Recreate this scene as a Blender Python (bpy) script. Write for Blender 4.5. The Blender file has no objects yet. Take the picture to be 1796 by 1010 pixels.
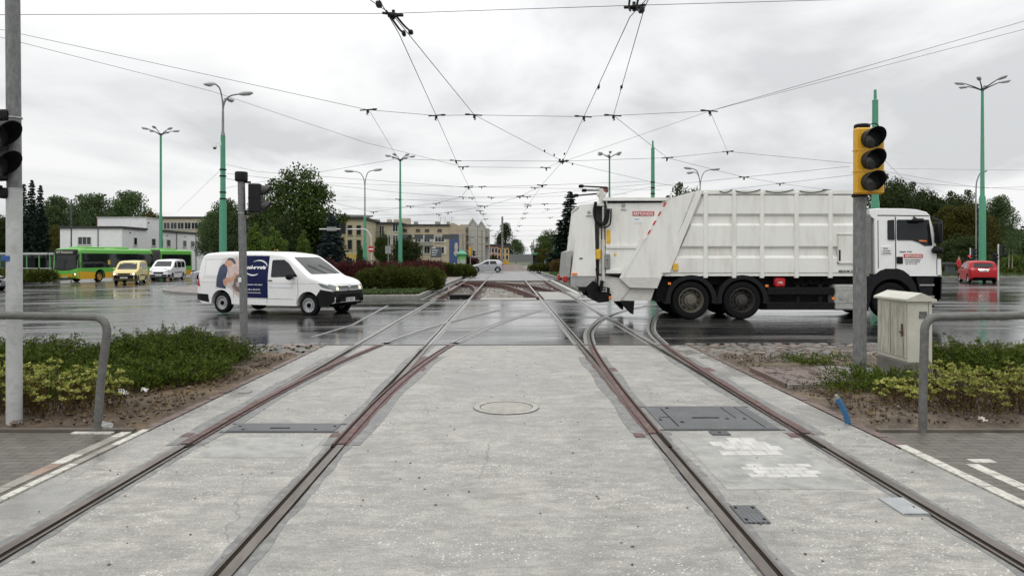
import bpy, bmesh, math, random
import numpy as np
from math import sin, cos, pi, radians, sqrt, atan2
from mathutils import Vector, Matrix
from mathutils.bvhtree import BVHTree

random.seed(7); RNG = np.random.default_rng(11)
S = bpy.context.scene
COL = S.collection

# ---------------------------------------------------------------- camera, sky, sun, exposure
EYE, FPX, VX, HY = 1.74, 1250.0, 888.0, 452.0      # eye height, focal length / vanishing point on the 1796 px photo
cd = bpy.data.cameras.new('camera'); cam = bpy.data.objects.new('camera', cd); COL.objects.link(cam)
cam.location = (0, 0, EYE); cam.rotation_euler = (radians(90), 0, 0)
cd.sensor_width = 36; cd.lens = FPX / 1796 * 36
cd.shift_x = (898 - VX) / 1796; cd.shift_y = -(505 - HY) / 1796
cd.clip_start = 0.1; cd.clip_end = 3000
S.camera = cam

SUN_EL, SUN_AZ = radians(52), radians(200)
W = bpy.data.worlds.new("World"); S.world = W; W.use_nodes = True
def world():
    nt = W.node_tree; N = nt.nodes; L = nt.links
    bg = N['Background']
    sky = N.new('ShaderNodeTexSky'); sky.sky_type = 'NISHITA'; sky.sun_disc = False
    sky.sun_elevation = SUN_EL; sky.sun_rotation = SUN_AZ
    tc = N.new('ShaderNodeTexCoord'); sep = N.new('ShaderNodeSeparateXYZ'); L.new(tc.outputs['Generated'], sep.inputs[0])
    def math_(op, a, b=None, c=None):
        n = N.new('ShaderNodeMath'); n.operation = op
        for i, v in enumerate((a, b, c)):
            if v is None: continue
            if isinstance(v, (int, float)): n.inputs[i].default_value = v
            else: L.new(v, n.inputs[i])
        return n.outputs[0]
    z = math_('MAXIMUM', sep.outputs[2], 0.0); zz = math_('ADD', z, 0.22)
    u = math_('DIVIDE', sep.outputs[0], zz); v = math_('DIVIDE', sep.outputs[1], zz)
    cb = N.new('ShaderNodeCombineXYZ'); L.new(u, cb.inputs[0]); L.new(v, cb.inputs[1])
    n1 = N.new('ShaderNodeTexNoise'); n1.inputs['Scale'].default_value = 1.15; n1.inputs['Detail'].default_value = 7
    n1.inputs['Roughness'].default_value = .52; n1.inputs['Distortion'].default_value = .35
    mp = N.new('ShaderNodeMapping'); mp.inputs['Location'].default_value = (3.1, 1.7, .4); mp.inputs['Scale'].default_value = (1, .8, 1)
    L.new(cb.outputs[0], mp.inputs[0]); L.new(mp.outputs[0], n1.inputs['Vector'])
    rp = N.new('ShaderNodeValToRGB'); L.new(n1.outputs[0], rp.inputs[0])
    e = rp.color_ramp.elements; e[0].position = .38; e[0].color = (.66, .67, .68, 1); e[1].position = .55; e[1].color = (.95, .95, .945, 1)
    m = rp.color_ramp.elements.new(.47); m.color = (.84, .845, .85, 1)
    zen = math_('MULTIPLY_ADD', math_('POWER', z, 2.0), 1.7, 1.0)           # overcast sky: brighter overhead
    mul = N.new('ShaderNodeVectorMath'); mul.operation = 'SCALE'; L.new(rp.outputs[0], mul.inputs[0]); L.new(zen, mul.inputs['Scale'])
    up = N.new('ShaderNodeVectorMath'); up.operation = 'SCALE'; up.inputs['Scale'].default_value = 10.0; L.new(mul.outputs[0], up.inputs[0])
    mx = N.new('ShaderNodeMixRGB'); mx.inputs[0].default_value = .96
    L.new(sky.outputs[0], mx.inputs[1]); L.new(up.outputs[0], mx.inputs[2]); L.new(mx.outputs[0], bg.inputs[0])
    bg.inputs[1].default_value = 0.10
world()
sl = bpy.data.lights.new('sun', 'SUN'); sl.energy = 0.5; sl.angle = radians(25); sl.color = (1, .97, .93)
sun = bpy.data.objects.new('sun', sl); COL.objects.link(sun)
sun.rotation_euler = (pi/2 - SUN_EL, 0, radians(-20))
S.view_settings.view_transform = 'Standard'; S.view_settings.look = 'None'
S.view_settings.exposure = 0.0; S.view_settings.gamma = 1.0
S.cycles.max_bounces = 6; S.cycles.transparent_max_bounces = 8

# ---------------------------------------------------------------- ground height and photo helpers
def gz(x):
    return -0.0125 * min(max(0.0, -4 - x), 36)
def pt(px, py):                      # ground point seen at a photo pixel
    z = 0.0
    for _ in range(8):
        y = FPX * (EYE - z) / (py - HY); x = (px - VX) * y / FPX; z = gz(x)
    return x, y
def X_at(px, Y): return (px - VX) * Y / FPX
def Z_at(py, Y): return EYE + (HY - py) * Y / FPX

# ---------------------------------------------------------------- materials
MATS = {}
def nodes_of(name):
    m = bpy.data.materials.new(name); m.use_nodes = True
    return m, m.node_tree.nodes, m.node_tree.links, m.node_tree.nodes['Principled BSDF']
def coords(N, L, scale=(1, 1, 1), space='Object', rot=(0, 0, 0)):
    tc = N.new('ShaderNodeTexCoord'); mp = N.new('ShaderNodeMapping')
    mp.inputs['Scale'].default_value = scale; mp.inputs['Rotation'].default_value = rot
    L.new(tc.outputs[space], mp.inputs[0]); return mp.outputs[0]
def noise(N, L, vec, scale, detail=5, rough=.55, dist=0):
    n = N.new('ShaderNodeTexNoise'); n.inputs['Scale'].default_value = scale; n.inputs['Detail'].default_value = detail
    n.inputs['Roughness'].default_value = rough; n.inputs['Distortion'].default_value = dist
    if vec is not None: L.new(vec, n.inputs['Vector'])
    return n.outputs[0]
def ramp(N, L, fac, stops):
    r = N.new('ShaderNodeValToRGB'); L.new(fac, r.inputs[0]); e = r.color_ramp.elements
    while len(e) < len(stops): e.new(.5)
    for el, (p, c) in zip(e, stops):
        el.position = p; el.color = (c, c, c, 1) if isinstance(c, (int, float)) else (*c, 1)
    return r.outputs[0]
def mixc(N, L, fac, a, b, mode='MIX'):
    m = N.new('ShaderNodeMixRGB'); m.blend_type = mode
    for i, v in enumerate((fac, a, b)):
        if isinstance(v, (int, float)): m.inputs[i].default_value = v if i == 0 else (v, v, v, 1)
        elif isinstance(v, tuple): m.inputs[i].default_value = (*v, 1)
        else: L.new(v, m.inputs[i])
    return m.outputs[0]
def bump(N, L, P, h, strength=.3, dist=.02):
    b = N.new('ShaderNodeBump'); b.inputs['Strength'].default_value = strength; b.inputs['Distance'].default_value = dist
    L.new(h, b.inputs['Height']); L.new(b.outputs[0], P.inputs['Normal'])
def mat(name, col, rough=.55, metal=0, var=.15, scale=6, bmp=0, coat=0, dirt=None, emit=0, stretch=(1, 1, 1), spec=None):
    """plain procedural material: base colour broken up by two noises, roughness variation, optional bump / dirt / emission"""
    if name in MATS: return MATS[name]
    m, N, L, P = nodes_of(name)
    v = coords(N, L, stretch)
    n = noise(N, L, v, scale); n2 = noise(N, L, v, scale * 9, 3)
    lo = tuple(c * (1 - var) for c in col); hi = tuple(min(1, c * (1 + var)) for c in col)
    c = ramp(N, L, n, [(.3, lo), (.7, hi)])
    if dirt:
        c = mixc(N, L, ramp(N, L, noise(N, L, v, scale * 2.3, 6, .65), [(.48, 0.0), (.75, dirt[1])]), c, dirt[0])
    L.new(c, P.inputs['Base Color'])
    L.new(ramp(N, L, n2, [(.25, max(.02, rough * .8)), (.75, min(1, rough * 1.2))]), P.inputs['Roughness'])
    P.inputs['Metallic'].default_value = metal
    P.inputs['Specular IOR Level'].default_value = (.22 if max(col) < .06 and rough > .3 else .5) if spec is None else spec
    if coat: P.inputs['Coat Weight'].default_value = coat; P.inputs['Coat Roughness'].default_value = .06
    if bmp: bump(N, L, P, n2, bmp, .01)
    if emit:
        P.inputs['Emission Color'].default_value = (*col, 1); P.inputs['Emission Strength'].default_value = emit
    MATS[name] = m; return m
def leaf_mat(name, c1, c2, rough=.5, trans=.25, dead=None):
    if name in MATS: return MATS[name]
    m, N, L, P = nodes_of(name)
    g = N.new('ShaderNodeNewGeometry'); oi = N.new('ShaderNodeObjectInfo')
    n = noise(N, L, coords(N, L), .35, 3)
    a = N.new('ShaderNodeMath'); a.operation = 'MULTIPLY_ADD'; a.inputs[1].default_value = .65
    L.new(g.outputs['Random Per Island'], a.inputs[0])
    b = N.new('ShaderNodeMath'); b.operation = 'MULTIPLY'; b.inputs[1].default_value = .5; L.new(n, b.inputs[0]); L.new(b.outputs[0], a.inputs[2])
    st = [(.15, c1), (.9, c2)]
    if dead: st = [(.12, dead), (.2, c1), (.9, c2)]
    c = ramp(N, L, a.outputs[0], st)
    h = N.new('ShaderNodeHueSaturation'); L.new(c, h.inputs['Color'])
    r = N.new('ShaderNodeMapRange'); r.inputs[3].default_value = .8; r.inputs[4].default_value = 1.2; L.new(oi.outputs['Random'], r.inputs[0]); L.new(r.outputs[0], h.inputs['Value'])
    L.new(h.outputs[0], P.inputs['Base Color']); P.inputs['Roughness'].default_value = rough; P.inputs['Specular IOR Level'].default_value = .06
    if trans:
        t = N.new('ShaderNodeBsdfTranslucent'); L.new(h.outputs[0], t.inputs[0])
        ms = N.new('ShaderNodeMixShader'); ms.inputs[0].default_value = trans
        L.new(P.outputs[0], ms.inputs[1]); L.new(t.outputs[0], ms.inputs[2]); L.new(ms.outputs[0], N['Material Output'].inputs[0])
    MATS[name] = m; return m

def m_asphalt():
    m, N, L, P = nodes_of('wet_asphalt')
    vx = coords(N, L, (.13, .75, 1)); vf = coords(N, L)
    streak = noise(N, L, vx, 1.0, 8, .64, .5)
    fine = noise(N, L, coords(N, L, (.35, 4.5, 1)), 1.0, 6, .62)
    grit = noise(N, L, vf, 160, 2)
    patch = noise(N, L, vf, .11, 4)
    s = mixc(N, L, .42, streak, fine)
    c = ramp(N, L, s, [(.42, (.014, .014, .015)), (.58, (.046, .045, .043))])
    c = mixc(N, L, ramp(N, L, grit, [(.5, 0.0), (.75, .35)]), c, (.10, .098, .092))
    L.new(c, P.inputs['Base Color'])
    s2 = mixc(N, L, .3, s, patch)
    L.new(ramp(N, L, s2, [(.41, .04), (.49, .12), (.55, .28), (.62, .52)]), P.inputs['Roughness'])
    P.inputs['IOR'].default_value = 1.5
    mixh = mixc(N, L, .5, grit, noise(N, L, coords(N, L, (.5, 7, 1)), 1.6, 4))
    bump(N, L, P, mixh, .17, .004)
    MATS['asphalt'] = m; return m
def m_concrete():
    m, N, L, P = nodes_of('track_concrete')
    v = coords(N, L)
    big = noise(N, L, v, .55, 6, .6, .4); mid = noise(N, L, coords(N, L, (1, 2.6, 1)), 3.2, 8, .68, .3)
    broom = noise(N, L, coords(N, L, (2.2, 26, 1)), 2.0, 5, .65)
    fine = noise(N, L, v, 190, 3, .7)
    c = ramp(N, L, big, [(.32, (.31, .298, .268)), (.5, (.41, .39, .345)), (.66, (.48, .45, .39))])
    c = mixc(N, L, ramp(N, L, mid, [(.42, .7), (.60, 0.0)]), c, (.225, .22, .205))
    c = mixc(N, L, ramp(N, L, broom, [(.35, .2), (.6, 0.0)]), c, (.19, .187, .178))
    c = mixc(N, L, ramp(N, L, fine, [(.42, .5), (.6, 0.0)]), c, (.15, .15, .142))
    vo = N.new('ShaderNodeTexVoronoi'); vo.inputs['Scale'].default_value = 52; L.new(v, vo.inputs['Vector'])
    rnd = N.new('ShaderNodeSeparateColor'); L.new(vo.outputs['Color'], rnd.inputs[0])
    thr = N.new('ShaderNodeMath'); thr.operation = 'GREATER_THAN'; L.new(rnd.outputs[0], thr.inputs[0]); thr.inputs[1].default_value = .55
    siz = N.new('ShaderNodeMath'); siz.operation = 'MULTIPLY'; siz.inputs[1].default_value = .42; L.new(rnd.outputs[1], siz.inputs[0])
    spot = N.new('ShaderNodeMath'); spot.operation = 'LESS_THAN'; L.new(vo.outputs['Distance'], spot.inputs[0]); L.new(siz.outputs[0], spot.inputs[1])
    k = N.new('ShaderNodeMath'); k.operation = 'MULTIPLY'; L.new(thr.outputs[0], k.inputs[0]); L.new(spot.outputs[0], k.inputs[1])
    k2 = mixc(N, L, 1.0, k.outputs[0], ramp(N, L, noise(N, L, v, 1.1, 5, .65), [(.42, .1), (.56, 1.0)]), 'MULTIPLY')
    c = mixc(N, L, k2, c, (.58, .565, .52))
    # thin cracks and dark dots
    vo2 = N.new('ShaderNodeTexVoronoi'); vo2.inputs['Scale'].default_value = 5.5; L.new(v, vo2.inputs['Vector'])
    dots = ramp(N, L, vo2.outputs['Distance'], [(.03, .8), (.055, 0.0)])
    c = mixc(N, L, dots, c, (.10, .10, .095))
    blot = noise(N, L, coords(N, L, (1, 1.5, 1)), 2.1, 9, .72, .6); c = mixc(N, L, 1.0, c, ramp(N, L, blot, [(.34, .80), (.5, .97), (.66, 1.14)]), 'MULTIPLY')
    c = mixc(N, L, 1.0, c, ramp(N, L, noise(N, L, coords(N, L, (4, 6.5, 1)), 2.4, 8, .75), [(.32, .84), (.66, 1.14)]), 'MULTIPLY')
    c = mixc(N, L, 1.0, c, ramp(N, L, noise(N, L, v, 62, 4, .75), [(.33, .74), (.5, 1.0), (.68, 1.22)]), 'MULTIPLY')
    cv = N.new('ShaderNodeTexVoronoi'); cv.feature = 'DISTANCE_TO_EDGE'; cv.inputs['Scale'].default_value = .42
    wv = N.new('ShaderNodeMixRGB'); wv.blend_type = 'ADD'; wv.inputs[0].default_value = .35; nz = N.new('ShaderNodeTexNoise'); nz.inputs['Scale'].default_value = 2.2; nz.inputs['Detail'].default_value = 7; L.new(v, nz.inputs['Vector']); L.new(v, wv.inputs[1]); L.new(nz.outputs['Color'], wv.inputs[2]); L.new(wv.outputs[0], cv.inputs['Vector'])
    crack = mixc(N, L, 1.0, ramp(N, L, cv.outputs['Distance'], [(.0015, .75), (.004, 0.0)]), ramp(N, L, noise(N, L, v, .6, 3), [(.47, 0.0), (.55, 1.0)]), 'MULTIPLY')
    c = mixc(N, L, crack, c, (.13, .125, .115))
    drip = ramp(N, L, noise(N, L, coords(N, L, (1.3, .5, 1)), 2.6, 6, .6), [(.60, 0.0), (.70, .45)]); c = mixc(N, L, drip, c, (.20, .19, .165))
    sx = N.new('ShaderNodeSeparateXYZ'); L.new(v, sx.inputs[0]); ab = N.new('ShaderNodeMath'); ab.operation = 'ABSOLUTE'; L.new(sx.outputs[0], ab.inputs[0])
    edge = N.new('ShaderNodeMapRange'); edge.inputs[1].default_value = 2.75; edge.inputs[2].default_value = 3.5; edge.inputs[3].default_value = -.12; edge.inputs[4].default_value = .10; L.new(ab.outputs[0], edge.inputs[0])
    wn = N.new('ShaderNodeMath'); wn.operation = 'ADD'; L.new(noise(N, L, coords(N, L, (1, .55, 1)), 1.3, 6, .6), wn.inputs[0]); L.new(edge.outputs[0], wn.inputs[1])
    wet = ramp(N, L, wn.outputs[0], [(.53, 0.0), (.62, 1.0)])                  # rain water still standing along the slab edges
    c = mixc(N, L, mixc(N, L, 1.0, wet, (.55, .55, .55), 'MULTIPLY'), c, (.17, .168, .155))
    L.new(c, P.inputs['Base Color'])
    L.new(mixc(N, L, wet, ramp(N, L, mixc(N, L, .4, mid, big), [(.38, .34), (.6, .66)]), (.10, .10, .10)), P.inputs['Roughness'])
    bump(N, L, P, mixc(N, L, .5, fine, broom), .35, .004)
    MATS['concrete'] = m; return m
def m_bricks(name, c1, c2, mortar, bw, bh, gap=.008, rot=0, rough=.5, off=.5):
    m, N, L, P = nodes_of(name)
    b = N.new('ShaderNodeTexBrick'); L.new(coords(N, L, rot=(0, 0, rot)), b.inputs['Vector'])
    b.inputs['Color1'].default_value = (*c1, 1); b.inputs['Color2'].default_value = (*c2, 1); b.inputs['Mortar'].default_value = (*mortar, 1)
    b.inputs['Scale'].default_value = 1; b.inputs['Mortar Size'].default_value = gap; b.inputs['Brick Width'].default_value = bw; b.inputs['Row Height'].default_value = bh
    b.inputs['Mortar Smooth'].default_value = .3; b.offset = off
    v = coords(N, L); n = noise(N, L, v, 3, 6, .65); f = noise(N, L, v, 90, 3)
    c = mixc(N, L, 1.0, b.outputs[0], ramp(N, L, n, [(.3, .72), (.7, 1.2)]), 'MULTIPLY')
    c = mixc(N, L, 1.0, c, ramp(N, L, f, [(.3, .8), (.7, 1.15)]), 'MULTIPLY')
    L.new(c, P.inputs['Base Color']); L.new(ramp(N, L, n, [(.35, rough * .6), (.65, rough * 1.3)]), P.inputs['Roughness'])
    h = mixc(N, L, .25, b.outputs['Fac'], f); iv = N.new('ShaderNodeInvert'); L.new(h, iv.inputs['Color'])
    bump(N, L, P, iv.outputs[0], .6, .006)
    return m
def m_soil(name, a, b, c):
    m, N, L, P = nodes_of(name)
    v = coords(N, L); n = noise(N, L, v, 1.4, 8, .65, .4); f = noise(N, L, v, 38, 6, .7)
    k = ramp(N, L, n, [(.3, a), (.5, b), (.68, c)])
    k = mixc(N, L, 1.0, k, ramp(N, L, f, [(.3, .45), (.55, 1.0), (.75, 1.5)]), 'MULTIPLY')
    L.new(k, P.inputs['Base Color']); P.inputs['Roughness'].default_value = .85
    bump(N, L, P, f, .9, .03); return m
def m_cobble(name, scale, cols, gapc):
    m, N, L, P = nodes_of(name)
    v = coords(N, L, (1, 1, .2))
    vo = N.new('ShaderNodeTexVoronoi'); vo.inputs['Scale'].default_value = scale; L.new(v, vo.inputs['Vector'])
    ve = N.new('ShaderNodeTexVoronoi'); ve.feature = 'DISTANCE_TO_EDGE'; ve.inputs['Scale'].default_value = scale; L.new(v, ve.inputs['Vector'])
    sc = N.new('ShaderNodeSeparateColor'); L.new(vo.outputs['Color'], sc.inputs[0])
    c = ramp(N, L, sc.outputs[0], [(i / max(1, len(cols) - 1), k) for i, k in enumerate(cols)])
    c = mixc(N, L, ramp(N, L, ve.outputs['Distance'], [(.03, 1.0), (.12, 0.0)]), c, gapc)
    L.new(c, P.inputs['Base Color']); P.inputs['Roughness'].default_value = .42
    bump(N, L, P, ramp(N, L, ve.outputs['Distance'], [(0, 0.0), (.3, 1.0)]), .9, .04)
    return m
def m_checker_plate():
    m, N, L, P = nodes_of('chequer_plate')
    v = coords(N, L, (1, 1, 1), rot=(0, 0, .78))
    w = N.new('ShaderNodeTexBrick'); L.new(v, w.inputs['Vector']); w.inputs['Scale'].default_value = 1
    w.inputs['Brick Width'].default_value = .05; w.inputs['Row Height'].default_value = .022; w.inputs['Mortar Size'].default_value = .007
    n = noise(N, L, coords(N, L), 4, 6)
    c = mixc(N, L, w.outputs['Fac'], (.19, .195, .20), (.085, .09, .095))
    c = mixc(N, L, 1.0, c, ramp(N, L, n, [(.3, .7), (.7, 1.25)]), 'MULTIPLY')
    L.new(c, P.inputs['Base Color']); P.inputs['Metallic'].default_value = .6
    L.new(ramp(N, L, n, [(.35, .3), (.65, .55)]), P.inputs['Roughness'])
    iv = N.new('ShaderNodeInvert'); L.new(w.outputs['Fac'], iv.inputs['Color']); bump(N, L, P, iv.outputs[0], .8, .005)
    return m

# ---------------------------------------------------------------- mesh builder
class MB:
    def __init__(s): s.v = []; s.f = []; s.m = []
    def add(s, v, f, m=0):
        o = len(s.v); s.v += [tuple(p) for p in v]; s.f += [tuple(i + o for i in q) for q in f]; s.m += [m] * len(f); return s
    def box(s, c, d, m=0, rz=0, bev=0):
        x, y, z = (k / 2 for k in d); co, si = cos(rz), sin(rz)
        if bev:                                            # box with chamfered edges
            b = min(bev, x * .9, y * .9, z * .9); v = []; 
            for sx in (-1, 1):
                for sy in (-1, 1):
                    for sz in (-1, 1):
                        v += [(sx * x, sy * (y - b), sz * (z - b)), (sx * (x - b), sy * y, sz * (z - b)), (sx * (x - b), sy * (y - b), sz * z)]
            bm = bmesh.new()
            for p in v: bm.verts.new(p)
            r = bmesh.ops.convex_hull(bm, input=bm.verts); bmesh.ops.dissolve_limit(bm, angle_limit=.01, verts=bm.verts, edges=bm.edges)
            bm.verts.index_update()
            vv = [tuple(p.co) for p in bm.verts]; ff = [tuple(q.index for q in f.verts) for f in bm.faces]; bm.free()
        else:
            vv = [(a * x, b * y, g * z) for a in (-1, 1) for b in (-1, 1) for g in (-1, 1)]
            ff = [(0, 1, 3, 2), (4, 6, 7, 5), (0, 4, 5, 1), (2, 3, 7, 6), (0, 2, 6, 4), (1, 5, 7, 3)]
        return s.add([(c[0] + p[0] * co - p[1] * si, c[1] + p[0] * si + p[1] * co, c[2] + p[2]) for p in vv], ff, m)
    def bx(s, x0, x1, y0, y1, z0, z1, m=0, bev=0):
        return s.box(((x0 + x1) / 2, (y0 + y1) / 2, (z0 + z1) / 2), (abs(x1 - x0), abs(y1 - y0), abs(z1 - z0)), m, 0, bev)
    def cyl(s, p0, p1, r0, r1=None, n=12, m=0, caps=True): return s.tube([p0, p1], [r0, r0 if r1 is None else r1], n, m, caps)
    def tube(s, pts, r, n=8, m=0, caps=True):
        P = [Vector(p) for p in pts]; k = len(P)
        if isinstance(r, (int, float)): r = [r] * k
        rings = []; ref = None
        for i in range(k):
            t = (P[min(i + 1, k - 1)] - P[max(i - 1, 0)]); t = t.normalized() if t.length > 1e-9 else Vector((0, 0, 1))
            if ref is None: ref = Vector((0, 0, 1)) if abs(t.z) < .9 else Vector((1, 0, 0))
            a = (ref - t * ref.dot(t)).normalized(); ref = a; b = t.cross(a)
            rings.append([P[i] + (a * cos(2 * pi * j / n) + b * sin(2 * pi * j / n)) * r[i] for j in range(n)])
        v = [q for g in rings for q in g]
        f = [(i * n + j, i * n + (j + 1) % n, (i + 1) * n + (j + 1) % n, (i + 1) * n + j) for i in range(k - 1) for j in range(n)]
        if caps: f += [tuple(range(n))[::-1], tuple(range((k - 1) * n, k * n))]
        return s.add(v, f, m)
    def lathe(s, prof, o=(0, 0, 0), ax='z', n=20, m=0):
        k = len(prof); v = []
        for r, h in prof:
            for j in range(n):
                a = 2 * pi * j / n; p = {'z': (r * cos(a), r * sin(a), h), 'y': (r * cos(a), h, r * sin(a)), 'x': (h, r * cos(a), r * sin(a))}[ax]
                v.append((o[0] + p[0], o[1] + p[1], o[2] + p[2]))
        f = [(i * n + j, i * n + (j + 1) % n, (i + 1) * n + (j + 1) % n, (i + 1) * n + j) for i in range(k - 1) for j in range(n)]
        return s.add(v, f, m)
    def prism(s, poly, vec, m=0):                           # 3D polygon swept along a vector
        k = len(poly); v = [tuple(p) for p in poly] + [(p[0] + vec[0], p[1] + vec[1], p[2] + vec[2]) for p in poly]
        f = [tuple(range(k))[::-1], tuple(range(k, 2 * k))] + [(i, (i + 1) % k, k + (i + 1) % k, k + i) for i in range(k)]
        return s.add(v, f, m)
    def pxz(s, poly, y0, y1, m=0): return s.prism([(x, y0, z) for x, z in poly], (0, y1 - y0, 0), m)
    def pyz(s, poly, x0, x1, m=0): return s.prism([(x0, y, z) for y, z in poly], (x1 - x0, 0, 0), m)
    def pxy(s, poly, z0, z1, m=0): return s.prism([(x, y, z0) for x, y in poly], (0, 0, z1 - z0), m)
    def ell(s, c, r, m=0, nu=12, nv=8):
        v = [(c[0] + r[0] * sin(pi * i / nv) * cos(2 * pi * j / nu), c[1] + r[1] * sin(pi * i / nv) * sin(2 * pi * j / nu), c[2] + r[2] * cos(pi * i / nv)) for i in range(nv + 1) for j in range(nu)]
        f = [(i * nu + j, (i + 1) * nu + j, (i + 1) * nu + (j + 1) % nu, i * nu + (j + 1) % nu) for i in range(nv) for j in range(nu)]
        return s.add(v, f, m)
    def build(s, name, mats, parent=None, smooth=35):
        me = bpy.data.meshes.new(name); me.from_pydata(s.v, [], s.f)
        for k in (mats if isinstance(mats, (list, tuple)) else [mats]): me.materials.append(k)
        if len(me.materials) > 1: me.polygons.foreach_set('material_index', s.m)
        bm = bmesh.new(); bm.from_mesh(me); bmesh.ops.recalc_face_normals(bm, faces=bm.faces); bm.to_mesh(me); bm.free()
        if smooth:
            me.polygons.foreach_set('use_smooth', [True] * len(me.polygons)); me.set_sharp_from_angle(angle=radians(smooth))
        o = bpy.data.objects.new(name, me); COL.objects.link(o)
        if parent: o.parent = parent
        return o
def tag(o, label=None, cat=None, group=None, kind=None):
    if label: o['label'] = label
    if cat: o['category'] = cat
    if group: o['group'] = group
    if kind: o['kind'] = kind
    return o
def thing(name, label, cat, loc=(0, 0, 0), rz=0, group=None):
    o = bpy.data.objects.new(name, None); COL.objects.link(o); o.empty_display_size = .2
    o.location = loc; o.rotation_euler = (0, 0, rz); return tag(o, label, cat, group)
def struct(o): o['kind'] = 'structure'; return o
def dup(root, loc, rz=0, label=None, scale=None, group=None):
    def cp(o, par):
        c = o.copy(); COL.objects.link(c)
        if par: c.parent = par
        for ch in kids.get(o, []): cp(ch, c)
        return c
    kids = {}
    for o in list(root.children_recursive): kids.setdefault(o.parent, []).append(o)
    r = cp(root, None); r.location = loc; r.rotation_euler = (0, 0, rz)
    if label: r['label'] = label
    if group: r['group'] = group
    if scale: r.scale = scale
    return r
def lathe_path(pts, n=8):                                   # smooth (Catmull-Rom) polyline through points
    P = [Vector(p) for p in pts]; out = []
    for i in range(len(P) - 1):
        a, b, c, d = P[max(i - 1, 0)], P[i], P[i + 1], P[min(i + 2, len(P) - 1)]
        for k in range(n):
            t = k / n
            out.append(.5 * ((2 * b) + (c - a) * t + (2 * a - 5 * b + 4 * c - d) * t * t + (3 * b - a - 3 * c + d) * t ** 3))
    out.append(P[-1]); return out
def text_mesh(txt, h, bold=.0, spacing=1.0):
    cu = bpy.data.curves.new('t', 'FONT'); cu.body = txt; cu.size = h * 1.38; cu.offset = bold; cu.space_character = spacing; cu.resolution_u = 3
    o = bpy.data.objects.new('t', cu); COL.objects.link(o)
    dg = bpy.context.evaluated_depsgraph_get(); me = bpy.data.meshes.new_from_object(o.evaluated_get(dg))
    v = [(p.co.x, p.co.y) for p in me.vertices]; f = [tuple(q.vertices) for q in me.polygons]
    bpy.data.objects.remove(o); bpy.data.curves.remove(cu); bpy.data.meshes.remove(me)
    x0 = min(p[0] for p in v); x1 = max(p[0] for p in v)
    return [(p[0] - x0, p[1]) for p in v], f, x1 - x0

# common materials
BLACK = mat('black_plastic', (.009, .009, .010), .5, spec=.15); RUBBER = mat('tyre_rubber', (.011, .011, .011), .85, bmp=.3, scale=20, spec=.1)
DARK = mat('dark_underside', (.006, .006, .006), .9, spec=.05); GLASS = mat('dark_glass', (.010, .013, .014), .04, var=.3, scale=2, spec=.4)
GALV = mat('galvanised_steel', (.30, .315, .31), .5, .35, .18, 9, dirt=((.16, .16, .15), .6)); STEEL = mat('steel', (.42, .42, .42), .35, .8)
WHITEP = mat('white_paint', (.76, .765, .75), .35, coat=.3, var=.04); GREENP = mat('green_pole_paint', (.055, .27, .155), .4, var=.12, dirt=((.10, .20, .14), .5))
RAILS = mat('worn_rail_steel', (.16, .135, .115), .32, .75, .35, 8, dirt=((.10, .055, .035), .7), stretch=(1, .25, 1))
RAILSHINE = mat('polished_rail_steel', (.33, .32, .31), .25, .85, .25, 8, stretch=(1, .25, 1))
REDPRIME = mat('red_oxide_primer', (.085, .036, .031), .5, 0, .4, 7, dirt=((.15, .135, .12), 1.0), spec=.3)
GROOVE = mat('groove_dirt', (.024, .020, .016), .9, spec=.05); MORTAR = mat('grey_joint_mortar', (.145, .147, .142), .5, 0, .3, 5, bmp=.3, dirt=((.30, .29, .26), .75))
PALEMORTAR = mat('pale_joint_concrete', (.20, .197, .185), .45, 0, .25, 4, bmp=.3)
LAMPW = mat('lit_headlamp', (1, .85, .62), .2, emit=3.0); CHROME = mat('chrome', (.7, .7, .7), .12, 1)
ORANGE = mat('orange_lens', (.75, .20, .03), .25); REDL = mat('red_lens', (.38, .012, .012), .2)
PLATEW = mat('number_plate_white', (.72, .72, .70), .4, var=.05)
# ---------------------------------------------------------------- ground, roads, track slab
ASPH, CONC = m_asphalt(), m_concrete()
GRASS = mat('grass', (.062, .088, .03), .8, 0, .4, 1.5, bmp=.8, dirt=((.10, .085, .04), .6))
SOIL = m_soil('bed_soil', (.045, .032, .021), (.115, .080, .049), (.20, .145, .088))
SOILR = m_soil('sandy_soil', (.05, .036, .026), (.125, .094, .064), (.25, .19, .125))
KERB = mat('kerb_stone', (.21, .205, .19), .5, 0, .22, 4, bmp=.4, dirt=((.17, .165, .15), .6))
PAVER = m_bricks('brown_grey_pavers', (.092, .080, .066), (.128, .112, .093), (.05, .044, .036), .20, .10, .007, .0, .5)
REDPAVER = m_bricks('red_pavers', (.115, .07, .06), (.155, .10, .085), (.07, .06, .05), .20, .10, .008, 0, .4)
WHITEPAVER = m_bricks('white_painted_pavers', (.64, .635, .60), (.74, .73, .70), (.33, .32, .29), .20, .10, .006, 0, .55)
COBF = m_cobble('island_cobbles', 6.5, [(.13, .11, .10), (.24, .19, .165), (.32, .27, .24), (.19, .17, .165), (.30, .21, .18)], (.07, .06, .05))

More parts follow.
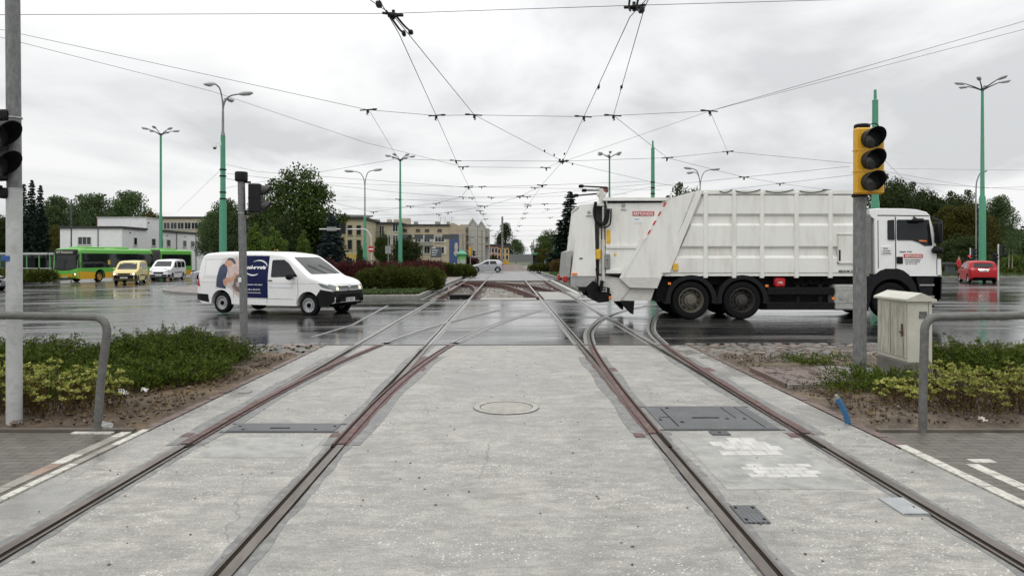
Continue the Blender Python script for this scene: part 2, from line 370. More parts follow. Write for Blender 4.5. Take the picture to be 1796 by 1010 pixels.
def sheet(name, xs, ys, z, m, hole=None, sub=None):
    b = MB()
    for i in range(len(xs) - 1):
        for j in range(len(ys) - 1):
            xa, xb, ya, yb = xs[i], xs[i + 1], ys[j], ys[j + 1]
            if hole and xa >= hole[0] - 1e-6 and xb <= hole[1] + 1e-6 and ya >= hole[2] - 1e-6 and yb <= hole[3] + 1e-6: continue
            b.add([(xa, ya, gz(xa) + z), (xb, ya, gz(xb) + z), (xb, yb, gz(xb) + z), (xa, yb, gz(xa) + z)], [(0, 1, 2, 3)])
    return struct(b.build(name, m, None, 0))
PIT = (-3.55, 4.1, 29.3, 54.0)
sheet('ground', [-900, -40, -20, -4, PIT[0], PIT[1], 900], [-40, PIT[2], PIT[3], 1500], -.035, GRASS, PIT)
sheet('road', [-110, -40, -20, -4, PIT[0], PIT[1], 120], [14.2, PIT[2], PIT[3], 150], 0, ASPH, PIT)
# excavated track pit
PITM = m_soil('pit_gravel', (.14, .13, .115), (.22, .20, .175), (.30, .27, .23))
b = MB(); nx, ny = 26, 70
vs = []; 
for j in range(ny + 1):
    for i in range(nx + 1):
        x = PIT[0] + (PIT[1] - PIT[0]) * i / nx; y = PIT[2] + (PIT[3] - PIT[2]) * j / ny
        e = min(1, min(j, ny - j) / 3, min(i, nx - i) / 2)
        vs.append((x, y, -.08 - .16 * e + random.uniform(-.035, .035)))
b.add(vs, [(j * (nx + 1) + i, j * (nx + 1) + i + 1, (j + 1) * (nx + 1) + i + 1, (j + 1) * (nx + 1) + i) for j in range(ny) for i in range(nx)])
struct(b.build('track_pit_gravel', PITM, None, 40))
b = MB()
for (x0, x1, y0, y1) in ((PIT[0] - .0, PIT[0] + .12, PIT[2] + .1, PIT[3] - .1), (PIT[1] - .12, PIT[1], 36.2, PIT[3] - .1), (PIT[0], PIT[1], PIT[3] - .1, PIT[3] + .15)):
    b.bx(x0, x1, y0, y1, -.45, .012)
b.bx(PIT[0], PIT[1], PIT[2] - .15, PIT[2] + .1, -.45, .012)
struct(b.build('track_pit_edge', mat('pit_edge_concrete', (.12, .115, .105), .7, 0, .3), None, 0))
b = MB(); b.bx(1.6, PIT[1], PIT[2] + .1, 36.2, -.3, .008); b.bx(-1.1, 1.28, 29.4, 31.2, -.3, -.02)
struct(b.build('new_track_slab', CONC, None, 0))
b = MB(); b.bx(3.32, 3.5, 33.5, 53.9, -.3, .05); tag(b.build('concrete_kerb_beam', mat('pale_concrete', (.42, .41, .385), .6), None, 0), 'pale concrete beam along the right side of the open track pit', 'kerb')
# near track slab
b = MB(); xs = [-3.58, 3.58]
b.bx(-3.58, 3.58, -6, 14.2, -.3, .002); struct(b.build('track_slab', CONC, None, 0))
b = MB()
b.bx(-3.4, 3.4, 54.15, 92, -.2, .008); struct(b.build('far_track_slab', mat('far_slab_wet_concrete', (.15, .15, .145), .4, 0, .3, .8, stretch=(.5, 1.5, 1)), None, 0))
b = MB(); b.bx(-3.2, 3.3, 92, 240, -.2, .02); struct(b.build('far_track_ballast', m_soil('ballast', (.11, .085, .07), (.17, .13, .11), (.22, .18, .15)), None, 0))
b = MB(); b.bx(-14, -3.675, -6, 7.1, -.3, .0); struct(b.build('left_pavement', PAVER, None, 0))
b = MB(); b.bx(3.705, 14, -6, 7.1, -.3, .0); struct(b.build('right_pavement', PAVER, None, 0))
def bed(name, x0, x1, y0, y1, m, amp, z=0):
    b = MB(); nx = int((x1 - x0) / .12); ny = int((y1 - y0) / .12)
    n2 = RNG.random((ny // 4 + 3, nx // 4 + 3))
    vs = []
    for j in range(ny + 1):
        for i in range(nx + 1):
            u, v = i / 4, j / 4; iu, iv = int(u), int(v); fu, fv = u - iu, v - iv
            h = (n2[iv, iu] * (1 - fu) + n2[iv, iu + 1] * fu) * (1 - fv) + (n2[iv + 1, iu] * (1 - fu) + n2[iv + 1, iu + 1] * fu) * fv
            e = min(1, i / 4, (nx - i) / 4, j / 4, (ny - j) / 4); x = x0 + (x1 - x0) * i / nx
            vs.append((x, y0 + (y1 - y0) * j / ny, gz(x) + z + e * (amp * h + random.uniform(0, .014)) - .004))
    b.add(vs, [(j * (nx + 1) + i, j * (nx + 1) + i + 1, (j + 1) * (nx + 1) + i + 1, (j + 1) * (nx + 1) + i) for j in range(ny) for i in range(nx)])
    return struct(b.build(name, m, None, 60))
bed('left_planting_soil', -13, -3.6, 7.1, 13.0, SOIL, .10)
bed('right_planting_soil', 3.6, 13, 7.1, 12.3, SOILR, .08)
# edging stones in white paint beside the slab and brick edging of the beds
b = MB(); y = -3.0
WH = mat('worn_white_kerb_paint', (.50, .485, .43), .6, 0, .25, 9, dirt=((.17, .155, .125), 1.0))
while y < 7.0:
    b.bx(-3.67, -3.60, y + .006, y + .294, -.2, .010 + random.uniform(-.002, .002), random.choice((0, 0, 0, 1))); b.bx(-3.84, -3.735, y + .006, y + .294, -.2, .006 + random.uniform(-.002, .002), random.choice((0, 0, 0, 1, 2))); y += .3
b.bx(-4.3, -3.9, 7.02, 7.1, -.2, .012)
WHS = [WH, mat('bare_kerb_stone', (.25, .235, .20), .6, 0, .25, 6), mat('reddish_kerb_stone', (.27, .19, .145), .6, 0, .3, 6)]
struct(b.build('left_kerb', WHS, None, 0))
b = MB(); y = -3.0
while y < 6.5:
    b.bx(3.60, 3.70, y + .006, y + .294, -.2, .010 + random.uniform(-.002, .002), random.choice((0, 0, 0, 1)))
    if y < 5.7: b.bx(3.86, 3.97, y + .006, y + .294, -.2, .008 + random.uniform(-.002, .002), random.choice((0, 0, 0, 1)))
    y += .3
struct(b.build('right_kerb', WHS[:2], None, 0))
b = MB(); b.bx(3.97, 4.17, 6.05, 6.15, -.1, .006); struct(b.build('pavement_marking', WH, None, 0))
b = MB()
for sx, y1 in ((-1, 14.0), (1, 14.0)):
    y = 7.15 if sx < 0 else 6.5
    while y < y1: b.bx(sx * 3.60, sx * 3.70, y, y + .19, -.2, .006 + random.uniform(-.003, .004)); y += .2

struct(b.build('brick_edging', REDPAVER, None, 0))
b = MB(); b.bx(-12, -3.72, 7.11, 7.17, -.2, .03); b.bx(3.72, 12, 7.11, 7.17, -.2, .025); struct(b.build('bed_kerb', mat('dirty_edge_concrete', (.10, .085, .068), .7, 0, .3, 3), None, 0))
# red paver pad and concrete pad on the right
b = MB(); b.bx(3.72, 4.75, 9.5, 10.9, -.2, .07); struct(b.build('red_paver_path', REDPAVER, None, 0))
b = MB(); b.bx(4.76, 6.3, 9.45, 11.05, -.2, .065); b.bx(3.72, 6.3, 9.38, 9.445, -.2, .075); struct(b.build('concrete_pad', mat('wet_pad_concrete', (.20, .195, .18), .3, 0, .3, 3), None, 0))
# two white painted paver patches in the slab
for (x0, x1, y0, y1) in ((1.94, 2.55, 6.3, 6.68), (1.93, 2.43, 5.62, 6.0)):
    pass
b = MB()
for (pxs, ya, yb) in (((1252, 1372), 799, 768), ((1302, 1424), 838, 814)):
    (xa, y0) = pt(pxs[0] + 16, ya); (xb, y1) = pt(pxs[1] - 8, yb)
    w = .2; n = 4 if True else 5
    for i in range(4):
        for j in range(4):
            x = xa + (i + (.5 if j % 2 else 0)) * .135; yy = y0 + j * (y1 - y0) / 4
            b.bx(x + .003, x + .132, yy + .003, yy + (y1 - y0) / 4 - .003, -.1, .007 + random.uniform(-.001, .001)) if not (j == 3 and random.random() < .3) else None
struct(b.build('white_paver_patches', mat('pale_paver', (.47, .462, .435), .6, 0, .25, 6, bmp=.3, dirt=((.36, .35, .32), .5)), None, 0))
# cobbled strips between beds and road: every stone modelled, nobody could count them
def cobbles(name, x0, x1, y0, y1, m, n, s0, s1):
    ico = bmesh.new(); bmesh.ops.create_icosphere(ico, subdivisions=1, radius=1); iv = [tuple(v.co) for v in ico.verts]; jf = [tuple(q.index for q in f.verts) for f in ico.faces]; ico.free()
    b = MB(); placed = []
    cell = {}
    for _ in range(n * 6):
        if len(placed) >= n: break
        x, y, r = random.uniform(x0, x1), random.uniform(y0, y1), random.uniform(s0, s1)
        k = (int(x / .3), int(y / .3)); ok = True
        for dx in (-1, 0, 1):
            for dy in (-1, 0, 1):
                for (a, c, q) in cell.get((k[0] + dx, k[1] + dy), ()):
                    if (a - x) ** 2 + (c - y) ** 2 < ((q + r) * .82) ** 2: ok = False
        if not ok: continue
        cell.setdefault(k, []).append((x, y, r)); placed.append((x, y, r))
        t = random.uniform(0, pi); q = random.uniform(.75, 1.15); h = random.uniform(.03, .05); co, si = cos(t), sin(t); mi = random.randrange(3)
        b.add([(x + (a * r * co - c * r * q * si), y + (a * r * si + c * r * q * co), gz(x) - .004 + d * h * (.7 if d > .6 else 1)) for a, c, d in iv], jf, mi)
    o = b.build(name, m, None, 60); o['kind'] = 'structure'; return o
CS = [mat('cobble_grey', (.135, .122, .108), .42, 0, .3, 3, bmp=.4), mat('cobble_pink', (.165, .128, .105), .42, 0, .3, 3, bmp=.4), mat('cobble_dark', (.095, .084, .074), .4, 0, .3, 3, bmp=.4)]
cobbles('left_cobbles', -14, -3.65, 12.75, 14.35, CS, 620, .08, .15)
cobbles('right_cobbles', 3.65, 15, 12.7, 14.4, CS, 760, .07, .14)
b = MB(); b.bx(-16, -3.58, 12.7, 14.4, -.4, -.0 - .06); b.bx(3.58, 16, 12.0, 14.4, -.3, -.0); struct(b.build('cobble_bedding', SOILR, None, 0))
# kerbed islands
def island(name, poly, h, m, kerb=True, inner=.16):
    c = [sum(p[i] for p in poly) / len(poly) for i in (0, 1)]; k = len(poly)
    def inset(p, d):
        out = []
        for i in range(k):
            a, q, e = Vector(p[i - 1]), Vector(p[i]), Vector(p[(i + 1) % k]); d1 = (q - a).normalized(); d2 = (e - q).normalized()
            nrm = Vector((-(d1.y + d2.y), d1.x + d2.x)); nrm = nrm / max(nrm.length, 1e-6); out.append(tuple(q + nrm * d))
        return out
    area = sum(poly[i][0] * poly[(i + 1) % k][1] - poly[(i + 1) % k][0] * poly[i][1] for i in range(k))
    if area < 0: poly = poly[::-1]
    inn = inset(poly, inner)
    b = MB()
    for i in range(k):
        a, c2, d, e = poly[i], poly[(i + 1) % k], inn[(i + 1) % k], inn[i]
        v = [(a[0], a[1], gz(a[0]) - .1), (c2[0], c2[1], gz(c2[0]) - .1), (c2[0], c2[1], gz(c2[0]) + h), (a[0], a[1], gz(a[0]) + h), (d[0], d[1], gz(d[0]) + h), (e[0], e[1], gz(e[0]) + h)]
        b.add(v, [(0, 1, 2, 3), (3, 2, 4, 5)])
    struct(b.build(name + '_kerb', KERB, None, 0))
    bm = bmesh.new(); vv = [bm.verts.new((p[0], p[1], gz(p[0]) + h - .015)) for p in inn]; f = bm.faces.new(vv); bmesh.ops.triangulate(bm, faces=[f])
    me = bpy.data.meshes.new(name); bm.to_mesh(me); bm.free(); me.materials.append(m)
    o = bpy.data.objects.new(name, me); COL.objects.link(o); return struct(o)
def smoothpoly(p, n=5): return [tuple(q)[:2] for q in lathe_path([(*k, 0) for k in p + [p[0]]], n)[:-1]]
isl = smoothpoly([(-3.75, 30.6), (-7, 31.0), (-11, 32.6), (-15.7, 36), (-19.5, 40.5), (-21.2, 45.5), (-20.3, 50.5), (-16, 58), (-9, 67), (-4.6, 72), (-3.75, 60), (-3.75, 45)])
island('central_island', isl, .12, COBF)
island('right_island', smoothpoly([(2.6 + 1.6, 60), (9, 59), (16, 62), (16, 74), (6.5, 88), (3.9, 80)]), .12, GRASS)
island('far_left_verge', smoothpoly([(-5, 76), (-9, 75), (-20, 84), (-40, 108), (-4, 118)]), .12, GRASS)
island('right_verge', [(13, 63), (30, 61.5), (70, 60), (110, 62), (110, 145), (6, 145), (5, 98), (9, 84)], .12, GRASS)
lv = [pt(-60, 499), pt(40, 497), pt(90, 489)]
island('left_verge', [(-62, 52), (lv[0][0], lv[0][1]), lv[1], lv[2], (-43, 66), (-46, 82), (-48, 128), (-110, 128), (-110, 60)], .12, GRASS)
# white lane markings on the wet road
b = MB()
for (x0, x1, y) in ((6.9, 8.2, 18.6), (8.6, 15, 18.55), (17, 23, 18.5), (-8.4, -7.4, 16.2)): b.bx(x0, x1, y, y + .1, -.05, .004)
ln = [pt(545, 592), pt(618, 570), pt(680, 536)]
for (p, q) in zip(ln, ln[1:]):
    d = Vector((q[0] - p[0], q[1] - p[1])); n = Vector((-d.y, d.x)).normalized() * .05
    b.add([(p[0] - n.x, p[1] - n.y, gz(p[0]) + .005), (p[0] + n.x, p[1] + n.y, gz(p[0]) + .005), (q[0] + n.x, q[1] + n.y, gz(q[0]) + .005), (q[0] - n.x, q[1] - n.y, gz(q[0]) + .005)], [(0, 1, 2, 3)])
for k in range(5):
    p, q = pt(345 - k * 3, 521.0), pt(310, 516)
for i in range(14):
    x = 20 + i * 6; b.bx(x, x + 3, 45, 45.14, -.05, .004)
struct(b.build('road_markings', mat('worn_road_paint', (.13, .13, .125), .4, 0, .3, 3), None, 0))
# dark joint between slab and asphalt
b = MB(); b.bx(-3.58, 3.58, 14.17, 14.26, -.1, .0075); struct(b.build('slab_joint', mat('bitumen_joint', (.02, .02, .02), .5), None, 0))

# ---------------------------------------------------------------- tram tracks
def ribbon(b, path, o0, o1, z0, z1, m=0, jit=0):
    P = [Vector((p[0], p[1])) for p in path]; k = len(P); v = []; w_ = 0
    for i in range(k):
        t = (P[min(i + 1, k - 1)] - P[max(i - 1, 0)]).normalized(); n = Vector((t.y, -t.x))
        if jit: w_ = .6 * (w_ if i else 0) + random.uniform(-jit, jit)
        a, c = P[i] + n * o0, P[i] + n * (o1 + (w_ if jit else 0))
        v += [(a.x, a.y, z0), (a.x, a.y, z1), (c.x, c.y, z1), (c.x, c.y, z0)]
    f = []
    for i in range(k - 1):
        q = i * 4; f += [(q, q + 1, q + 5, q + 4), (q + 1, q + 2, q + 6, q + 5), (q + 2, q + 3, q + 7, q + 6)]
    b.add(v, f, m)
def lin(x0, y0, x1, y1, n=12): return [(x0 + (x1 - x0) * i / n, y0 + (y1 - y0) * i / n) for i in range(n + 1)]
def groove_rail(path, side, parent, head, mort, w=.16, lift=0, jit=0):
    """grooved rail flush in paving: head, groove on the gauge side, keeper lip, joint mortar either side"""
    b = MB(); z = .004 + lift
    ribbon(b, path, -.034, .034, -.1, z + .012, 0)
    ribbon(b, path, side * .034, side * .068, -.1, z + .0035, 1)
    ribbon(b, path, side * .068, side * .088, -.1, z + .010, 0)
    if w:
        jl = [.034 + w * random.uniform(.55, 1) for _ in range(2)]
        ribbon(b, path, -side * .034, -side * jl[0], -.1, z + .0006, 2, jit); ribbon(b, path, side * .088, side * (jl[1] + .04), -.1, z + .0006, 2, jit)
        if jit: ribbon(b, path, side * .088, side * .094, -.1, z + .0012, 1, .004); ribbon(b, path, -side * .034, -side * .040, -.1, z + .0012, 1, .005)
    return b.build('rail', [head, GROOVE, mort], parent, 0)
RX = (-2.98, -1.53, 1.44, 2.95)
tL = thing('tram_track', 'left straight tram track running from the concrete slab across the road into the distance', 'tram track', (0, 0, 0), 0, 'straight tram tracks')
tR = thing('tram_track', 'right straight tram track running from the concrete slab across the road into the distance', 'tram track', (0, 0, 0), 0, 'straight tram tracks')
for i, x in enumerate(RX):
    par = tL if i < 2 else tR; sd = 1 if i % 2 == 0 else -1
    groove_rail(lin(x, -4, x, 14.2, 150), sd, par, RAILS, MORTAR, .075, 0, .016)
    groove_rail(lin(x, 14.2, x, 29.3), sd, par, RAILSHINE, PALEMORTAR, .07)
    if i == 3: groove_rail(lin(x, 29.3, x, 36.2), sd, par, RAILSHINE, MORTAR, .1, .006)
    b = MB(); y0 = 36.2 if i == 3 else 29.3
    ribbon(b, lin(x, y0, x, 54), -.05, .05, -.2, .012, 1); ribbon(b, lin(x, y0, x, 54), -.035, .035, .0121, .017, 0); ribbon(b, lin(x, y0, x, 54), -.075, .075, -.22, -.17, 1)
    b.build('rail', [RAILSHINE, REDPRIME], par, 0)
    groove_rail(lin(x, 54, x, 92), sd, par, RAILSHINE, MORTAR, .1, .006)
    b = MB(); ribbon(b, lin(x, 92, x + (0 if i else 0), 240, 4), -.04, .04, 0, .05); b.build('rail', RAILS, par, 0)
def branch(x0, shift): return [tuple(p)[:2] for p in lathe_path([(x0 + s, y, 0) for y, s in shift], 6)]
shL = [(6.6, 0), (8.5, .015), (10.5, .10), (12.5, .27), (14.5, .52), (17.0, .95), (19.0, 1.4), (21.2, 1.98), (23.6, 2.68)]
shR = [(7.0, 0), (9.0, .02), (11.0, .07), (12.8, .14), (14.5, .25), (16.5, .46), (18.5, .85), (20.7, 1.4), (22.9, 2.2), (25, 3.2), (27.5, 4.8), (29.5, 6.6)]
bL = thing('tram_track', 'curved tram track branching off the left track towards the right one', 'tram track', (0, 0, 0), 0, 'branching tram tracks')
bR = thing('tram_track', 'tightly curved tram track bending right off the right track under the lorry', 'tram track', (0, 0, 0), 0, 'branching tram tracks')
for par, sh, xs in ((bL, shL, RX[:2]), (bR, shR, RX[2:])):
    for i, x in enumerate(xs):
        p = branch(x, sh); sd = 1 if i == 0 else -1
        near = [q for q in p if q[1] <= 14.3]; far = [q for q in p if q[1] >= 14.15]
        groove_rail(near, sd, par, REDPRIME, MORTAR, 0, .006); groove_rail(far, sd, par, RAILSHINE, PALEMORTAR, .09, .0015)
# red primed switch castings laid round the blades
for k, (x, sh) in enumerate(((RX[0], shL), (RX[1], shL), (RX[2], shR), (RX[3], shR))):
    inner = 1 if k % 2 == 0 else -1
    t = thing('track_switch', ['red primed switch casting on the outer rail of the left track', 'red primed switch casting on the left track inner rail beside the narrow cover',
              'red primed switch casting on the right track inner rail beside the wide cover', 'red primed switch casting on the right track outer rail beside the wide cover'][k], 'track switch', (x, 7, 0), 0, 'track switches')
    p = [(q[0] - x, q[1] - 7) for q in branch(x, sh) if q[1] <= 12.6]; st = lin(0, -.6, 0, 6.6); n = len(p)
    b = MB(); v = []
    for q in p: v += [(-.065 + .012 * sin(q[1] * 7), q[1], -.05), (-.065 + .012 * sin(q[1] * 7), q[1], .0085), (q[0] + .075 + .012 * sin(q[1] * 5), q[1], .0085), (q[0] + .075 + .012 * sin(q[1] * 5), q[1], -.05)]
    b.add(v, [(i * 4 + a, i * 4 + a + 1, i * 4 + a + 5, i * 4 + a + 4) for i in range(n - 1) for a in range(3)])
    for (xx, yy, w, h) in ((.20, 3.9, .14, .35), (-.14, -.1, .10, .16)): b.bx(xx - w / 2, xx + w / 2, yy, yy + h, -.05, .007)
    b.build('casting', REDPRIME, t, 0)
    b = MB(); v = []
    for q in p: v += [(-.19, q[1], -.05), (-.19 - .02 * sin(q[1] * 3), q[1], .0058), (q[0] + .19 + .02 * sin(q[1] * 2.3), q[1], .0058), (q[0] + .19, q[1], -.05)]
    b.add(v, [(i * 4 + a, i * 4 + a + 1, i * 4 + a + 5, i * 4 + a + 4) for i in range(n - 1) for a in range(3)])
    b.build('joint_mortar', MORTAR, t, 0)
    b = MB()                                                 # open flangeways between blade and stock rail
    g = [(q[0] + .055 * inner, q[1]) for q in p if q[1] > -.2]; v = []
    for q in g: w = max(.02, .055 - .006 * q[1]); v += [(q[0] - w / 2, q[1], .0165), (q[0] + w / 2, q[1], .0165)]
    b.add(v, [(i * 2, i * 2 + 1, i * 2 + 3, i * 2 + 2) for i in range(len(g) - 1)], 0)
    v = []
    for yy in np.linspace(-.5, 6.4, 14): w = .05 + .012 * sin(yy); v += [(inner * .055 - w / 2, yy, .0195), (inner * .055 + w / 2, yy, .0195)]
    b.add(v, [(i * 2, i * 2 + 1, i * 2 + 3, i * 2 + 2) for i in range(13)], 0)
    b.build('flangeway', GROOVE, t, 0)
# bare red curved rails over the pit
pc = thing('tram_track', 'bare red primed curved rails crossing over the open gravel pit', 'tram track', (0, 0, 0), 0, 'branching tram tracks')
for pts in ([(-3.5, 48.6), (-2.9, 48.2), (-1.34, 47.6), (-.1, 44.8), (.84, 37.5), (1.2, 34.2), (1.40, 31)], [(-3.5, 51.5), (-1.45, 50.6), (.46, 47.8), (1.53, 44.4), (2.63, 36.9), (2.88, 33.5)],
            [(-1.53, 33), (-1.6, 37), (-1.72, 39.5), (-2.17, 44.4), (-2.9, 47.3), (-3.5, 48.3)], [(-2.95, 36), (-3.15, 39), (-3.45, 43)]):
    p = [tuple(q)[:2] for q in lathe_path([(*k, 0) for k in pts], 5)]; b = MB()
    ribbon(b, p, -.06, .06, -.22, .022, 0); ribbon(b, p, -.1, .1, -.23, -.18, 0); b.build('rail', REDPRIME, pc, 0)
b = MB()
for y in np.arange(31.5, 53.5, .75):
    b.bx(-3.3, -1.2, y, y + .22, -.32, -.20); b.bx(1.1, 3.2, y, y + .22, -.32, -.20)
struct(b.build('sleepers', mat('sleeper_concrete', (.17, .16, .145), .7, 0, .3), None, 0))
b = MB(); b.bx(-2.62, -1.62, 32.9, 33.7, -.2, .03, 0, .02); tag(b.build('switch_box', BLACK, None, 0), 'black steel box between the rails at the near end of the track pit', 'switch box')

b = MB(); b.bx(1.66, 2.72, 5.35, 6.9, -.05, .0045); b.bx(-2.72, -1.75, 6.2, 6.9, -.05, .0045); struct(b.build('slab_patches', mat('darker_patch_concrete', (.27, .27, .252), .45, 0, .3, 3.5, bmp=.4, dirt=((.40, .385, .34), .9)), None, 0))
# steel covers in the slab
CHK = m_checker_plate(); DKS = mat('dark_cast_iron', (.08, .082, .085), .4, .6, .25)
def plate(name, label, x0, x1, y0, y1, m, slots, frame=True):
    t = thing(name, label, 'cover plate', ((x0 + x1) / 2, (y0 + y1) / 2, .002)); w, h = (x1 - x0) / 2, (y1 - y0) / 2
    b = MB(); b.bx(-w, w, -h, h, -.05, .012); b.build('plate', m, t, 0)
    b = MB()
    for (a, c, d, e) in slots: b.bx(a * w, c * w, d * h, e * h, 0, .0145)
    b.build('slots', GROOVE, t, 0)
    if frame:
        b = MB()
        for q in ((-w - .05, w + .05, -h - .035, -h - .002), (-w - .05, w + .05, h + .002, h + .035)): b = MB(); b.bx(q[0], q[1], q[2], q[3], -.05, .009); b.build('frame', DKS, t, 0)
    return t
plate('cover_plate', 'long narrow chequered steel cover between the rails of the left track', -2.80, -1.72, 7.12, 7.42, CHK, [(-.25, .12, -.35, -.15), (-.9, -.85, .2, .4), (.9, .95, .2, .4), (-.75, -.7, -.7, -.5), (.6, .65, -.7, -.5)])
plate('cover_plate', 'wide chequered steel cover between the rails of the right track', 1.60, 2.76, 7.20, 8.28, CHK, [(-.3, .2, -.12, -.04), (-.72, -.70, -.8, .8), (.5, .515, -.1, .9), (.78, .795, -.9, .95), (-.95, -.9, -.3, -.2), (.3, .36, -.2, -.12), (.62, .68, -.2, -.12), (-.6, -.54, .8, .9), (-.6, -.54, -.5, -.4), (-.9, -.72, -.03, -.01)])
plate('cover_plate', 'small square steel lid just in front of the wide chequered cover', 2.02, 2.20, 6.98, 7.12, DKS, [(-.15, .15, -.2, .2)], False)
plate('drain_box', 'small dark chequered drain box beside the inner rail of the right track', 1.56, 1.73, 4.66, 4.98, CHK, [(-.8, -.6, -.8, -.6), (.6, .8, .6, .8), (.6, .8, -.8, -.6), (-.8, -.6, .6, .8)], False)
plate('drain_box', 'pale flat steel lid beside the outer rail of the right track', 2.68, 2.87, 4.80, 5.14, mat('pale_steel_lid', (.36, .375, .38), .4, .35, .15), [(-.95, .95, -.98, -.95), (.5, .6, -.2, -.1)], False)
t = thing('manhole_cover', 'round concrete-filled manhole cover in the slab between the two tracks', 'manhole cover', (*pt(888, 715), .002))
b = MB(); b.lathe([(.30, -.05), (.30, .008), (0, .009)], n=40); b.build('lid', mat('manhole_concrete', (.30, .285, .25), .6, 0, .2, 9, bmp=.4), t, 0)
b = MB(); b.lathe([(.31, .0), (.31, .012), (.375, .012), (.375, -.05)], n=40); b.build('rim', mat('manhole_rim', (.33, .32, .285), .6, 0, .25, 9, bmp=.4), t, 0)
b = MB(); b.lathe([(.304, .0), (.304, .0125), (.310, .0125), (.310, 0)], n=40); b.lathe([(.375, 0), (.375, .006), (.382, .006), (.382, 0)], n=40); b.build('gap', mat('manhole_gap', (.07, .066, .06), .8), t, 0)
def clods(n):
    b = MB()
    for _ in range(n):
        s = random.choice((-1, 1)); x = s * (3.75 + 4.5 * random.random() ** 1.4); y = random.uniform(7.25, 12.6); r = .012 + .03 * random.random() ** 2.5; a = [random.uniform(.6, 1.3) for _ in range(6)]
        v = [(x + r * a[0], y, gz(x) + .06), (x - r * a[1], y, gz(x) + .06), (x, y + r * a[2], gz(x) + .06), (x, y - r * a[3], gz(x) + .06), (x, y, gz(x) + .06 + r * a[4] * .7), (x, y, gz(x) + .03)]
        b.add(v, [(0, 2, 4), (2, 1, 4), (1, 3, 4), (3, 0, 4), (2, 0, 5), (1, 2, 5), (3, 1, 5), (0, 3, 5)], random.randrange(2))
    for _ in range(700):
        s = random.choice((-1, 1)); x = s * random.uniform(3.8, 6.5); y = random.uniform(7.3, 11); a = random.uniform(0, pi); l = random.uniform(.04, .16); b.tube([(x, y, gz(x) + .07), (x + l * cos(a), y + l * sin(a), gz(x) + .075 + random.uniform(0, .02))], .004, 4, 2)
    tag(b.build('soil_clods', [SOIL, SOILR, mat('twig_brown', (.07, .045, .028), .8)], None, 0), 'loose soil clods and twigs lying on the planting beds', 'soil', kind='stuff')
clods(2600)
# loose grit on slab, stones and litter on the beds
b = MB()
def pebble(b, x, y, z, r, m=0):
    v = [(x + r * a * random.uniform(.6, 1.2), y + r * c * random.uniform(.6, 1.2), z + r * d * random.uniform(.4, .8)) for a, c, d in ((1, 0, 0), (-1, 0, 0), (0, 1, 0), (0, -1, 0), (0, 0, 1), (0, 0, -.3))]
    b.add(v, [(0, 2, 4), (2, 1, 4), (1, 3, 4), (3, 0, 4), (2, 0, 5), (1, 2, 5), (3, 1, 5), (0, 3, 5)], m)
for _ in range(260): pebble(b, random.uniform(-3.4, 3.4), 4 + 10 * random.random() ** 1.2, .005, random.uniform(.005, .014), random.choice((0, 0, 0, 2)))
for _ in range(900):
    s = random.choice((-1, 1)); x = s * random.uniform(3.75, 8); pebble(b, x, random.uniform(7.25, 12.5), .05 + gz(x), random.uniform(.006, .02), random.choice((0, 0, 2, 2, 2, 1)))
for _ in range(500): pebble(b, random.uniform(-3.4, 3.9), random.uniform(29.6, 53), -.17, random.uniform(.03, .09), random.choice((0, 1, 2)))
tag(b.build('loose_gravel', [mat('grit_dark', (.07, .065, .06), .7), mat('grit_pale', (.45, .44, .41), .7), mat('grit_brown', (.20, .15, .10), .8)], None, 0), 'loose gravel and grit scattered over slab, planting beds and pit', 'gravel', kind='stuff')
def litter(px, py, s, lab, m):
    x, y = pt(px, py); b = MB(); n = 5
    v = [(s * (i / n - .5), s * .7 * (j / n - .5), random.uniform(0, s * .3)) for j in range(n + 1) for i in range(n + 1)]
    b.add(v, [(j * (n + 1) + i, j * (n + 1) + i + 1, (j + 1) * (n + 1) + i + 1, (j + 1) * (n + 1) + i) for j in range(n) for i in range(n)])
    o = b.build('litter', m, None, 0); o.location = (x, y, gz(x) + .09); o.rotation_euler = (.5, .2, random.random() * 3); tag(o, lab, 'litter')
WP = mat('crumpled_paper', (.62, .62, .62), .6)
litter(215, 702, .13, 'crumpled white paper scrap by the bent railing post on the left bed', WP)
litter(254, 697, .08, 'small white scrap on bare soil right of the larger paper scrap', WP)
litter(188, 762, .10, 'grey crushed scrap at the foot of the left railing post', mat('grey_scrap', (.32, .32, .31), .6))
litter(1722, 752, .10, 'pale scrap on the soil in front of the right yellow bushes', mat('pale_scrap', (.5, .45, .38), .6))
t = thing('concrete_block', 'small worn grey stone set in the slab edge by the left track', 'stone', (*pt(430, 688), 0)); b = MB(); b.box((0, 0, .004), (.14, .14, .02), 0, .1); b.build('block', mat('block_grey', (.22, .215, .19), .5), t, 0)
t = thing('hose_stub', 'short blue corrugated pipe stub sticking up at the edge of the right bed', 'pipe', (*pt(1484, 742), 0)); b = MB()
pts = [(.02 - .004 * i - .0012 * i * i * .3, 0, i * .02) for i in range(14)]
b.tube(pts, [.028 + (.003 if i % 2 else 0) for i in range(14)], 12); b.build('pipe', mat('blue_plastic', (.03, .13, .27), .4), t, 40)
b = MB(); b.tube([(pts[-1][0], 0, .26), (pts[-1][0] - .012, 0, .30)], [.020, .018], 10); b.build('plug', mat('pipe_plug', (.25, .25, .2), .6), t, 40)
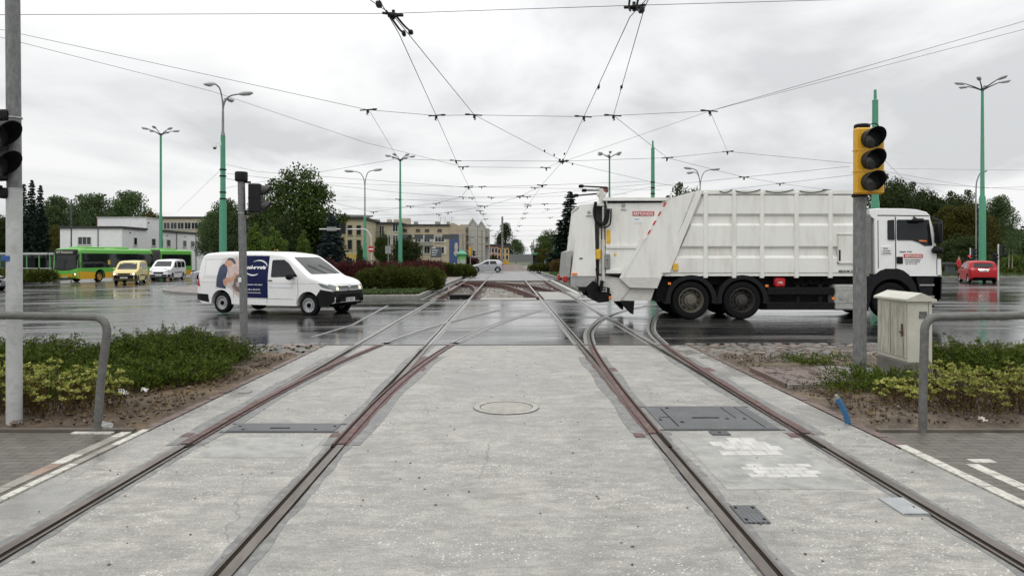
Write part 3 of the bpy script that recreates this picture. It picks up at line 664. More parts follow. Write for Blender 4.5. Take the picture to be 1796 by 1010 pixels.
# ---------------------------------------------------------------- vehicles: lofted bodies with panels laid on by ray casting
class Body:
    """Body shell lofted over stations along the length; s = distance from the nose. Local axes: +x forward, +y left, z up."""
    def __init__(B, L, Wd, top, sill, wheels, Rw, Ra, belt, hi=.14, lo=.05, front=(.5, .16), rear=(.3, .06), crown=.04, rad=.1, name='body', paint=None, parent=None, smooth_top=.06, Ww=.2, low=None):
        B.L, B.W, B.wheels, B.Rw = L, Wd, wheels, Rw
        tx = np.array([p[0] for p in top]); tz = np.array([p[1] for p in top]); H = tz.max(); B.H = H
        low = low or [(0, sill + .12), (.25, sill), (L - .25, sill), (L, sill + .14)]
        lx = np.array([p[0] for p in low]); lz = np.array([p[1] for p in low])
        ss = set(np.round(np.linspace(0, L, 64), 4)) | set(np.round(np.linspace(0, .3, 14), 4)) | set(np.round(L - np.linspace(0, .3, 14), 4))
        for w in wheels:
            for a in np.linspace(0, pi, 17): ss.add(round(w + Ra * cos(a), 4))
            ss.add(round(w - Ra - .002, 4)); ss.add(round(w + Ra + .002, 4))
        ss = sorted(s for s in ss if 0 <= s <= L)
        def ztop(s):
            k = np.array([-1, -.5, 0, .5, 1]) * smooth_top * min(1, s / .15 + .1, (L - s) / .15 + .1)
            return float(np.mean(np.interp(np.clip(s + k, 0, L), tx, tz)))
        def zbot(s):
            z = float(np.interp(s, lx, lz))
            for w in wheels:
                if abs(s - w) <= Ra: z = max(z, Rw + sqrt(max(0, Ra * Ra - (s - w) ** 2)))
            return z
        def plan(s):
            f = 1.0
            if s < front[0]: f = 1 - front[1] * ((front[0] - s) / front[0]) ** 2.4
            if L - s < rear[0]: f = min(f, 1 - rear[1] * ((rear[0] - (L - s)) / rear[0]) ** 2.4)
            return f
        def yw(s, z):
            t = 1 - lo * max(0, (belt - z) / belt) ** 1.6 if z < belt else 1 - hi * ((z - belt) / (H - belt)) ** 1.25
            return Wd / 2 * plan(s) * t
        rings = []
        for s in ss:
            zt = ztop(s); zb = min(zbot(s), zt - .04); r = min(rad, .45 * (zt - zb)); row = []
            for i in range(11): z = zb + (zt - r - zb) * i / 10; row.append((yw(s, z), z))
            ye = yw(s, zt - r)
            for i in range(1, 6): a = pi / 2 * i / 5; row.append((ye - r * (1 - cos(a)), zt - r + r * sin(a)))
            y1 = row[-1][0]; cr = min(crown, .5 * (zt - zb))
            for i in range(1, 6): y = y1 * (1 - i / 5); row.append((y, zt + cr * (1 - (y / y1) ** 2)))
            rings.append([(L / 2 - s, y, z) for y, z in row] + [(L / 2 - s, -y, z) for y, z in row[-2::-1]])
        n = len(rings[0]); v = [p for g in rings for p in g]
        f = [(i * n + j, i * n + j + 1, (i + 1) * n + j + 1, (i + 1) * n + j) for i in range(len(rings) - 1) for j in range(n - 1)]
        f += [(i * n, (i + 1) * n, (i + 1) * n + n - 1, i * n + n - 1) for i in range(len(rings) - 1)]
        f += [tuple(range(n)), tuple(range((len(rings) - 1) * n, len(rings) * n))]
        b = MB(); b.add(v, f); B.root = parent
        B.obj = b.build(name, paint, parent, 40)
        bm = bmesh.new(); bm.from_mesh(B.obj.data); B.bvh = BVHTree.FromBMesh(bm); bm.free()
        u = MB(); y2 = Wd / 2 - Ww - .06
        u.bx(-L / 2 + .2, L / 2 - .2, -y2, y2, sill - .02, min(.75 * H, belt * .95)); u.build('underbody', DARK, parent, 0)
    DIR = {'R': (Vector((0, 1, 0)), lambda u, v: (u, -9, v)), 'L': (Vector((0, -1, 0)), lambda u, v: (u, 9, v)), 'F': (Vector((-1, 0, 0)), lambda u, v: (29, u, v)),
           'B': (Vector((1, 0, 0)), lambda u, v: (-29, u, v)), 'T': (Vector((0, 0, -1)), lambda u, v: (u, v, 9))}
    def project(B, ax, pts, eps):
        d, fn = B.DIR[ax]; out = []
        for u, v in pts:
            o = Vector(fn(u, v)); h = B.bvh.ray_cast(o, d)
            if h[0] is None:
                near = B.bvh.find_nearest(Vector((u if ax in 'RLT' else (B.L / 2 if ax == 'F' else -B.L / 2), {'R': -B.W / 2, 'L': B.W / 2}.get(ax, u if ax in 'FB' else v), v if ax != 'T' else B.H)))
                p, n = near[0], near[1]
            else: p, n = h[0], h[1]
            if n.dot(d) > 0: n = -n
            out.append(p + (n * .5 - d * .5).normalized() * eps)
        return out
    def panel(B, name, ax, poly, m, eps=.004, grid=.1, parent=None, rnd=0, label=None):
        if rnd: poly = roundpoly(poly, rnd)
        bm = bmesh.new(); vs = [bm.verts.new((p[0], p[1], 0)) for p in poly]; bm.faces.new(vs)
        us = [p[0] for p in poly]; vv = [p[1] for p in poly]
        for k, (lo, hi) in enumerate(((min(us), max(us)), (min(vv), max(vv)))):
            c = lo + grid
            while c < hi - .01:
                co = (c, 0, 0) if k == 0 else (0, c, 0); no = (1, 0, 0) if k == 0 else (0, 1, 0)
                bmesh.ops.bisect_plane(bm, geom=bm.verts[:] + bm.edges[:] + bm.faces[:], plane_co=co, plane_no=no); c += grid
        bmesh.ops.triangulate(bm, faces=bm.faces[:]); bm.verts.index_update()
        P = B.project(ax, [(v.co.x, v.co.y) for v in bm.verts], eps); f = [tuple(v.index for v in q.verts) for q in bm.faces]; bm.free()
        b = MB(); b.add(P, f); o = b.build(name, m, parent or B.root, 60)
        if label: o['label'] = label
        return o
    def text(B, name, ax, txt, u, v, h, m, eps=.008, flip=1, parent=None, bold=.0, slant=0, center=False, width=None):
        vv, f, w = text_mesh(txt, h, bold); sx = (width / w) if width else 1
        if center: u -= flip * w * sx / 2
        P = B.project(ax, [(u + flip * (p[0] * sx + slant * p[1]), v + p[1]) for p in vv], eps)
        b = MB(); b.add(P, f); return b.build(name, m, parent or B.root, 0)
    def line(B, name, ax, pts, w, m=None, eps=.003, parent=None):
        """thin strip along a 2D polyline laid on the shell (panel gaps, trim)"""
        b = MB(); D = []
        for (a, c) in zip(pts, pts[1:]):
            k = max(1, int(sqrt((a[0] - c[0]) ** 2 + (a[1] - c[1]) ** 2) / .08)); D += [(a[0] + (c[0] - a[0]) * i / k, a[1] + (c[1] - a[1]) * i / k) for i in range(k)]
        D.append(pts[-1]); q = []
        for i in range(len(D)):
            t = Vector(D[min(i + 1, len(D) - 1)]) - Vector(D[max(i - 1, 0)]); t.normalize(); n = Vector((-t.y, t.x)) * w / 2
            q += [(D[i][0] + n.x, D[i][1] + n.y), (D[i][0] - n.x, D[i][1] - n.y)]
        P = B.project(ax, q, eps); b.add(P, [(i * 2, i * 2 + 1, i * 2 + 3, i * 2 + 2) for i in range(len(D) - 1)])
        return b.build(name, m or SEAM, parent or B.root, 0)
    def arch_trim(B, ax, w, R0, R1, m, eps=.012):
        n = 18; a = [pi * (-.06 + 1.12 * i / n) for i in range(n + 1)]; X = B.L / 2 - w
        q = []
        for t in a: q += [(X + R0 * cos(t), B.Rw + R0 * sin(t)), (X + R1 * cos(t), B.Rw + R1 * sin(t))]
        P = B.project(ax, q, eps); b = MB(); b.add(P, [(i * 2, i * 2 + 1, i * 2 + 3, i * 2 + 2) for i in range(n)]); b.build('arch_trim', m, B.root, 60)
    def wheel(B, kind, w, side, R=None, wd=.2, rimm=None):
        R = R or B.Rw; y = side * (B.W / 2 - wd / 2 - .035)
        wheel_at(B.root, B.L / 2 - w, y, R, wd, side, kind, rimm)
SEAM = mat('panel_gap', (.05, .05, .052), .6)
RIMS = mat('wheel_silver', (.42, .43, .44), .35, .7, .1); RIMD = mat('wheel_dull_steel', (.06, .057, .052), .55, .2, .25, dirt=((.05, .042, .034), .8), spec=.2)
def roundpoly(poly, r, n=4):
    out = []; k = len(poly)
    for i in range(k):
        a, q, e = (Vector(poly[j % k][:2]) for j in (i - 1, i, i + 1)); d1 = (a - q); d2 = (e - q); rr = min(r, d1.length * .45, d2.length * .45)
        p1 = q + d1.normalized() * rr; p2 = q + d2.normalized() * rr
        for t in range(n + 1): u = t / n; out.append(tuple(p1 * (1 - u) ** 2 + q * 2 * u * (1 - u) + p2 * u * u))
    return out
def wheel_at(root, x, y, R, wd, side, kind, rimm=None, name='wheel', z=None):
    z = R if z is None else z; h = wd / 2; r = R * .66; b = MB()
    prof = [(r, -h * .9), (R * .80, -h), (R * .95, -h * .93), (R, -h * .72), (R, h * .72), (R * .95, h * .93), (R * .80, h), (r, h * .9)]
    b.lathe(prof + [(r * .97, h * .5), (r * .97, -h * .5), (r, -h * .9)], (x, y, z), 'y', 32)
    for k in range(-1, 2):                                    # tread grooves as thin darker ribs
        b.lathe([(R + .001, k * h * .4 - .012), (R + .005, k * h * .4 - .009), (R + .005, k * h * .4 + .009), (R + .001, k * h * .4 + .012)], (x, y, z), 'y', 32)
    w = b.build(name, RUBBER, root, 50)
    b = MB(); s = side
    if kind == 'steel':
        b.lathe([(r * 1.0, s * h * .93), (r * .93, s * h * .95), (r * .88, s * h * .55), (r * .62, s * h * .45), (r * .55, s * h * .72), (r * .34, s * h * .74)], (x, y, z), 'y', 32, 0)
        b.lathe([(r * .36, s * h * .70), (r * .33, s * h * .90), (r * .2, s * h * .95), (0, s * h * .95)], (x, y, z), 'y', 20, 1)
        for i in range(12):
            a = 2 * pi * i / 12; b.lathe([(r * .055, s * h * .52), (0, s * h * .53)], (x + r * .75 * cos(a), y, z + r * .75 * sin(a)), 'y', 8, 1)
    elif kind == 'truck':
        b.lathe([(r * 1.0, s * h * .93), (r * .95, s * h * .96), (r * .9, s * h * .3), (r * .84, s * h * .16), (r * .5, s * h * .3), (r * .48, s * h * .62), (r * .32, s * h * .66), (r * .3, s * h * .85), (0, s * h * .87)], (x, y, z), 'y', 32, 0)
        for i in range(10):
            a = 2 * pi * i / 10; b.lathe([(r * .06, s * h * .2), (r * .055, s * h * .42), (0, s * h * .44)], (x + r * .7 * cos(a), y, z + r * .7 * sin(a)), 'y', 6, 0)
            a += pi / 10; b.lathe([(r * .085, s * h * .215), (0, s * h * .22)], (x + r * .72 * cos(a), y, z + r * .72 * sin(a)), 'y', 8, 1)
        b.lathe([(r * .97, s * h * .1), (0, s * h * .1)], (x, y, z), 'y', 24, 1)
    else:                                                     # spoked rim or hub cap
        b.lathe([(r * 1.0, s * h * .93), (r * .92, s * h * .97), (r * .88, s * h * .6)], (x, y, z), 'y', 32, 0)
        b.lathe([(r * .9, s * h * .35), (0, s * h * .35)], (x, y, z), 'y', 24, 1)
        b.lathe([(r * .24, s * h * .4), (r * .22, s * h * .82), (0, s * h * .85)], (x, y, z), 'y', 16, 0)
        ns = 7 if kind == 'cap' else 5
        for i in range(ns):
            a = 2 * pi * i / ns + .3; ca, sa = cos(a), sin(a); w1, w2 = (r * .13, r * .2) if kind == 'cap' else (r * .09, r * .12)
            q = [(r * .15 * ca - w1 * sa, r * .15 * sa + w1 * ca), (r * .15 * ca + w1 * sa, r * .15 * sa - w1 * ca), (r * .93 * ca + w2 * sa, r * .93 * sa - w2 * ca), (r * .93 * ca - w2 * sa, r * .93 * sa + w2 * ca)]
            b.prism([(x + p, y + s * h * .45, z + t) for p, t in q], (0, s * h * .33, 0), 0)
    b.build('rim', [rimm or RIMS, DARK], w, 40)
    return w
def mirror_at(root, B, x, z, side, m, size=(.12, .2, .17), out=.13):
    p = B.project('L' if side > 0 else 'R', [(x, z)], .0)[0]; b = MB()
    b.tube([p, p + Vector((.02, side * out * .6, .03))], [.03, .025], 8)
    b.ell((p.x + .01, p.y + side * out, p.z + .05), (size[0] / 2, size[1] / 2, size[2] / 2), 0, 12, 8); b.build('wing_mirror', m, root, 50)
def handle_at(B, ax, u, v, m, w=.16):
    B.panel('door_handle', ax, [(u - w / 2, v - .018), (u + w / 2, v - .018), (u + w / 2, v + .018), (u - w / 2, v + .018)], m, .018, .1, None, .015)
def rect(u0, u1, v0, v1): return [(u0, v0), (u1, v0), (u1, v1), (u0, v1)]

# ---- white delivery van with a printed wrap ----------------------------------------------------------
def white_van():
    x, y = X_at(474, 21.2), 21.2
    R_ = thing('delivery_van', 'white delivery van with navy ecol-serwis panel and printed worker on its side', 'van', (-7.35, 23.25, gz(-7.35)), radians(-22))
    VW = mat('van_white', (.80, .80, .79), .3, coat=.5, var=.02, scale=2, dirt=((.62, .61, .58), .3))
    L = 5.3
    top = [(0, .62), (.03, .80), (.07, .93), (.18, 1.04), (.45, 1.13), (.78, 1.21), (.95, 1.31), (1.30, 1.57), (1.68, 1.82), (1.85, 1.885), (2.3, 1.94), (3.4, 1.965), (4.6, 1.955), (5.0, 1.92), (5.14, 1.82), (5.20, 1.5), (5.26, 1.05), (5.3, .7)]
    B = Body(L, 1.90, top, .30, (.86, 4.26), .33, .42, 1.10, .135, .04, (.55, .2), (.25, .05), .035, .11, 'body', VW, R_)
    h = L / 2
    for w in (.86, 4.26):
        for s in (1, -1): B.wheel('steel', w, s, .33, .21)
    BLU = mat('wrap_navy', (.012, .016, .062), .5, var=.1, spec=.08); WT = mat('wrap_white', (.8, .8, .8), .35, var=.02)
    U = lambda s: h - s
    for ax in 'RL':
        f = 1
        B.panel('side_window', ax, [(U(1.24), 1.2), (U(2.26), 1.17), (U(2.26), 1.71), (U(1.80), 1.72), (U(1.60), 1.60)], GLASS, .005, .1, None, .05)
        B.line('door_gap', ax, [(U(1.3), .36), (U(1.22), .75), (U(1.24), 1.10)], .012); B.line('door_gap', ax, [(U(2.42), .36), (U(2.42), 1.82)], .012)
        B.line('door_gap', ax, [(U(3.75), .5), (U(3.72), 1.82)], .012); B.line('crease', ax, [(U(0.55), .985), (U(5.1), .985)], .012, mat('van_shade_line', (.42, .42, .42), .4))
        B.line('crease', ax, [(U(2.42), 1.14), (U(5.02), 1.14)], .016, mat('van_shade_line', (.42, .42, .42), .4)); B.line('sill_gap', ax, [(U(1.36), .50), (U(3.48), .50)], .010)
        handle_at(B, ax, U(2.28), 1.07, BLACK)
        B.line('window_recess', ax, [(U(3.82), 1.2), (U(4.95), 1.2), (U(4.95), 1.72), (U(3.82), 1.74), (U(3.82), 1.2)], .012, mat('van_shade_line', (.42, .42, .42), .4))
        B.panel('rear_bumper', ax, [(U(4.76), .34), (U(5.33), .42), (U(5.33), .62), (U(4.8), .60)], BLACK, .012, .08)
        B.panel('front_bumper', ax, [(U(-.02), .26), (U(0.5), .26), (U(0.55), .62), (U(0.4), .82), (U(-.02), .74)], BLACK, .012, .06)
    # printed wrap, right-hand (visible) side
    p = B.panel('wrap_panel', 'R', [(U(3.42), .52), (U(2.38), .52), (U(2.38), 1.84), (U(3.42), 1.85)], BLU, .0035, .1)
    B.text('wrap_lettering', 'R', 'ecol-serwis', U(3.33), 1.43, .11, WT, .008, 1, p, .008, .15, width=.84)
    for (cx, cz, a0, a1, rr) in ((U(2.80), 1.47, .15, 2.2, 1), (U(2.96), 1.46, 3.35, 5.3, 1)):
        n = 16; q = []
        for i in range(n + 1):
            a = a0 + (a1 - a0) * i / n; t = .055 * sin(pi * i / n) ** .6 * (1 - .6 * (i / n if a0 < 1 else 1 - i / n)); q += [(cx + .36 * cos(a), cz + .21 * sin(a)), (cx + (.36 + t) * cos(a), cz + (.21 + t) * sin(a))]
        P = B.project('R', q, .008); b = MB(); b.add(P, [(i * 2, i * 2 + 1, i * 2 + 3, i * 2 + 2) for i in range(n)]); b.build('wrap_swoosh', WT, p, 0)
    B.text('wrap_lettering', 'R', 'ODWADNIANIE I POMPY MOBILNE', U(3.25), .915, .038, WT, .008, 1, p, .001, width=.66)
    B.text('wrap_lettering', 'R', '+48 61 282 07 04', U(3.18), .755, .05, WT, .008, 1, p, .001, width=.5)
    B.text('wrap_lettering', 'R', 'www.ecol-serwis.com.pl', U(3.22), .665, .04, WT, .008, 1, p, .001, width=.56)
    B.text('door_lettering', 'R', 'Siec uslug ekologicznych', U(2.34), .84, .055, mat('pale_blue_print', (.45, .58, .68), .4), .007, 1, None, 0, .2, width=.9)
    B.text('bonnet_lettering', 'T', 'ecol-serwis', U(0.62), .17, .07, mat('pale_blue_print', (.45, .58, .68), .4), .007, 1, None)
    SK = mat('print_skin', (.55, .30, .20), .35, var=.15); JK = mat('print_jacket', (.03, .042, .085), .35, var=.4, scale=5); GB = mat('print_grey_brown', (.50, .46, .43), .35, var=.25, scale=4)
    DB = mat('print_dark_brown', (.16, .12, .105), .35, var=.5, scale=9); CAP = mat('print_cap', (.055, .06, .085), .35); PK = mat('print_pinkish', (.56, .44, .40), .35, var=.15, scale=3)
    V = mat('print_vignette', (.60, .575, .55), .35, var=.12, scale=3)
    g = B.panel('printed_picture', 'R', [(U(4.526), .78), (U(4.436), 1.0), (U(4.402), 1.5), (U(4.232), 1.78), (U(3.430), 1.85), (U(3.430), .52), (U(3.622), .52), (U(3.758), .7), (U(3.984), .84)], V, .0022, .1, None, .1)
    for nm, poly, m_, e in (('printed_backdrop', [(U(4.119), 1.74), (U(3.441), 1.76), (U(3.441), .58), (U(3.701), .62), (U(3.893), .95)], PK, .0030),
                            ('printed_machine', [(U(3.758), 1.20), (U(3.453), 1.28), (U(3.453), .66), (U(3.667), .72), (U(3.803), .86), (U(3.713), 1.0)], DB, .0036),
                            ('printed_machine', [(U(3.645), .98), (U(3.464), 1.06), (U(3.464), .88), (U(3.611), .84)], GB, .0040),
                            ('printed_jacket', [(U(4.458), .84), (U(4.436), 1.15), (U(4.345), 1.48), (U(4.210), 1.60), (U(4.074), 1.55), (U(4.006), 1.38), (U(4.051), 1.16), (U(4.097), .95), (U(4.051), .78), (U(4.210), .80)], JK, .0038),
                            ('printed_arm', [(U(4.187), 1.06), (U(4.074), 1.12), (U(3.780), 1.17), (U(3.667), 1.32), (U(3.599), 1.30), (U(3.713), 1.08), (U(3.961), .98), (U(4.051), .86), (U(4.142), .9)], SK, .0044),
                            ('printed_head', [(U(4.165), 1.56), (U(4.142), 1.68), (U(4.006), 1.75), (U(3.871), 1.70), (U(3.826), 1.58), (U(3.916), 1.48), (U(4.051), 1.50)], SK, .0046),
                            ('printed_cap', [(U(4.097), 1.69), (U(4.029), 1.78), (U(3.826), 1.77), (U(3.735), 1.66), (U(3.690), 1.56), (U(3.780), 1.58), (U(3.848), 1.65), (U(3.961), 1.71)], CAP, .0052)):
        B.panel(nm, 'R', poly, m_, e, .08, g, .05)
    # front
    B.panel('windscreen', 'F', [(-.76, 1.27), (.76, 1.27), (.70, 1.60), (.64, 1.80), (-.64, 1.80), (-.70, 1.60)], GLASS, .004, .1, None, .06)
    for yy in (-.05, .5): B.line('wiper', 'F', [(yy, 1.28), (yy - .42, 1.55)], .03, BLACK, .02)
    for s in (1, -1):
        hl = B.panel('headlight', 'F', [(s * .86, .985), (s * .50, .87), (s * .46, .79), (s * .78, .78), (s * .88, .86)], mat('headlight_housing', (.22, .23, .24), .12, .5, coat=.8), .012, .05, None, .03)
        B.panel('headlight_lamp', 'F', roundpoly(rect(s * .60 - .055, s * .60 + .055, .79, .88), .05), mat('warm_lamp', (1, .78, .5), .2, emit=1.6), .018, .05, hl)
        B.panel('headlight_side', 'R' if s < 0 else 'L', [(U(0.04), .80), (U(0.36), .90), (U(0.5), 1.0), (U(0.3), .985), (U(0.05), .90)], mat('headlight_housing', (.22, .23, .24), .12, .5), .010, .05, hl)
        mirror_at(R_, B, U(1.42), 1.16, s, BLACK, (.18, .30, .23), .18)
        B.panel('fog_recess', 'F', rect(s * .62 - .12, s * .62 + .12, .42, .52), DARK, .016, .06, None, .03)
    gr = B.panel('grille', 'F', [(-.49, .79), (.49, .79), (.53, .92), (-.53, .92)], BLACK, .011, .06)
    for z in (.80, .845, .905): B.line('grille_bar', 'F', [(-.48, z), (.48, z)], .012, CHROME, .018, gr)
    B.panel('front_bumper', 'F', [(-.95, .26), (.95, .26), (.95, .62), (.80, .77), (-.80, .77), (-.95, .62)], BLACK, .010, .06)
    for z in (.56, .63): B.line('bumper_slot', 'F', [(-.6, z), (.6, z)], .035, DARK, .016)
    p = B.panel('number_plate', 'F', rect(-.26, .26, .44, .55), PLATEW, .022, .1); B.panel('plate_stripe', 'F', rect(-.26, -.22, .44, .55), BLU, .026, .1, p)
    B.text('plate_lettering', 'F', 'PO 5X417', -.19, .465, .07, BLACK, .027, 1, p, .002, width=.40)
    b = MB(); c = B.project('F', [(0, .855)], .03)[0]                      # round emblem with its two letters
    b.lathe([(.085, 0), (.085, .014), (.072, .014), (.072, 0)], c, 'x', 24)
    for q in ([(-.045, .055), (-.032, .055), (0, .005), (-.006, -.002)], [(.045, .055), (.032, .055), (0, .005), (.006, -.002)], [(-.06, .03), (-.048, .035), (-.022, -.06), (-.032, -.055)], [(.06, .03), (.048, .035), (.022, -.06), (.032, -.055)], [(-.032, -.055), (-.02, -.06), (.003, -.012), (-.006, -.01)], [(.032, -.055), (.02, -.06), (-.003, -.012), (.006, -.01)]):
        b.prism([(c.x, c.y + p[0], c.z + p[1]) for p in q], (.012, 0, 0))
    b.build('emblem', CHROME, gr, 40)
    # rear
    for s in (1, -1):
        B.panel('tail_light', 'R' if s < 0 else 'L', [(U(5.14), .86), (U(5.3), .86), (U(5.3), 1.16), (U(5.2), 1.16)], REDL, .010, .06)
        B.panel('tail_light', 'B', rect(s * .84 - .05, s * .84 + .05, .86, 1.16), REDL, .012, .06)
    B.panel('rear_window', 'B', [(-.72, 1.2), (.72, 1.2), (.66, 1.75), (-.66, 1.75)], GLASS, .005, .1, None, .05); B.panel('rear_bumper', 'B', rect(-.93, .93, .36, .58), BLACK, .015, .1)
white_van()

# ---- generic passenger vehicles ------------------------------------------------------------------
def car(name, label, cat, loc, heading, L, Wd, top, sill, wheels, Rw, belt, paint, wins, screen, rearwin, plate, kind='alloy', hi=.2, dark_bumper=None, lights_on=False, mirrors=None, group=None, extra=None, wd=.19, grille=None, lamp=None, tail=None, front=(.6, .2), rear=(.5, .14), rub=None, handles=()):
    R_ = thing(name, label, cat, loc, heading, group); h = L / 2; U = lambda s: h - s
    B = Body(L, Wd, top, sill, wheels, Rw, Rw + .07, belt, hi, .05, front, rear, .04, .09, 'body', paint, R_)
    for w in wheels:
        for s in (1, -1): B.wheel(kind, w, s, Rw, wd)
    for ax in 'RL':
        for poly in wins: B.panel('side_window', ax, [(U(a), b_) for a, b_ in poly], GLASS, .004, .08, None, .04)
        gx = sorted({(max(a for a, _ in wins[i]) + min(a for a, _ in wins[i + 1])) / 2 for i in range(len(wins) - 1)})
        for x in gx: B.line('door_gap', ax, [(U(x), sill + .08), (U(x), belt + .02)], .012)
        for (a, z) in handles: handle_at(B, ax, U(a), z, SEAM)
        if rub: B.line('rub_strip', ax, [(U(wheels[0] + Rw + .12), rub), (U(wheels[1] - Rw - .12), rub)], .07, BLACK, .012)
        if dark_bumper: B.panel('bumper', ax, [(U(-.02), sill + .1), (U(.42), sill), (U(.42), dark_bumper), (U(-.02), dark_bumper)], BLACK, .011, .06); B.panel('bumper', ax, [(U(L - .35), sill), (U(L + .02), sill + .1), (U(L + .02), dark_bumper), (U(L - .35), dark_bumper)], BLACK, .011, .06)
    B.panel('windscreen', 'F', screen, GLASS, .004, .1, None, .05); B.panel('rear_window', 'B', rearwin, GLASS, .004, .1, None, .05)
    if dark_bumper: B.panel('front_bumper', 'F', rect(-Wd / 2, Wd / 2, sill + .06, dark_bumper), BLACK, .010, .08); B.panel('rear_bumper', 'B', rect(-Wd / 2, Wd / 2, sill + .06, dark_bumper), BLACK, .010, .08)
    if grille: B.panel('grille', 'F', grille, BLACK, .012, .06, None, .03)
    if lamp:
        for s in (1, -1):
            hl = B.panel('headlight', 'F', [(s * u, v) for u, v in lamp], mat('headlight_housing', (.22, .23, .24), .12, .5), .012, .05, None, .03)
            if lights_on:
                cu = sum(p[0] for p in lamp) / len(lamp); cv = sum(p[1] for p in lamp) / len(lamp); B.panel('headlight_lamp', 'F', roundpoly(rect(s * cu - .07, s * cu + .07, cv - .055, cv + .055), .05), LAMPW, .02, .06, hl)
    if tail:
        for s in (1, -1):
            B.panel('tail_light', 'B', [(s * u, v) for u, v in tail], REDL, .012, .05, None, .03)
            zz = [v for _, v in tail]; B.panel('tail_light', 'L' if s > 0 else 'R', rect(-h - .02, -h + .22, min(zz) + .01, max(zz) - .01), REDL, .010, .05)
    for ax in 'FB':
        p = B.panel('number_plate', ax, rect(-.26, .26, plate[0 if ax == 'F' else 1] - .055, plate[0 if ax == 'F' else 1] + .055), PLATEW, .026, .1)
        B.text('plate_lettering', ax, 'PO %s' % ('4K20L' if 'red' in label else '7MF12'), 0, plate[0 if ax == 'F' else 1] - .033, .066, BLACK, .030, 1 if ax == 'F' else -1, p, .002, 0, True)
    if mirrors:
        for s in (1, -1): mirror_at(R_, B, U(mirrors[0]), mirrors[1], s, mirrors[2], (.1, .18, .14), .12)
    if extra: extra(B, U)
    return R_, B
def place(px, Y, ground=None):
    x = X_at(px, Y); return (x, Y, gz(x) if ground is None else ground)
YEL = mat('pale_yellow_paint', (.62, .52, .20), .3, coat=.15, var=.03); SILV = mat('silver_paint', (.40, .41, .43), .3, .35, coat=.4, var=.05); REDC = mat('red_paint', (.36, .006, .010), .35, spec=.25, var=.05); CWH = mat('car_white', (.74, .745, .74), .3, coat=.4, var=.02); DKC = mat('dark_grey_paint', (.05, .055, .06), .25, .3, coat=.6)
# pale yellow leisure van facing the camera
car('small_van', 'pale yellow van with black bumpers and lit headlamps beside the bus', 'van', place(229, 57), radians(-75), 4.16, 1.72,
    [(0, .58), (.05, .85), (.15, .98), (.6, 1.08), (.95, 1.14), (1.5, 1.62), (1.75, 1.74), (2.3, 1.81), (3.6, 1.82), (4.0, 1.76), (4.08, 1.3), (4.14, .9), (4.16, .6)], .28, (.83, 3.39), .31, 1.05, YEL,
    [[(1.25, 1.12), (2.05, 1.1), (2.05, 1.62), (1.6, 1.6)], [(2.15, 1.1), (2.95, 1.1), (2.95, 1.63), (2.15, 1.63)], [(3.05, 1.1), (3.75, 1.12), (3.7, 1.6), (3.05, 1.63)]],
    [(-.70, 1.16), (.70, 1.16), (.60, 1.66), (-.60, 1.66)], [(-.62, 1.12), (.62, 1.12), (.58, 1.62), (-.58, 1.62)], (.52, .75), 'steel', .13, .72, True, (1.2, 1.16, YEL), 'vehicles queueing on the left',
    None, .18, [(-.42, .74), (.42, .74), (.45, .86), (-.45, .86)], [(.52, .72), (.80, .74), (.80, .90), (.54, .86)], None, (.5, .16), (.3, .08), .68, ((1.98, .98),))
# white MPV behind it
car('passenger_van', 'white passenger van with dark side strips standing behind the pale yellow van', 'van', place(294, 67), radians(-83), 4.8, 1.9,
    [(0, .6), (.05, .88), (.2, 1.02), (.7, 1.16), (.95, 1.24), (1.7, 1.78), (2.0, 1.87), (2.8, 1.92), (4.2, 1.92), (4.62, 1.85), (4.7, 1.3), (4.78, .9), (4.8, .6)], .26, (.95, 3.95), .33, 1.12, CWH,
    [[(1.35, 1.2), (2.1, 1.17), (2.1, 1.70), (1.75, 1.68)], [(2.25, 1.17), (3.35, 1.17), (3.35, 1.72), (2.25, 1.72)], [(3.45, 1.17), (4.4, 1.2), (4.35, 1.70), (3.45, 1.72)]],
    [(-.76, 1.28), (.76, 1.28), (.64, 1.76), (-.64, 1.76)], [(-.68, 1.2), (.68, 1.2), (.62, 1.72), (-.62, 1.72)], (.5, .8), 'steel', .13, .56, False, (1.3, 1.22, BLACK), 'vehicles queueing on the left',
    None, .2, [(-.4, .62), (.4, .62), (.46, .78), (-.46, .78)], [(.50, .76), (.86, .82), (.86, 1.02), (.60, .92)], None, (.6, .2), (.3, .07), .72, ((2.05, 1.03), (2.4, 1.03)))
# grey estate half hidden behind the bus tail and the van
car('estate_car', 'silver grey estate car with roof rails half hidden behind the white delivery van', 'car', place(389, 60, gz(-24)), radians(196), 4.7, 1.8,
    [(0, .55), (.08, .75), (.3, .85), (1.1, .98), (1.35, 1.05), (2.1, 1.48), (2.5, 1.62), (3.5, 1.66), (4.1, 1.60), (4.5, 1.15), (4.65, .9), (4.7, .6)], .24, (.9, 3.6), .34, .95, SILV,
    [[(1.7, 1.0), (2.5, .99), (2.5, 1.42), (2.25, 1.38)], [(2.6, .99), (3.4, .99), (3.4, 1.46), (2.6, 1.44)], [(3.5, .99), (4.3, 1.05), (3.95, 1.46), (3.5, 1.46)]],
    [(-.70, 1.1), (.70, 1.1), (.58, 1.5), (-.58, 1.5)], [(-.62, 1.05), (.62, 1.05), (.54, 1.5), (-.54, 1.5)], (.5, .85), 'alloy', .2, None, True, (1.65, 1.0, SILV), 'vehicles queueing on the left', None, .2,
    [(-.4, .62), (.4, .62), (.4, .74), (-.4, .74)], [(.50, .64), (.84, .66), (.80, .80), (.52, .75)], [(.60, .82), (.84, .82), (.84, 1.0), (.62, 1.0)])
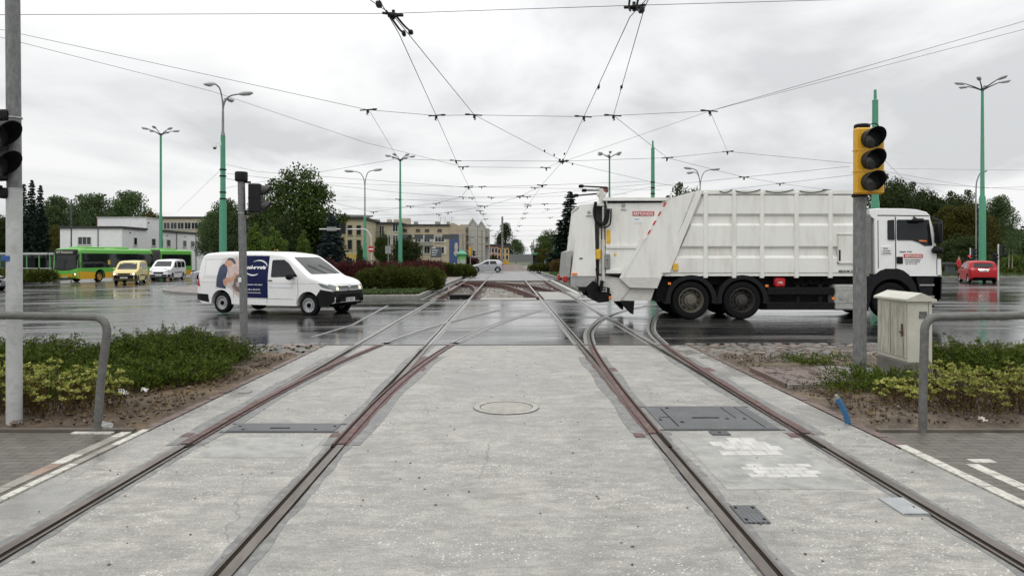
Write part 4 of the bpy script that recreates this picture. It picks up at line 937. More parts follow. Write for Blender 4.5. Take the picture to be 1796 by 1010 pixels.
# dark saloon entering at the left edge
car('saloon_car', 'grey saloon car cut off by the left edge behind the tall signal pole', 'car', place(-42, 46, gz(-34)), radians(-28), 4.6, 1.8,
    [(0, .5), (.06, .7), (.25, .80), (1.1, .96), (1.3, 1.02), (2.0, 1.36), (2.5, 1.45), (3.2, 1.42), (3.9, 1.08), (4.4, 1.02), (4.55, .85), (4.6, .6)], .2, (.9, 3.55), .32, .93, mat('grey_paint', (.12, .122, .125), .3, .3, coat=.2),
    [[(1.65, .97), (2.45, .97), (2.45, 1.33), (2.15, 1.29)], [(2.55, .97), (3.6, 1.0), (3.2, 1.32), (2.55, 1.34)]],
    [(-.68, 1.05), (.68, 1.05), (.56, 1.36), (-.56, 1.36)], [(-.6, 1.1), (.6, 1.1), (.52, 1.36), (-.52, 1.36)], (.42, .75), 'alloy', .22, None, False, (1.6, .98, BLACK), None, None, .2,
    [(-.36, .56), (.36, .56), (.36, .70), (-.36, .70)], [(.48, .60), (.82, .63), (.78, .77), (.5, .72)], [(.5, .75), (.8, .75), (.8, .92), (.5, .9)])
# silver hatchback crossing the tracks far off
car('hatchback_car', 'silver hatchback car driving left across the tracks in the distance', 'car', place(854, 84, .012), radians(180), 4.02, 1.7,
    [(0, .5), (.06, .68), (.25, .80), (.9, .94), (1.1, 1.0), (1.8, 1.38), (2.3, 1.46), (3.2, 1.44), (3.62, 1.36), (3.9, .98), (3.98, .8), (4.02, .55)], .2, (.78, 3.30), .31, .92, SILV,
    [[(1.45, .98), (2.28, .96), (2.28, 1.34), (1.98, 1.30)], [(2.38, .96), (3.2, .98), (3.08, 1.34), (2.38, 1.36)]],
    [(-.66, 1.04), (.66, 1.04), (.54, 1.38), (-.54, 1.38)], [(-.58, 1.0), (.58, 1.0), (.5, 1.34), (-.5, 1.34)], (.42, .7), 'cap', .2, None, False, (1.45, .97, SILV), None, None, .19,
    [(-.36, .58), (.36, .58), (.36, .68), (-.36, .68)], [(.46, .60), (.76, .63), (.72, .76), (.5, .72)], [(.52, .82), (.76, .82), (.7, 1.1), (.56, 1.1)], handles=((2.15, .88), (3.1, .9)))
# red hatchback at the right, seen from behind
def redx(B, U):
    B.panel('boot_trim', 'B', rect(-.33, .33, .93, .97), CHROME, .018, .1); B.panel('lower_bumper', 'B', [(-.7, .26), (.7, .26), (.62, .42), (-.62, .42)], BLACK, .012, .1)
    B.panel('rear_spoiler', 'B', rect(-.52, .52, 1.36, 1.43), REDC, .03, .1); B.line('rear_wiper', 'B', [(.0, 1.05), (-.3, 1.1)], .025, BLACK, .02)
car('hatchback_car', 'red hatchback car seen from behind driving off at the right', 'car', place(1713, 50, 0), radians(69), 3.95, 1.7,
    [(0, .5), (.06, .68), (.25, .82), (.8, .96), (1.0, 1.02), (1.7, 1.42), (2.2, 1.51), (3.0, 1.50), (3.55, 1.42), (3.78, 1.05), (3.9, .85), (3.95, .5)], .22, (.78, 3.29), .30, .95, REDC,
    [[(1.4, 1.0), (2.25, .99), (2.25, 1.38), (1.9, 1.35)], [(2.35, .99), (3.1, 1.06), (3.0, 1.38), (2.35, 1.40)]],
    [(-.66, 1.06), (.66, 1.06), (.54, 1.42), (-.54, 1.42)], [(-.60, 1.08), (.60, 1.08), (.50, 1.36), (-.50, 1.36)], (.42, .86), 'cap', .2, None, False, (1.35, 1.02, REDC), None, redx, .18,
    [(-.36, .58), (.36, .58), (.36, .68), (-.36, .68)], [(.46, .62), (.76, .65), (.72, .80), (.5, .74)], [(.46, .92), (.80, .88), (.80, 1.06), (.62, 1.08)], handles=((2.1, .92), (3.0, .95)))

# ---- articulated bus -------------------------------------------------------------------------------
def bus():
    fl, fr = Vector((-37.2, 62.2)), Vector((-39.7, 62.0)); c = (fl + fr) / 2
    back = Vector((-34.8, 79.5)); d = (c - (back + Vector((-1.27, 0)))).normalized(); hd = atan2(d.y, d.x)
    R_ = thing('articulated_bus', 'green and yellow articulated bus with lit destination sign queueing on the left', 'bus', (c.x, c.y, gz(c.x)), hd)
    GR = mat('bus_green', (.125, .43, .065), .35, coat=.1, var=.04); YE = mat('bus_yellow', (.68, .37, .012), .35, coat=.1, var=.05); GL = mat('bus_glass', (.012, .015, .016), .06, var=.4, scale=1, spec=.4); FOLD = mat('bellows_grey', (.10, .098, .095), .8, bmp=.5, scale=8)
    def shell(x1, x0, name, wheels, nose):
        L = x1 - x0; sub = bpy.data.objects.new(name, None)
        top = [(0, .9), (.02, 1.5), (.05, 2.2), (.12, 2.75), (.25, 2.93), (.6, 3.0), (L - .3, 3.0), (L - .1, 2.92), (L - .03, 2.4), (L, .9)] if nose else [(0, 2.6), (.04, 2.9), (.15, 2.99), (L - .5, 3.0), (L - .2, 2.93), (L - .06, 2.6), (L, 1.2)]
        B = Body(L, 2.55, top, .30, wheels, .48, .58, 1.25, .05, .02, (.5, .12) if nose else (.02, .0), (.4, .1) if not nose else (.02, 0), .04, .22, name, GR, R_, .03, .3)
        B.obj.location = ((x0 + x1) / 2, 0, 0)
        return B, (x0 + x1) / 2
    B, off = shell(0, -10.4, 'front_section', (2.7, 8.6), True)
    # children of the shell keep its local axes
    def sub(B): B.root = B.obj; return lambda s: B.L / 2 - s
    for o in list(R_.children):
        if o.name.startswith('underbody'): o.parent = B.obj
    U = sub(B)
    for ax in 'LR':
        B.panel('window_band', ax, rect(U(.06), U(10.4), 1.28, 2.55), GL, .006, .3); B.panel('lower_band', ax, [(U(.0), .30), (U(2.1), .30), (U(2.1), .88), (U(.0), .98)], YE, .005, .2); B.panel('lower_band', ax, rect(U(3.3), U(8.0), .30, .85), YE, .005, .3); B.panel('lower_band', ax, rect(U(9.2), U(10.4), .30, .85), YE, .005, .3)
        for x in (1.9, 3.4, 5.0, 6.6, 8.2, 9.6): B.line('window_pillar', ax, [(U(x), 1.3), (U(x), 2.5)], .05, BLACK, .009)
        B.arch_trim(ax, 2.7, .56, .66, BLACK, .014); B.arch_trim(ax, 8.6, .56, .66, BLACK, .014)
        for q in (3.9, 5.5): B.panel('yellow_notice', ax, rect(U(q) - .15, U(q) + .15, 1.55, 1.95), mat('yellow_sticker', (.6, .42, .05), .4), .012, .2) if q == 3.9 else None
    B.panel('windscreen', 'F', [(-1.22, 1.25), (-.3, 1.12), (.4, 1.15), (1.22, 1.35), (1.16, 2.62), (-1.16, 2.62)], GL, .006, .2, None, .1)
    B.panel('front_mask', 'F', [(-1.2, 2.40), (1.2, 2.40), (1.05, 2.99), (-1.05, 2.99)], BLACK, .010, .12); B.panel('front_mask', 'F', [(-1.27, 1.15), (-.3, 1.04), (.4, 1.07), (1.27, 1.28), (1.22, 2.7), (-1.22, 2.7)], BLACK, .003, .12); B.line('wiper', 'F', [(-.1, 1.2), (.05, 2.0)], .04, BLACK, .02)
    ds = B.panel('destination_display', 'F', rect(-.98, .72, 2.50, 2.82), mat('display_glass', (.03, .03, .028), .2), .02, .2)
    LED = mat('display_letters', (.42, .42, .30), .5, emit=.15)
    B.text('display_lettering', 'F', '167', -.92, 2.57, .19, LED, .028, 1, ds, .003, width=.38); B.text('display_lettering', 'F', 'Radojewo', -.42, 2.57, .17, LED, .028, 1, ds, .003, width=1.08)
    B.panel('lower_front', 'F', [(-1.25, .32), (1.25, .32), (1.25, .90), (.5, .72), (-.5, .72), (-1.25, .90)], YE, .008, .15); B.line('front_gap', 'F', [(.42, .34), (.42, 1.15)], .02); p = B.panel('number_plate', 'F', rect(-.26, .26, .42, .53), PLATEW, .02, .2); B.text('plate_lettering', 'F', 'PO 8M30', -.2, .44, .07, BLACK, .024, 1, p)
    for s in (1, -1):
        hl = B.panel('headlight', 'F', [(s * .62, .60), (s * 1.14, .66), (s * 1.14, .84), (s * .75, .74)], mat('headlight_housing', (.22, .23, .24), .12, .5), .014, .08, None, .04); B.panel('headlight_lamp', 'F', rect(s * .98 - .07, s * .98 + .07, .69, .79), LAMPW, .024, .1, hl)
        b = MB(); b.tube([(5.1, s * 1.1, 2.75), (5.45, s * 1.35, 2.7), (5.5, s * 1.42, 2.45)], .03, 6); b.box((5.5, s * 1.42, 2.2), (.12, .22, .5), 0, 0, .04); b.build('wing_mirror', BLACK, B.obj, 40)
        for w in (2.7, 8.6): wheel_at(B.obj, U(w), s * 1.08, .48, .3, s, 'truck', mat('bus_wheel', (.45, .26, .06), .5) if w == 2.7 else RIMD)
    b = MB(); b.box((2.5, 0, 3.08), (2.6, 1.7, .16), 0, 0, .07); b.box((-1.2, 0, 3.09), (1.8, 1.7, .18), 0, 0, .07); b.build('roof_unit', GR, B.obj, 40); b = MB(); b.box((-1.2, 0, 3.185), (1.2, 1.2, .02), 0); b.build('roof_grille', BLACK, B.obj, 0)
    b = MB()                                                               # bellows
    for i in range(9):
        x = -10.4 - .15 * i; w = 1.24 if i % 2 else 1.16; h2 = 2.98 if i % 2 else 2.9; b.bx(x - .1, x, -w, w, .45, h2)
    b.build('bellows', FOLD, R_, 0)
    B2, off2 = shell(-11.7, -17.9, 'rear_section', (3.0,), False); B2.obj.rotation_euler = (0, 0, radians(3)); B2.obj.location = (-14.75, -.12, 0)
    for o in list(R_.children):
        if o.name.startswith('underbody'): o.parent = B2.obj
    U2 = sub(B2)
    for ax in 'LR':
        B2.panel('window_band', ax, rect(U2(.1), U2(6.0), 1.28, 2.52), GL, .006, .3); B2.panel('lower_band', ax, rect(U2(.1), U2(2.4), .30, .85), YE, .005, .3); B2.panel('lower_band', ax, rect(U2(3.6), U2(6.15), .30, .85), YE, .005, .3); B2.arch_trim(ax, 3.0, .56, .66, BLACK, .014)
        for x in (1.6, 3.2, 4.7): B2.line('window_pillar', ax, [(U2(x), 1.3), (U2(x), 2.5)], .05, BLACK, .009)
        for s in (1, -1): pass
    for s in (1, -1): wheel_at(B2.obj, U2(3.0), s * 1.08, .48, .3, s, 'truck', RIMD)
    b = MB(); b.box((.6, 0, 3.08), (2.2, 1.7, .16), 0, 0, .07); b.build('roof_unit', GR, B2.obj, 40)
bus()
# ---------------------------------------------------------------- white refuse lorry
def lorry():
    TY, SC, X0 = 20.1, 62.19, 7.0
    R_ = thing('refuse_lorry', 'large white refuse lorry with ribbed body crossing the tracks', 'lorry', (X0, TY + 1.25, 0))
    T = lambda p: ((p[0] - VX) / SC - X0, (560 - p[1]) / SC)              # side elevation: photo pixel -> local x, z
    TX = lambda px: (px - VX) / SC - X0; TZ = lambda py: (560 - py) / SC
    P = lambda *q: [T(k) for k in q]
    WB = mat('lorry_white', (.79, .785, .745), .38, var=.04, scale=1.2, coat=.25, dirt=((.52, .48, .40), .55), stretch=(1.4, 1, .3)); WC = mat('cab_white', (.82, .82, .81), .3, var=.03, coat=.5)
    WG = mat('lorry_offwhite', (.60, .59, .55), .45, var=.08, dirt=((.40, .38, .33), .5)); GRY = mat('lorry_grey_steel', (.36, .36, .35), .45, .2, .15, dirt=((.2, .19, .17), .5)); CH = mat('chassis_black', (.010, .010, .011), .6, dirt=((.03, .026, .022), .6), spec=.1); FEN = mat('mudguard_black', (.013, .0135, .015), .55, dirt=((.03, .028, .026), .6), spec=.15)
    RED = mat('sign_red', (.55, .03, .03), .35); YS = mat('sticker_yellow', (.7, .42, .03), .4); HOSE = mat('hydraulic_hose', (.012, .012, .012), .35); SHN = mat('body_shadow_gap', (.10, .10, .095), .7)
    y0, y1 = -1.25, 1.25
    # body with corrugated side: raised bands between recesses, vertical ribs
    b = MB(); b.pxz(P((1160, 484), (1228, 336), (1520, 336), (1520, 484)), y0 + .10, y1 - .10); b.pxz(P((1226, 340), (1229, 334), (1520, 334), (1521, 338)), y0 + .02, y1 - .02)
    body = b.build('compactor_body', WB, R_, 0)
    xl = lambda py: 1160 + (1228 - 1160) * (484 - py) / (484 - 336) + 10
    for s in (-1, 1):
        for (t, bt) in ((340, 379), (391, 436), (448, 482)):
            b = MB(); o = s * 1.15; w = s * .075; ch = 4.5
            q = [((xl(t)), t), (1519, t), (1519, bt), (xl(bt), bt)]; qi = [(xl(t + ch) + 2, t + ch), (1517, t + ch), (1517, bt - ch), (xl(bt - ch) + 2, bt - ch)]
            v = [(T(k)[0], o, T(k)[1]) for k in q] + [(T(k)[0], o + w, T(k)[1]) for k in qi]
            b.add(v, [(4, 5, 6, 7), (0, 1, 5, 4), (1, 2, 6, 5), (2, 3, 7, 6), (3, 0, 4, 7)]); b.build('side_panel', WB, body, 0)
        for px in (1238, 1288, 1337, 1397.5, 1457):
            tz = 336; b = MB(); b.bx(TX(px - 3.6), TX(px + 3.6), s * 1.14, s * 1.255, TZ(487.5), TZ(tz), 0, .012); b.build('side_rib', WB, body, 0)
        b = MB(); b.bx(TX(1166), TX(1520), s * 1.14, s * 1.215, TZ(484), TZ(480)); b.bx(TX(1229), TX(1521), s * 1.14, s * 1.24, TZ(340), TZ(333.5)); b.build('body_rail', WB, body, 0)
    dr = MB(); dr.bx(TX(1470.5), TX(1512), -1.245, -1.20, TZ(461), TZ(412), 0, .01); d = dr.build('hatch_door', WB, body, 0)
    fr = MB()
    for (a, c, e, f) in ((1469, 1471, 411, 462), (1469, 1513, 410, 412), (1469, 1513, 460, 462.5)): fr.bx(TX(a), TX(c), -1.262, -1.2, TZ(f), TZ(e))
    fr.build('hatch_frame', WG, d, 0); b = MB(); b.bx(TX(1471), TX(1474), -1.275, -1.24, TZ(457), TZ(438), 0, .008); b.build('handle', BLACK, d, 0)
    def txt(s, px, py, hpx, m, wpx=None, y=-1.256, parent=R_, name='lettering', bold=.002):
        v, f, w = text_mesh(s, hpx / SC, bold); k = (wpx / SC / w) if wpx else 1
        b = MB(); b.add([(TX(px) + q[0] * k, y, TZ(py) + q[1]) for q in v], f); return b.build(name, m, parent, 0)
    txt('MEDIUM XL', 1471.5, 477.5, 4.2, BLACK, 27, -1.236, body, bold=.002)
    b = MB()                                                              # sagging net cords along the roof edge
    for (a, c) in ((1262, 1284), (1290, 1334), (1343, 1392), (1403, 1450)): b.tube([tuple((TX(a + (c - a) * t), -1.26, TZ(335 + 4 * (1 - (2 * t - 1) ** 2) - 3 * t))) for t in np.linspace(0, 1, 8)], .012, 5)
    b.build('roof_cord', BLACK, body, 40)
    # slanted rail between body and tailgate
    b = MB(); b.pxz(P((1163, 484), (1152, 484), (1217, 336), (1230, 334)), y0 + .01, y1 - .01); rail = b.build('tailgate_rail', WG, R_, 0)
    for ya, yb in ((y0 - .03, y0 + .02), (y1 - .02, y1 + .03)): b = MB(); b.pxz(P((1174, 478), (1160, 478), (1222, 334), (1232, 334)), ya, yb); b.build('guide_flange', WB, rail, 0)
    b = MB(); b.bx(TX(1180), TX(1189), y0 - .035, y0, TZ(474), TZ(462)); b.build('warning_sticker', YS, R_, 0)
    # tailgate
    b = MB(); b.pxz(P((1063, 480), (1063, 349), (1200, 349), (1152, 480)), y0 + .06, y1 - .06); tg = b.build('tailgate', WB, R_, 0)
    b = MB(); b.pxz(P((1058, 352), (1058, 346.5), (1176, 346.5), (1170, 352)), y0 - .03, y1 + .03); b.build('tailgate_lid', WB, tg, 0)
    b = MB(); b.pxz(P((1066, 356), (1066, 352.2), (1164, 352.2), (1160, 355)), y0 + .03, y0 + .10); b.build('lid_painted_shadow', BLACK, tg, 0)  # black strip painting the shadow beneath the tailgate lid
    b = MB(); b.pxz(P((1166, 355), (1171, 349), (1215, 336), (1217, 338), (1152, 505), (1105, 504), (1087, 488), (1130, 419)), y0 - .02, y0 + .06, 0); ck = b.build('side_cheek', WB, tg, 0); b = MB(); b.pxz(P((1166, 355), (1171, 349), (1215, 336), (1217, 338), (1152, 505), (1105, 504), (1087, 488), (1130, 419)), y1 - .06, y1 + .02, 0); b.build('side_cheek', WB, tg, 0)
    b = MB(); b.pxz(P((1087, 488.5), (1090, 486), (1160, 486), (1152, 505.3), (1105, 504.3)), y0 - .026, y0 - .018); b.build('cheek_lower', WG, ck, 0)
    for i in range(8):                                                    # red and white warning stripe down the cheek edge
        a, c = i / 8, (i + 1) / 8; q0 = (1166 + (1130 - 1166) * a, 355 + (419 - 355) * a); q1 = (1166 + (1130 - 1166) * c, 355 + (419 - 355) * c)
        b = MB(); b.pxz(P(q0, (q0[0] + 3.2, q0[1]), (q1[0] + 3.2, q1[1]), q1), y0 - .03, y0 - .019); b.build('warning_stripe', RED if i % 2 == 0 else WT_, ck, 0)
    b = MB(); b.pxz(P((1126, 419), (1131, 419), (1091, 489), (1086, 487)), y0 - .035, y0 + .0); b.build('cheek_edge', WB, ck, 0)
    for q in ((1063, 1118, .02, .07, 435, 430), (1063, 1090, .02, .07, 479, 473), (1103, 1106, .045, .065, 428, 356)): b = MB(); b.bx(TX(q[0]), TX(q[1]), y0 + q[2], y0 + q[3], TZ(q[4]), TZ(q[5])); b.build('tailgate_rib', WB, tg, 0)
    b = MB(); b.bx(TX(1063), TX(1090), y0 + .04, y0 + .08, TZ(483), TZ(480)); b.build('tailgate_gap', BLACK, tg, 0)
    sg = MB(); sg.bx(TX(1110), TX(1148), y0 + .045, y0 + .064, TZ(378), TZ(370.5)); sg = sg.build('company_sign', RED, tg, 0); txt('REMONDIS', 1112, 376.8, 5.2, WT_, 34, y0 + .043, sg, bold=.002)
    st = MB(); st.bx(TX(1112), TX(1127), y0 + .05, y0 + .063, TZ(391), TZ(382)); st = st.build('notice_sticker', WT_, tg, 0); txt('Grupa', 1113.5, 385, 2.2, mat('print_blue', (.2, .35, .55), .4), 8, y0 + .048, st)
    b = MB(); b.bx(TX(1064), TX(1071), y0 + .04, y0 + .064, TZ(427), TZ(403)); b.build('warning_sticker', YS, tg, 0); b = MB(); b.pxz(P((1076, 448), (1082, 448), (1079, 443)), y0 + .05, y0 + .063); b.build('warning_sticker', YS, tg, 0)
    b = MB(); b.lathe([(.06, 0), (.05, -.03), (0, -.035)], (TX(1094), y0 + .06, TZ(360)), 'y', 12); b.bx(TX(1090), TX(1099), y0 + .03, y0 + .07, TZ(368), TZ(366)); b.build('work_lamp', GRY, tg, 40)
    # hopper: rear wall plate, lower tray and chassis tail
    b = MB(); b.pxz(P((1001.5, 484), (1017, 359), (1042, 357), (1045.5, 484)), y0 + .0, y0 + .12); b.pxz(P((1001.5, 484), (1017, 359), (1042, 357), (1045.5, 484)), y1 - .12, y1); b.pxz(P((1004, 484), (1019, 361), (1040, 359), (1043, 484)), y0 + .1, y1 - .1); b.pxz(P((1017, 362), (1017, 359), (1065, 356), (1065, 360)), y0 + .05, y1 - .05); hp = b.build('hopper', WB, R_, 0)
    b = MB(); b.pxz(P((1001, 502.5), (1001, 484.3), (1046, 484.3), (1040, 503)), y0 + .02, y1 - .02); b.build('hopper_base', GRY, hp, 0); b = MB(); b.bx(TX(1003), TX(1012), y0 - .03, y0, TZ(482), TZ(478.5)); b.build('marker_lamp', ORANGE, hp, 0)
    b = MB(); b.bx(TX(1016), TX(1022), y0 - .012, y0, TZ(454), TZ(452)); b.build('latch', BLACK, hp, 0)
    b = MB(); b.pxz(P((991, 489), (995.5, 441), (1004, 438.5), (1000, 486)), y0 + .15, y1 - .15); b.build('rear_flap', GRY, hp, 0); b = MB(); b.bx(TX(988), TX(996), y0 + .1, y0 + .45, TZ(495), TZ(484), 0, .02); b.bx(TX(988), TX(996), y1 - .45, y1 - .1, TZ(495), TZ(484), 0, .02); b.build('tail_light', REDL, hp, 0)
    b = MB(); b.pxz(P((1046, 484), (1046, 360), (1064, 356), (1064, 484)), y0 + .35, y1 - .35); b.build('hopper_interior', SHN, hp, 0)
    b = MB(); b.lathe([(.05, 0), (.045, -.025), (0, -.03)], (TX(1033), y0, TZ(372)), 'y', 12); b.bx(TX(1028), TX(1038), y0 - .03, y0, TZ(379), TZ(377.5)); b.build('work_lamp', GRY, hp, 40)
    # hydraulics in the gap
    hy = MB(); hy.tube([(TX(1059), y0 + .1, TZ(494)), (TX(1059), y0 + .1, TZ(420))], .055, 12); hy.tube([(TX(1059), y0 + .1, TZ(420)), (TX(1058.5), y0 + .1, TZ(332))], .032, 10); hy.tube([(TX(1053.5), y0 + .12, TZ(480)), (TX(1053.5), y0 + .12, TZ(400))], .028, 8); hy = hy.build('hydraulic_ram', WG, R_, 40)
    b = MB()
    for (dx, dz, yy) in ((0, 0, .0), (6, 4, -.04), (-3, -3, -.07)): b.tube(lathe_path([(TX(1044 + dx * .3), y0 + yy, TZ(354)), (TX(1042 + dx * .5), y0 + yy - .02, TZ(378 + dz)), (TX(1051 + dx * .5), y0 + yy - .03, TZ(394 + dz)), (TX(1064 + dx * .8), y0 + yy - .02, TZ(390 + dz)), (TX(1068 + dx * .6), y0 + yy, TZ(366))], 6), .022 if dx else .034, 7)
    b.tube(lathe_path([(TX(1060), y0 + .0, TZ(352)), (TX(1063), y0 - .05, TZ(372)), (TX(1058), y0 - .02, TZ(392))], 6), .03, 7); b.build('hydraulic_hose', HOSE, hy, 50)
    b = MB(); b.bx(TX(1045), TX(1054), y0 - .0, y0 + .15, TZ(455), TZ(437), 0, .03); b.build('valve_block', YS, hy, 0); b = MB(); b.bx(TX(1061), TX(1070), y0 - .04, y0 + .1, TZ(471), TZ(445), 0, .02); b.build('control_box', mat('control_box_grey', (.22, .24, .23), .5), hy, 0)
    for k, q in enumerate(((1062, 450), (1062, 456), (1062, 462))): b = MB(); b.lathe([(.018, 0), (.016, -.02), (0, -.02)], (TX(q[0] + 3), y0 - .04, TZ(q[1])), 'y', 8); b.build('push_button', [GREENP, BLACK, RED][k], hy, 0)
    b = MB(); b.bx(TX(1048), TX(1064), y0 + .04, y0 + .2, TZ(345), TZ(336), 0, .03); b.bx(TX(1052), TX(1058), y0 + .03, y0 + .2, TZ(352), TZ(330)); b.build('ram_head', WG, hy, 0)
    b = MB(); b.bx(TX(1054), TX(1068), y0 + .1, y0 + .4, TZ(337), TZ(327), 0, .02); ar = b.build('lift_bracket', mat('lift_red_brown', (.16, .05, .04), .5), hy, 0)
    b = MB()
    for (a, c, yy) in (((1066, 328), (1022, 326), .1), ((1066, 331), (1030, 331), .5), ((1060, 334), (1018, 338), .9)): b.tube([(TX(a[0]), y0 + yy, TZ(a[1])), (TX(c[0]), y0 + yy, TZ(c[1]))], .022, 6); b.box((TX(c[0] - 2), y0 + yy, TZ(c[1])), (.14, .12, .09), 0, 0, .02)
    b.build('lamp_arm', BLACK, hy, 40)
    # bin lift and lower tail
    b = MB(); b.pxz(P((1046, 484), (1064, 484), (1092, 488), (1074, 517), (1062, 505), (1046, 500)), y0 + .12, y1 - .12); b.pxz(P((1074, 517), (1092, 488), (1106, 505), (1088, 528), (1066, 528)), y0 + .08, y1 - .08); b.build('hopper_tray', WG, hp, 0)
    b = MB(); b.pxz(P((1088, 528), (1100, 506), (1150, 506), (1143, 527)), y0 + .12, y1 - .12); b.build('chassis_tail', WG, R_, 0)
    b = MB(); b.pxz(P((1026, 505), (1040, 492), (1050, 498), (1048, 522), (1040, 525), (1034, 516)), y0 + .0, y0 + .3); b.pxz(P((1026, 505), (1040, 492), (1050, 498), (1048, 522), (1040, 525), (1034, 516)), y1 - .3, y1); b.bx(TX(1028), TX(1048), y0 + .3, y1 - .3, TZ(515), TZ(500)); b.pxz(P((1044, 526), (1056, 500), (1070, 505), (1068, 529), (1050, 531)), y0 + .03, y1 - .03)
    bl = b.build('bin_lift', CH, R_, 0); b = MB(); b.tube([(TX(1039), y0 + .1, TZ(522)), (TX(1042), y0 + .08, TZ(472))], .04, 8); b.tube([(TX(1054), y0 + .0, TZ(510)), (TX(1056), y0 + .0, TZ(492))], .05, 8); b.tube(lathe_path([(TX(1046), y0, TZ(470)), (TX(1048), y0 - .05, TZ(490)), (TX(1044), y0 - .03, TZ(508))], 6), .03, 6); b.build('lift_ram', CH, bl, 40); b = MB(); b.bx(TX(1068), TX(1072), y0 - .0, y0 + .06, TZ(524), TZ(519)); b.build('marker_lamp', ORANGE, bl, 0)
    b = MB()
    for k in range(4): b.bx(TX(1055), TX(1064), y0 - .02, y0 + .0, TZ(499 + 4 * k), TZ(498 + 4 * k))
    b.bx(TX(1055), TX(1056), y0 - .02, y0, TZ(512), TZ(496)); b.bx(TX(1063), TX(1064), y0 - .02, y0, TZ(512), TZ(496)); b.build('step_grid', WG, bl, 0)
    b = MB(); b.pxz(P((1092, 527), (1114, 528), (1112, 552), (1100, 540)), y0 + .1, y0 + .62); b.build('mud_flap', CH, R_, 0); b = MB(); b.pxz(P((1092, 527), (1114, 528), (1112, 552), (1100, 540)), y1 - .62, y1 - .1); b.build('mud_flap', CH, R_, 0)
    # chassis, guards, tank
    b = MB()
    for yy in (-.45, .45): b.bx(TX(1100), TX(1640), yy - .05, yy + .05, TZ(514), TZ(490))
    b.bx(TX(1150), TX(1530), -.85, .85, TZ(500), TZ(483)); b.bx(TX(1345), TX(1530), -.8, .8, TZ(545), TZ(498)); b.bx(TX(1155), TX(1175), -.95, .95, TZ(530), TZ(484))
    for px in (1213, 1303, 1565): b.tube([(TX(px), -1, TZ(526)), (TX(px), 1, TZ(526))], .12, 10)
    ch = b.build('chassis', CH, R_, 0)
    for s in (-1, 1):
        b = MB(); b.bx(TX(1346), TX(1465), s * 1.16, s * 1.22, TZ(517), TZ(504), 0, .015); b.bx(TX(1346), TX(1465), s * 1.16, s * 1.22, TZ(543), TZ(530), 0, .015)
        for px in (1350, 1402, 1441): b.bx(TX(px - 3), TX(px + 3), s * 1.1, s * 1.16, TZ(543), TZ(500))
        b.build('side_guard', CH, R_, 0)
        b = MB(); b.bx(TX(1465), TX(1522), s * .55, s * 1.2, TZ(544), TZ(499), 0, .04); ft = b.build('fuel_tank', mat('tank_grey', (.42, .415, .39), .4, .3, dirt=((.25, .24, .21), .5)), R_, 0)
        b = MB(); b.bx(TX(1465), TX(1522), s * 1.19, s * 1.215, TZ(531), TZ(529)); b.bx(TX(1465), TX(1522), s * 1.19, s * 1.21, TZ(509), TZ(508)); b.build('tank_strap', GRY, ft, 0)
        if s < 0: txt('MAN', 1472, 527, 7, mat('tank_emboss', (.33, .325, .31), .4), 24, -1.208, ft, bold=.01)
        b = MB()
        for i in range(2): b.bx(TX(1343 + i * 117), TX(1348 + i * 117), s * 1.2, s * 1.235, TZ(503 + i * 22), TZ(499 + i * 22))
        b.bx(TX(1172), TX(1177), s * 1.2, s * 1.235, TZ(499), TZ(495)); b.build('marker_lamp', mat('amber_lamp', (.6, .17, .03), .3, emit=.25), R_, 0)
        for px in (1213, 1303):                                           # mudguards over the rear wheels
            n = 16; r0, r1 = .59, .72; b = MB(); cx, cz = TX(px), TZ(526)
            a = [pi * (-.05 + 1.1 * i / n) for i in range(n + 1)]; ya, yb = s * .66, s * 1.23
            v = [];
            for t in a: v += [(cx + r0 * cos(t), ya, cz + r0 * sin(t)), (cx + r0 * cos(t), yb, cz + r0 * sin(t)), (cx + r1 * cos(t), yb, cz + r1 * sin(t) * .98), (cx + r1 * cos(t), ya, cz + r1 * sin(t) * .98)]
            b.add(v, [(i * 4 + j, i * 4 + (j + 1) % 4, i * 4 + 4 + (j + 1) % 4, i * 4 + 4 + j) for i in range(n) for j in range(4)] + [(0, 1, 2, 3), (n * 4, n * 4 + 1, n * 4 + 2, n * 4 + 3)]); b.build('mudguard', FEN, R_, 50)
            wheel_at(R_, cx, s * .95, .535, .54, s, 'truck', RIMD if px == 1303 else mat('wheel_dusty', (.13, .12, .095), .6, .1, .3, dirt=((.07, .06, .045), .8)), 'wheel')
        wheel_at(R_, TX(1565), s * 1.04, .52, .32, s, 'truck', RIMD, 'wheel')
    b = MB(); b.box((TX(1370.5), -1.08, TZ(495)), (.31, .2, .27), 0, 0, .04); cn = b.build('red_canister', mat('canister_red', (.5, .02, .025), .35), R_, 40); txt('10L', 1367, 497, 3.5, WT_, 8, -1.183, cn)
    b = MB()
    for q in range(5): b.tube(lathe_path([(TX(1395 + 14 * q), -.9, TZ(488)), (TX(1402 + 14 * q), -1.0, TZ(498 + q % 2 * 3)), (TX(1412 + 14 * q), -.95, TZ(494))], 5), .03, 6)
    b.build('air_line', CH, ch, 40)
    # cab
    prof = P((1536, 484), (1535, 384), (1527, 378), (1527, 366), (1545, 364.5), (1590, 365), (1616, 366.5), (1634, 371), (1640, 377), (1642, 392), (1648, 440), (1651, 452), (1652.5, 484))
    L_ = MB(); ny = 9
    ys = [-1.22, -1.20, -1.14, -1.0, 0, 1.0, 1.14, 1.20, 1.22]; ins = [.03, .012, .004, 0, 0, 0, .004, .012, .03]
    cx = sum(p[0] for p in prof) / len(prof); cz = sum(p[1] for p in prof) / len(prof); k = len(prof); v = []
    fx = lambda x, y: x - (.10 * max(0, (abs(y) - .6) / .62) ** 2 if x > TX(1600) else 0)   # bowed windscreen and nose
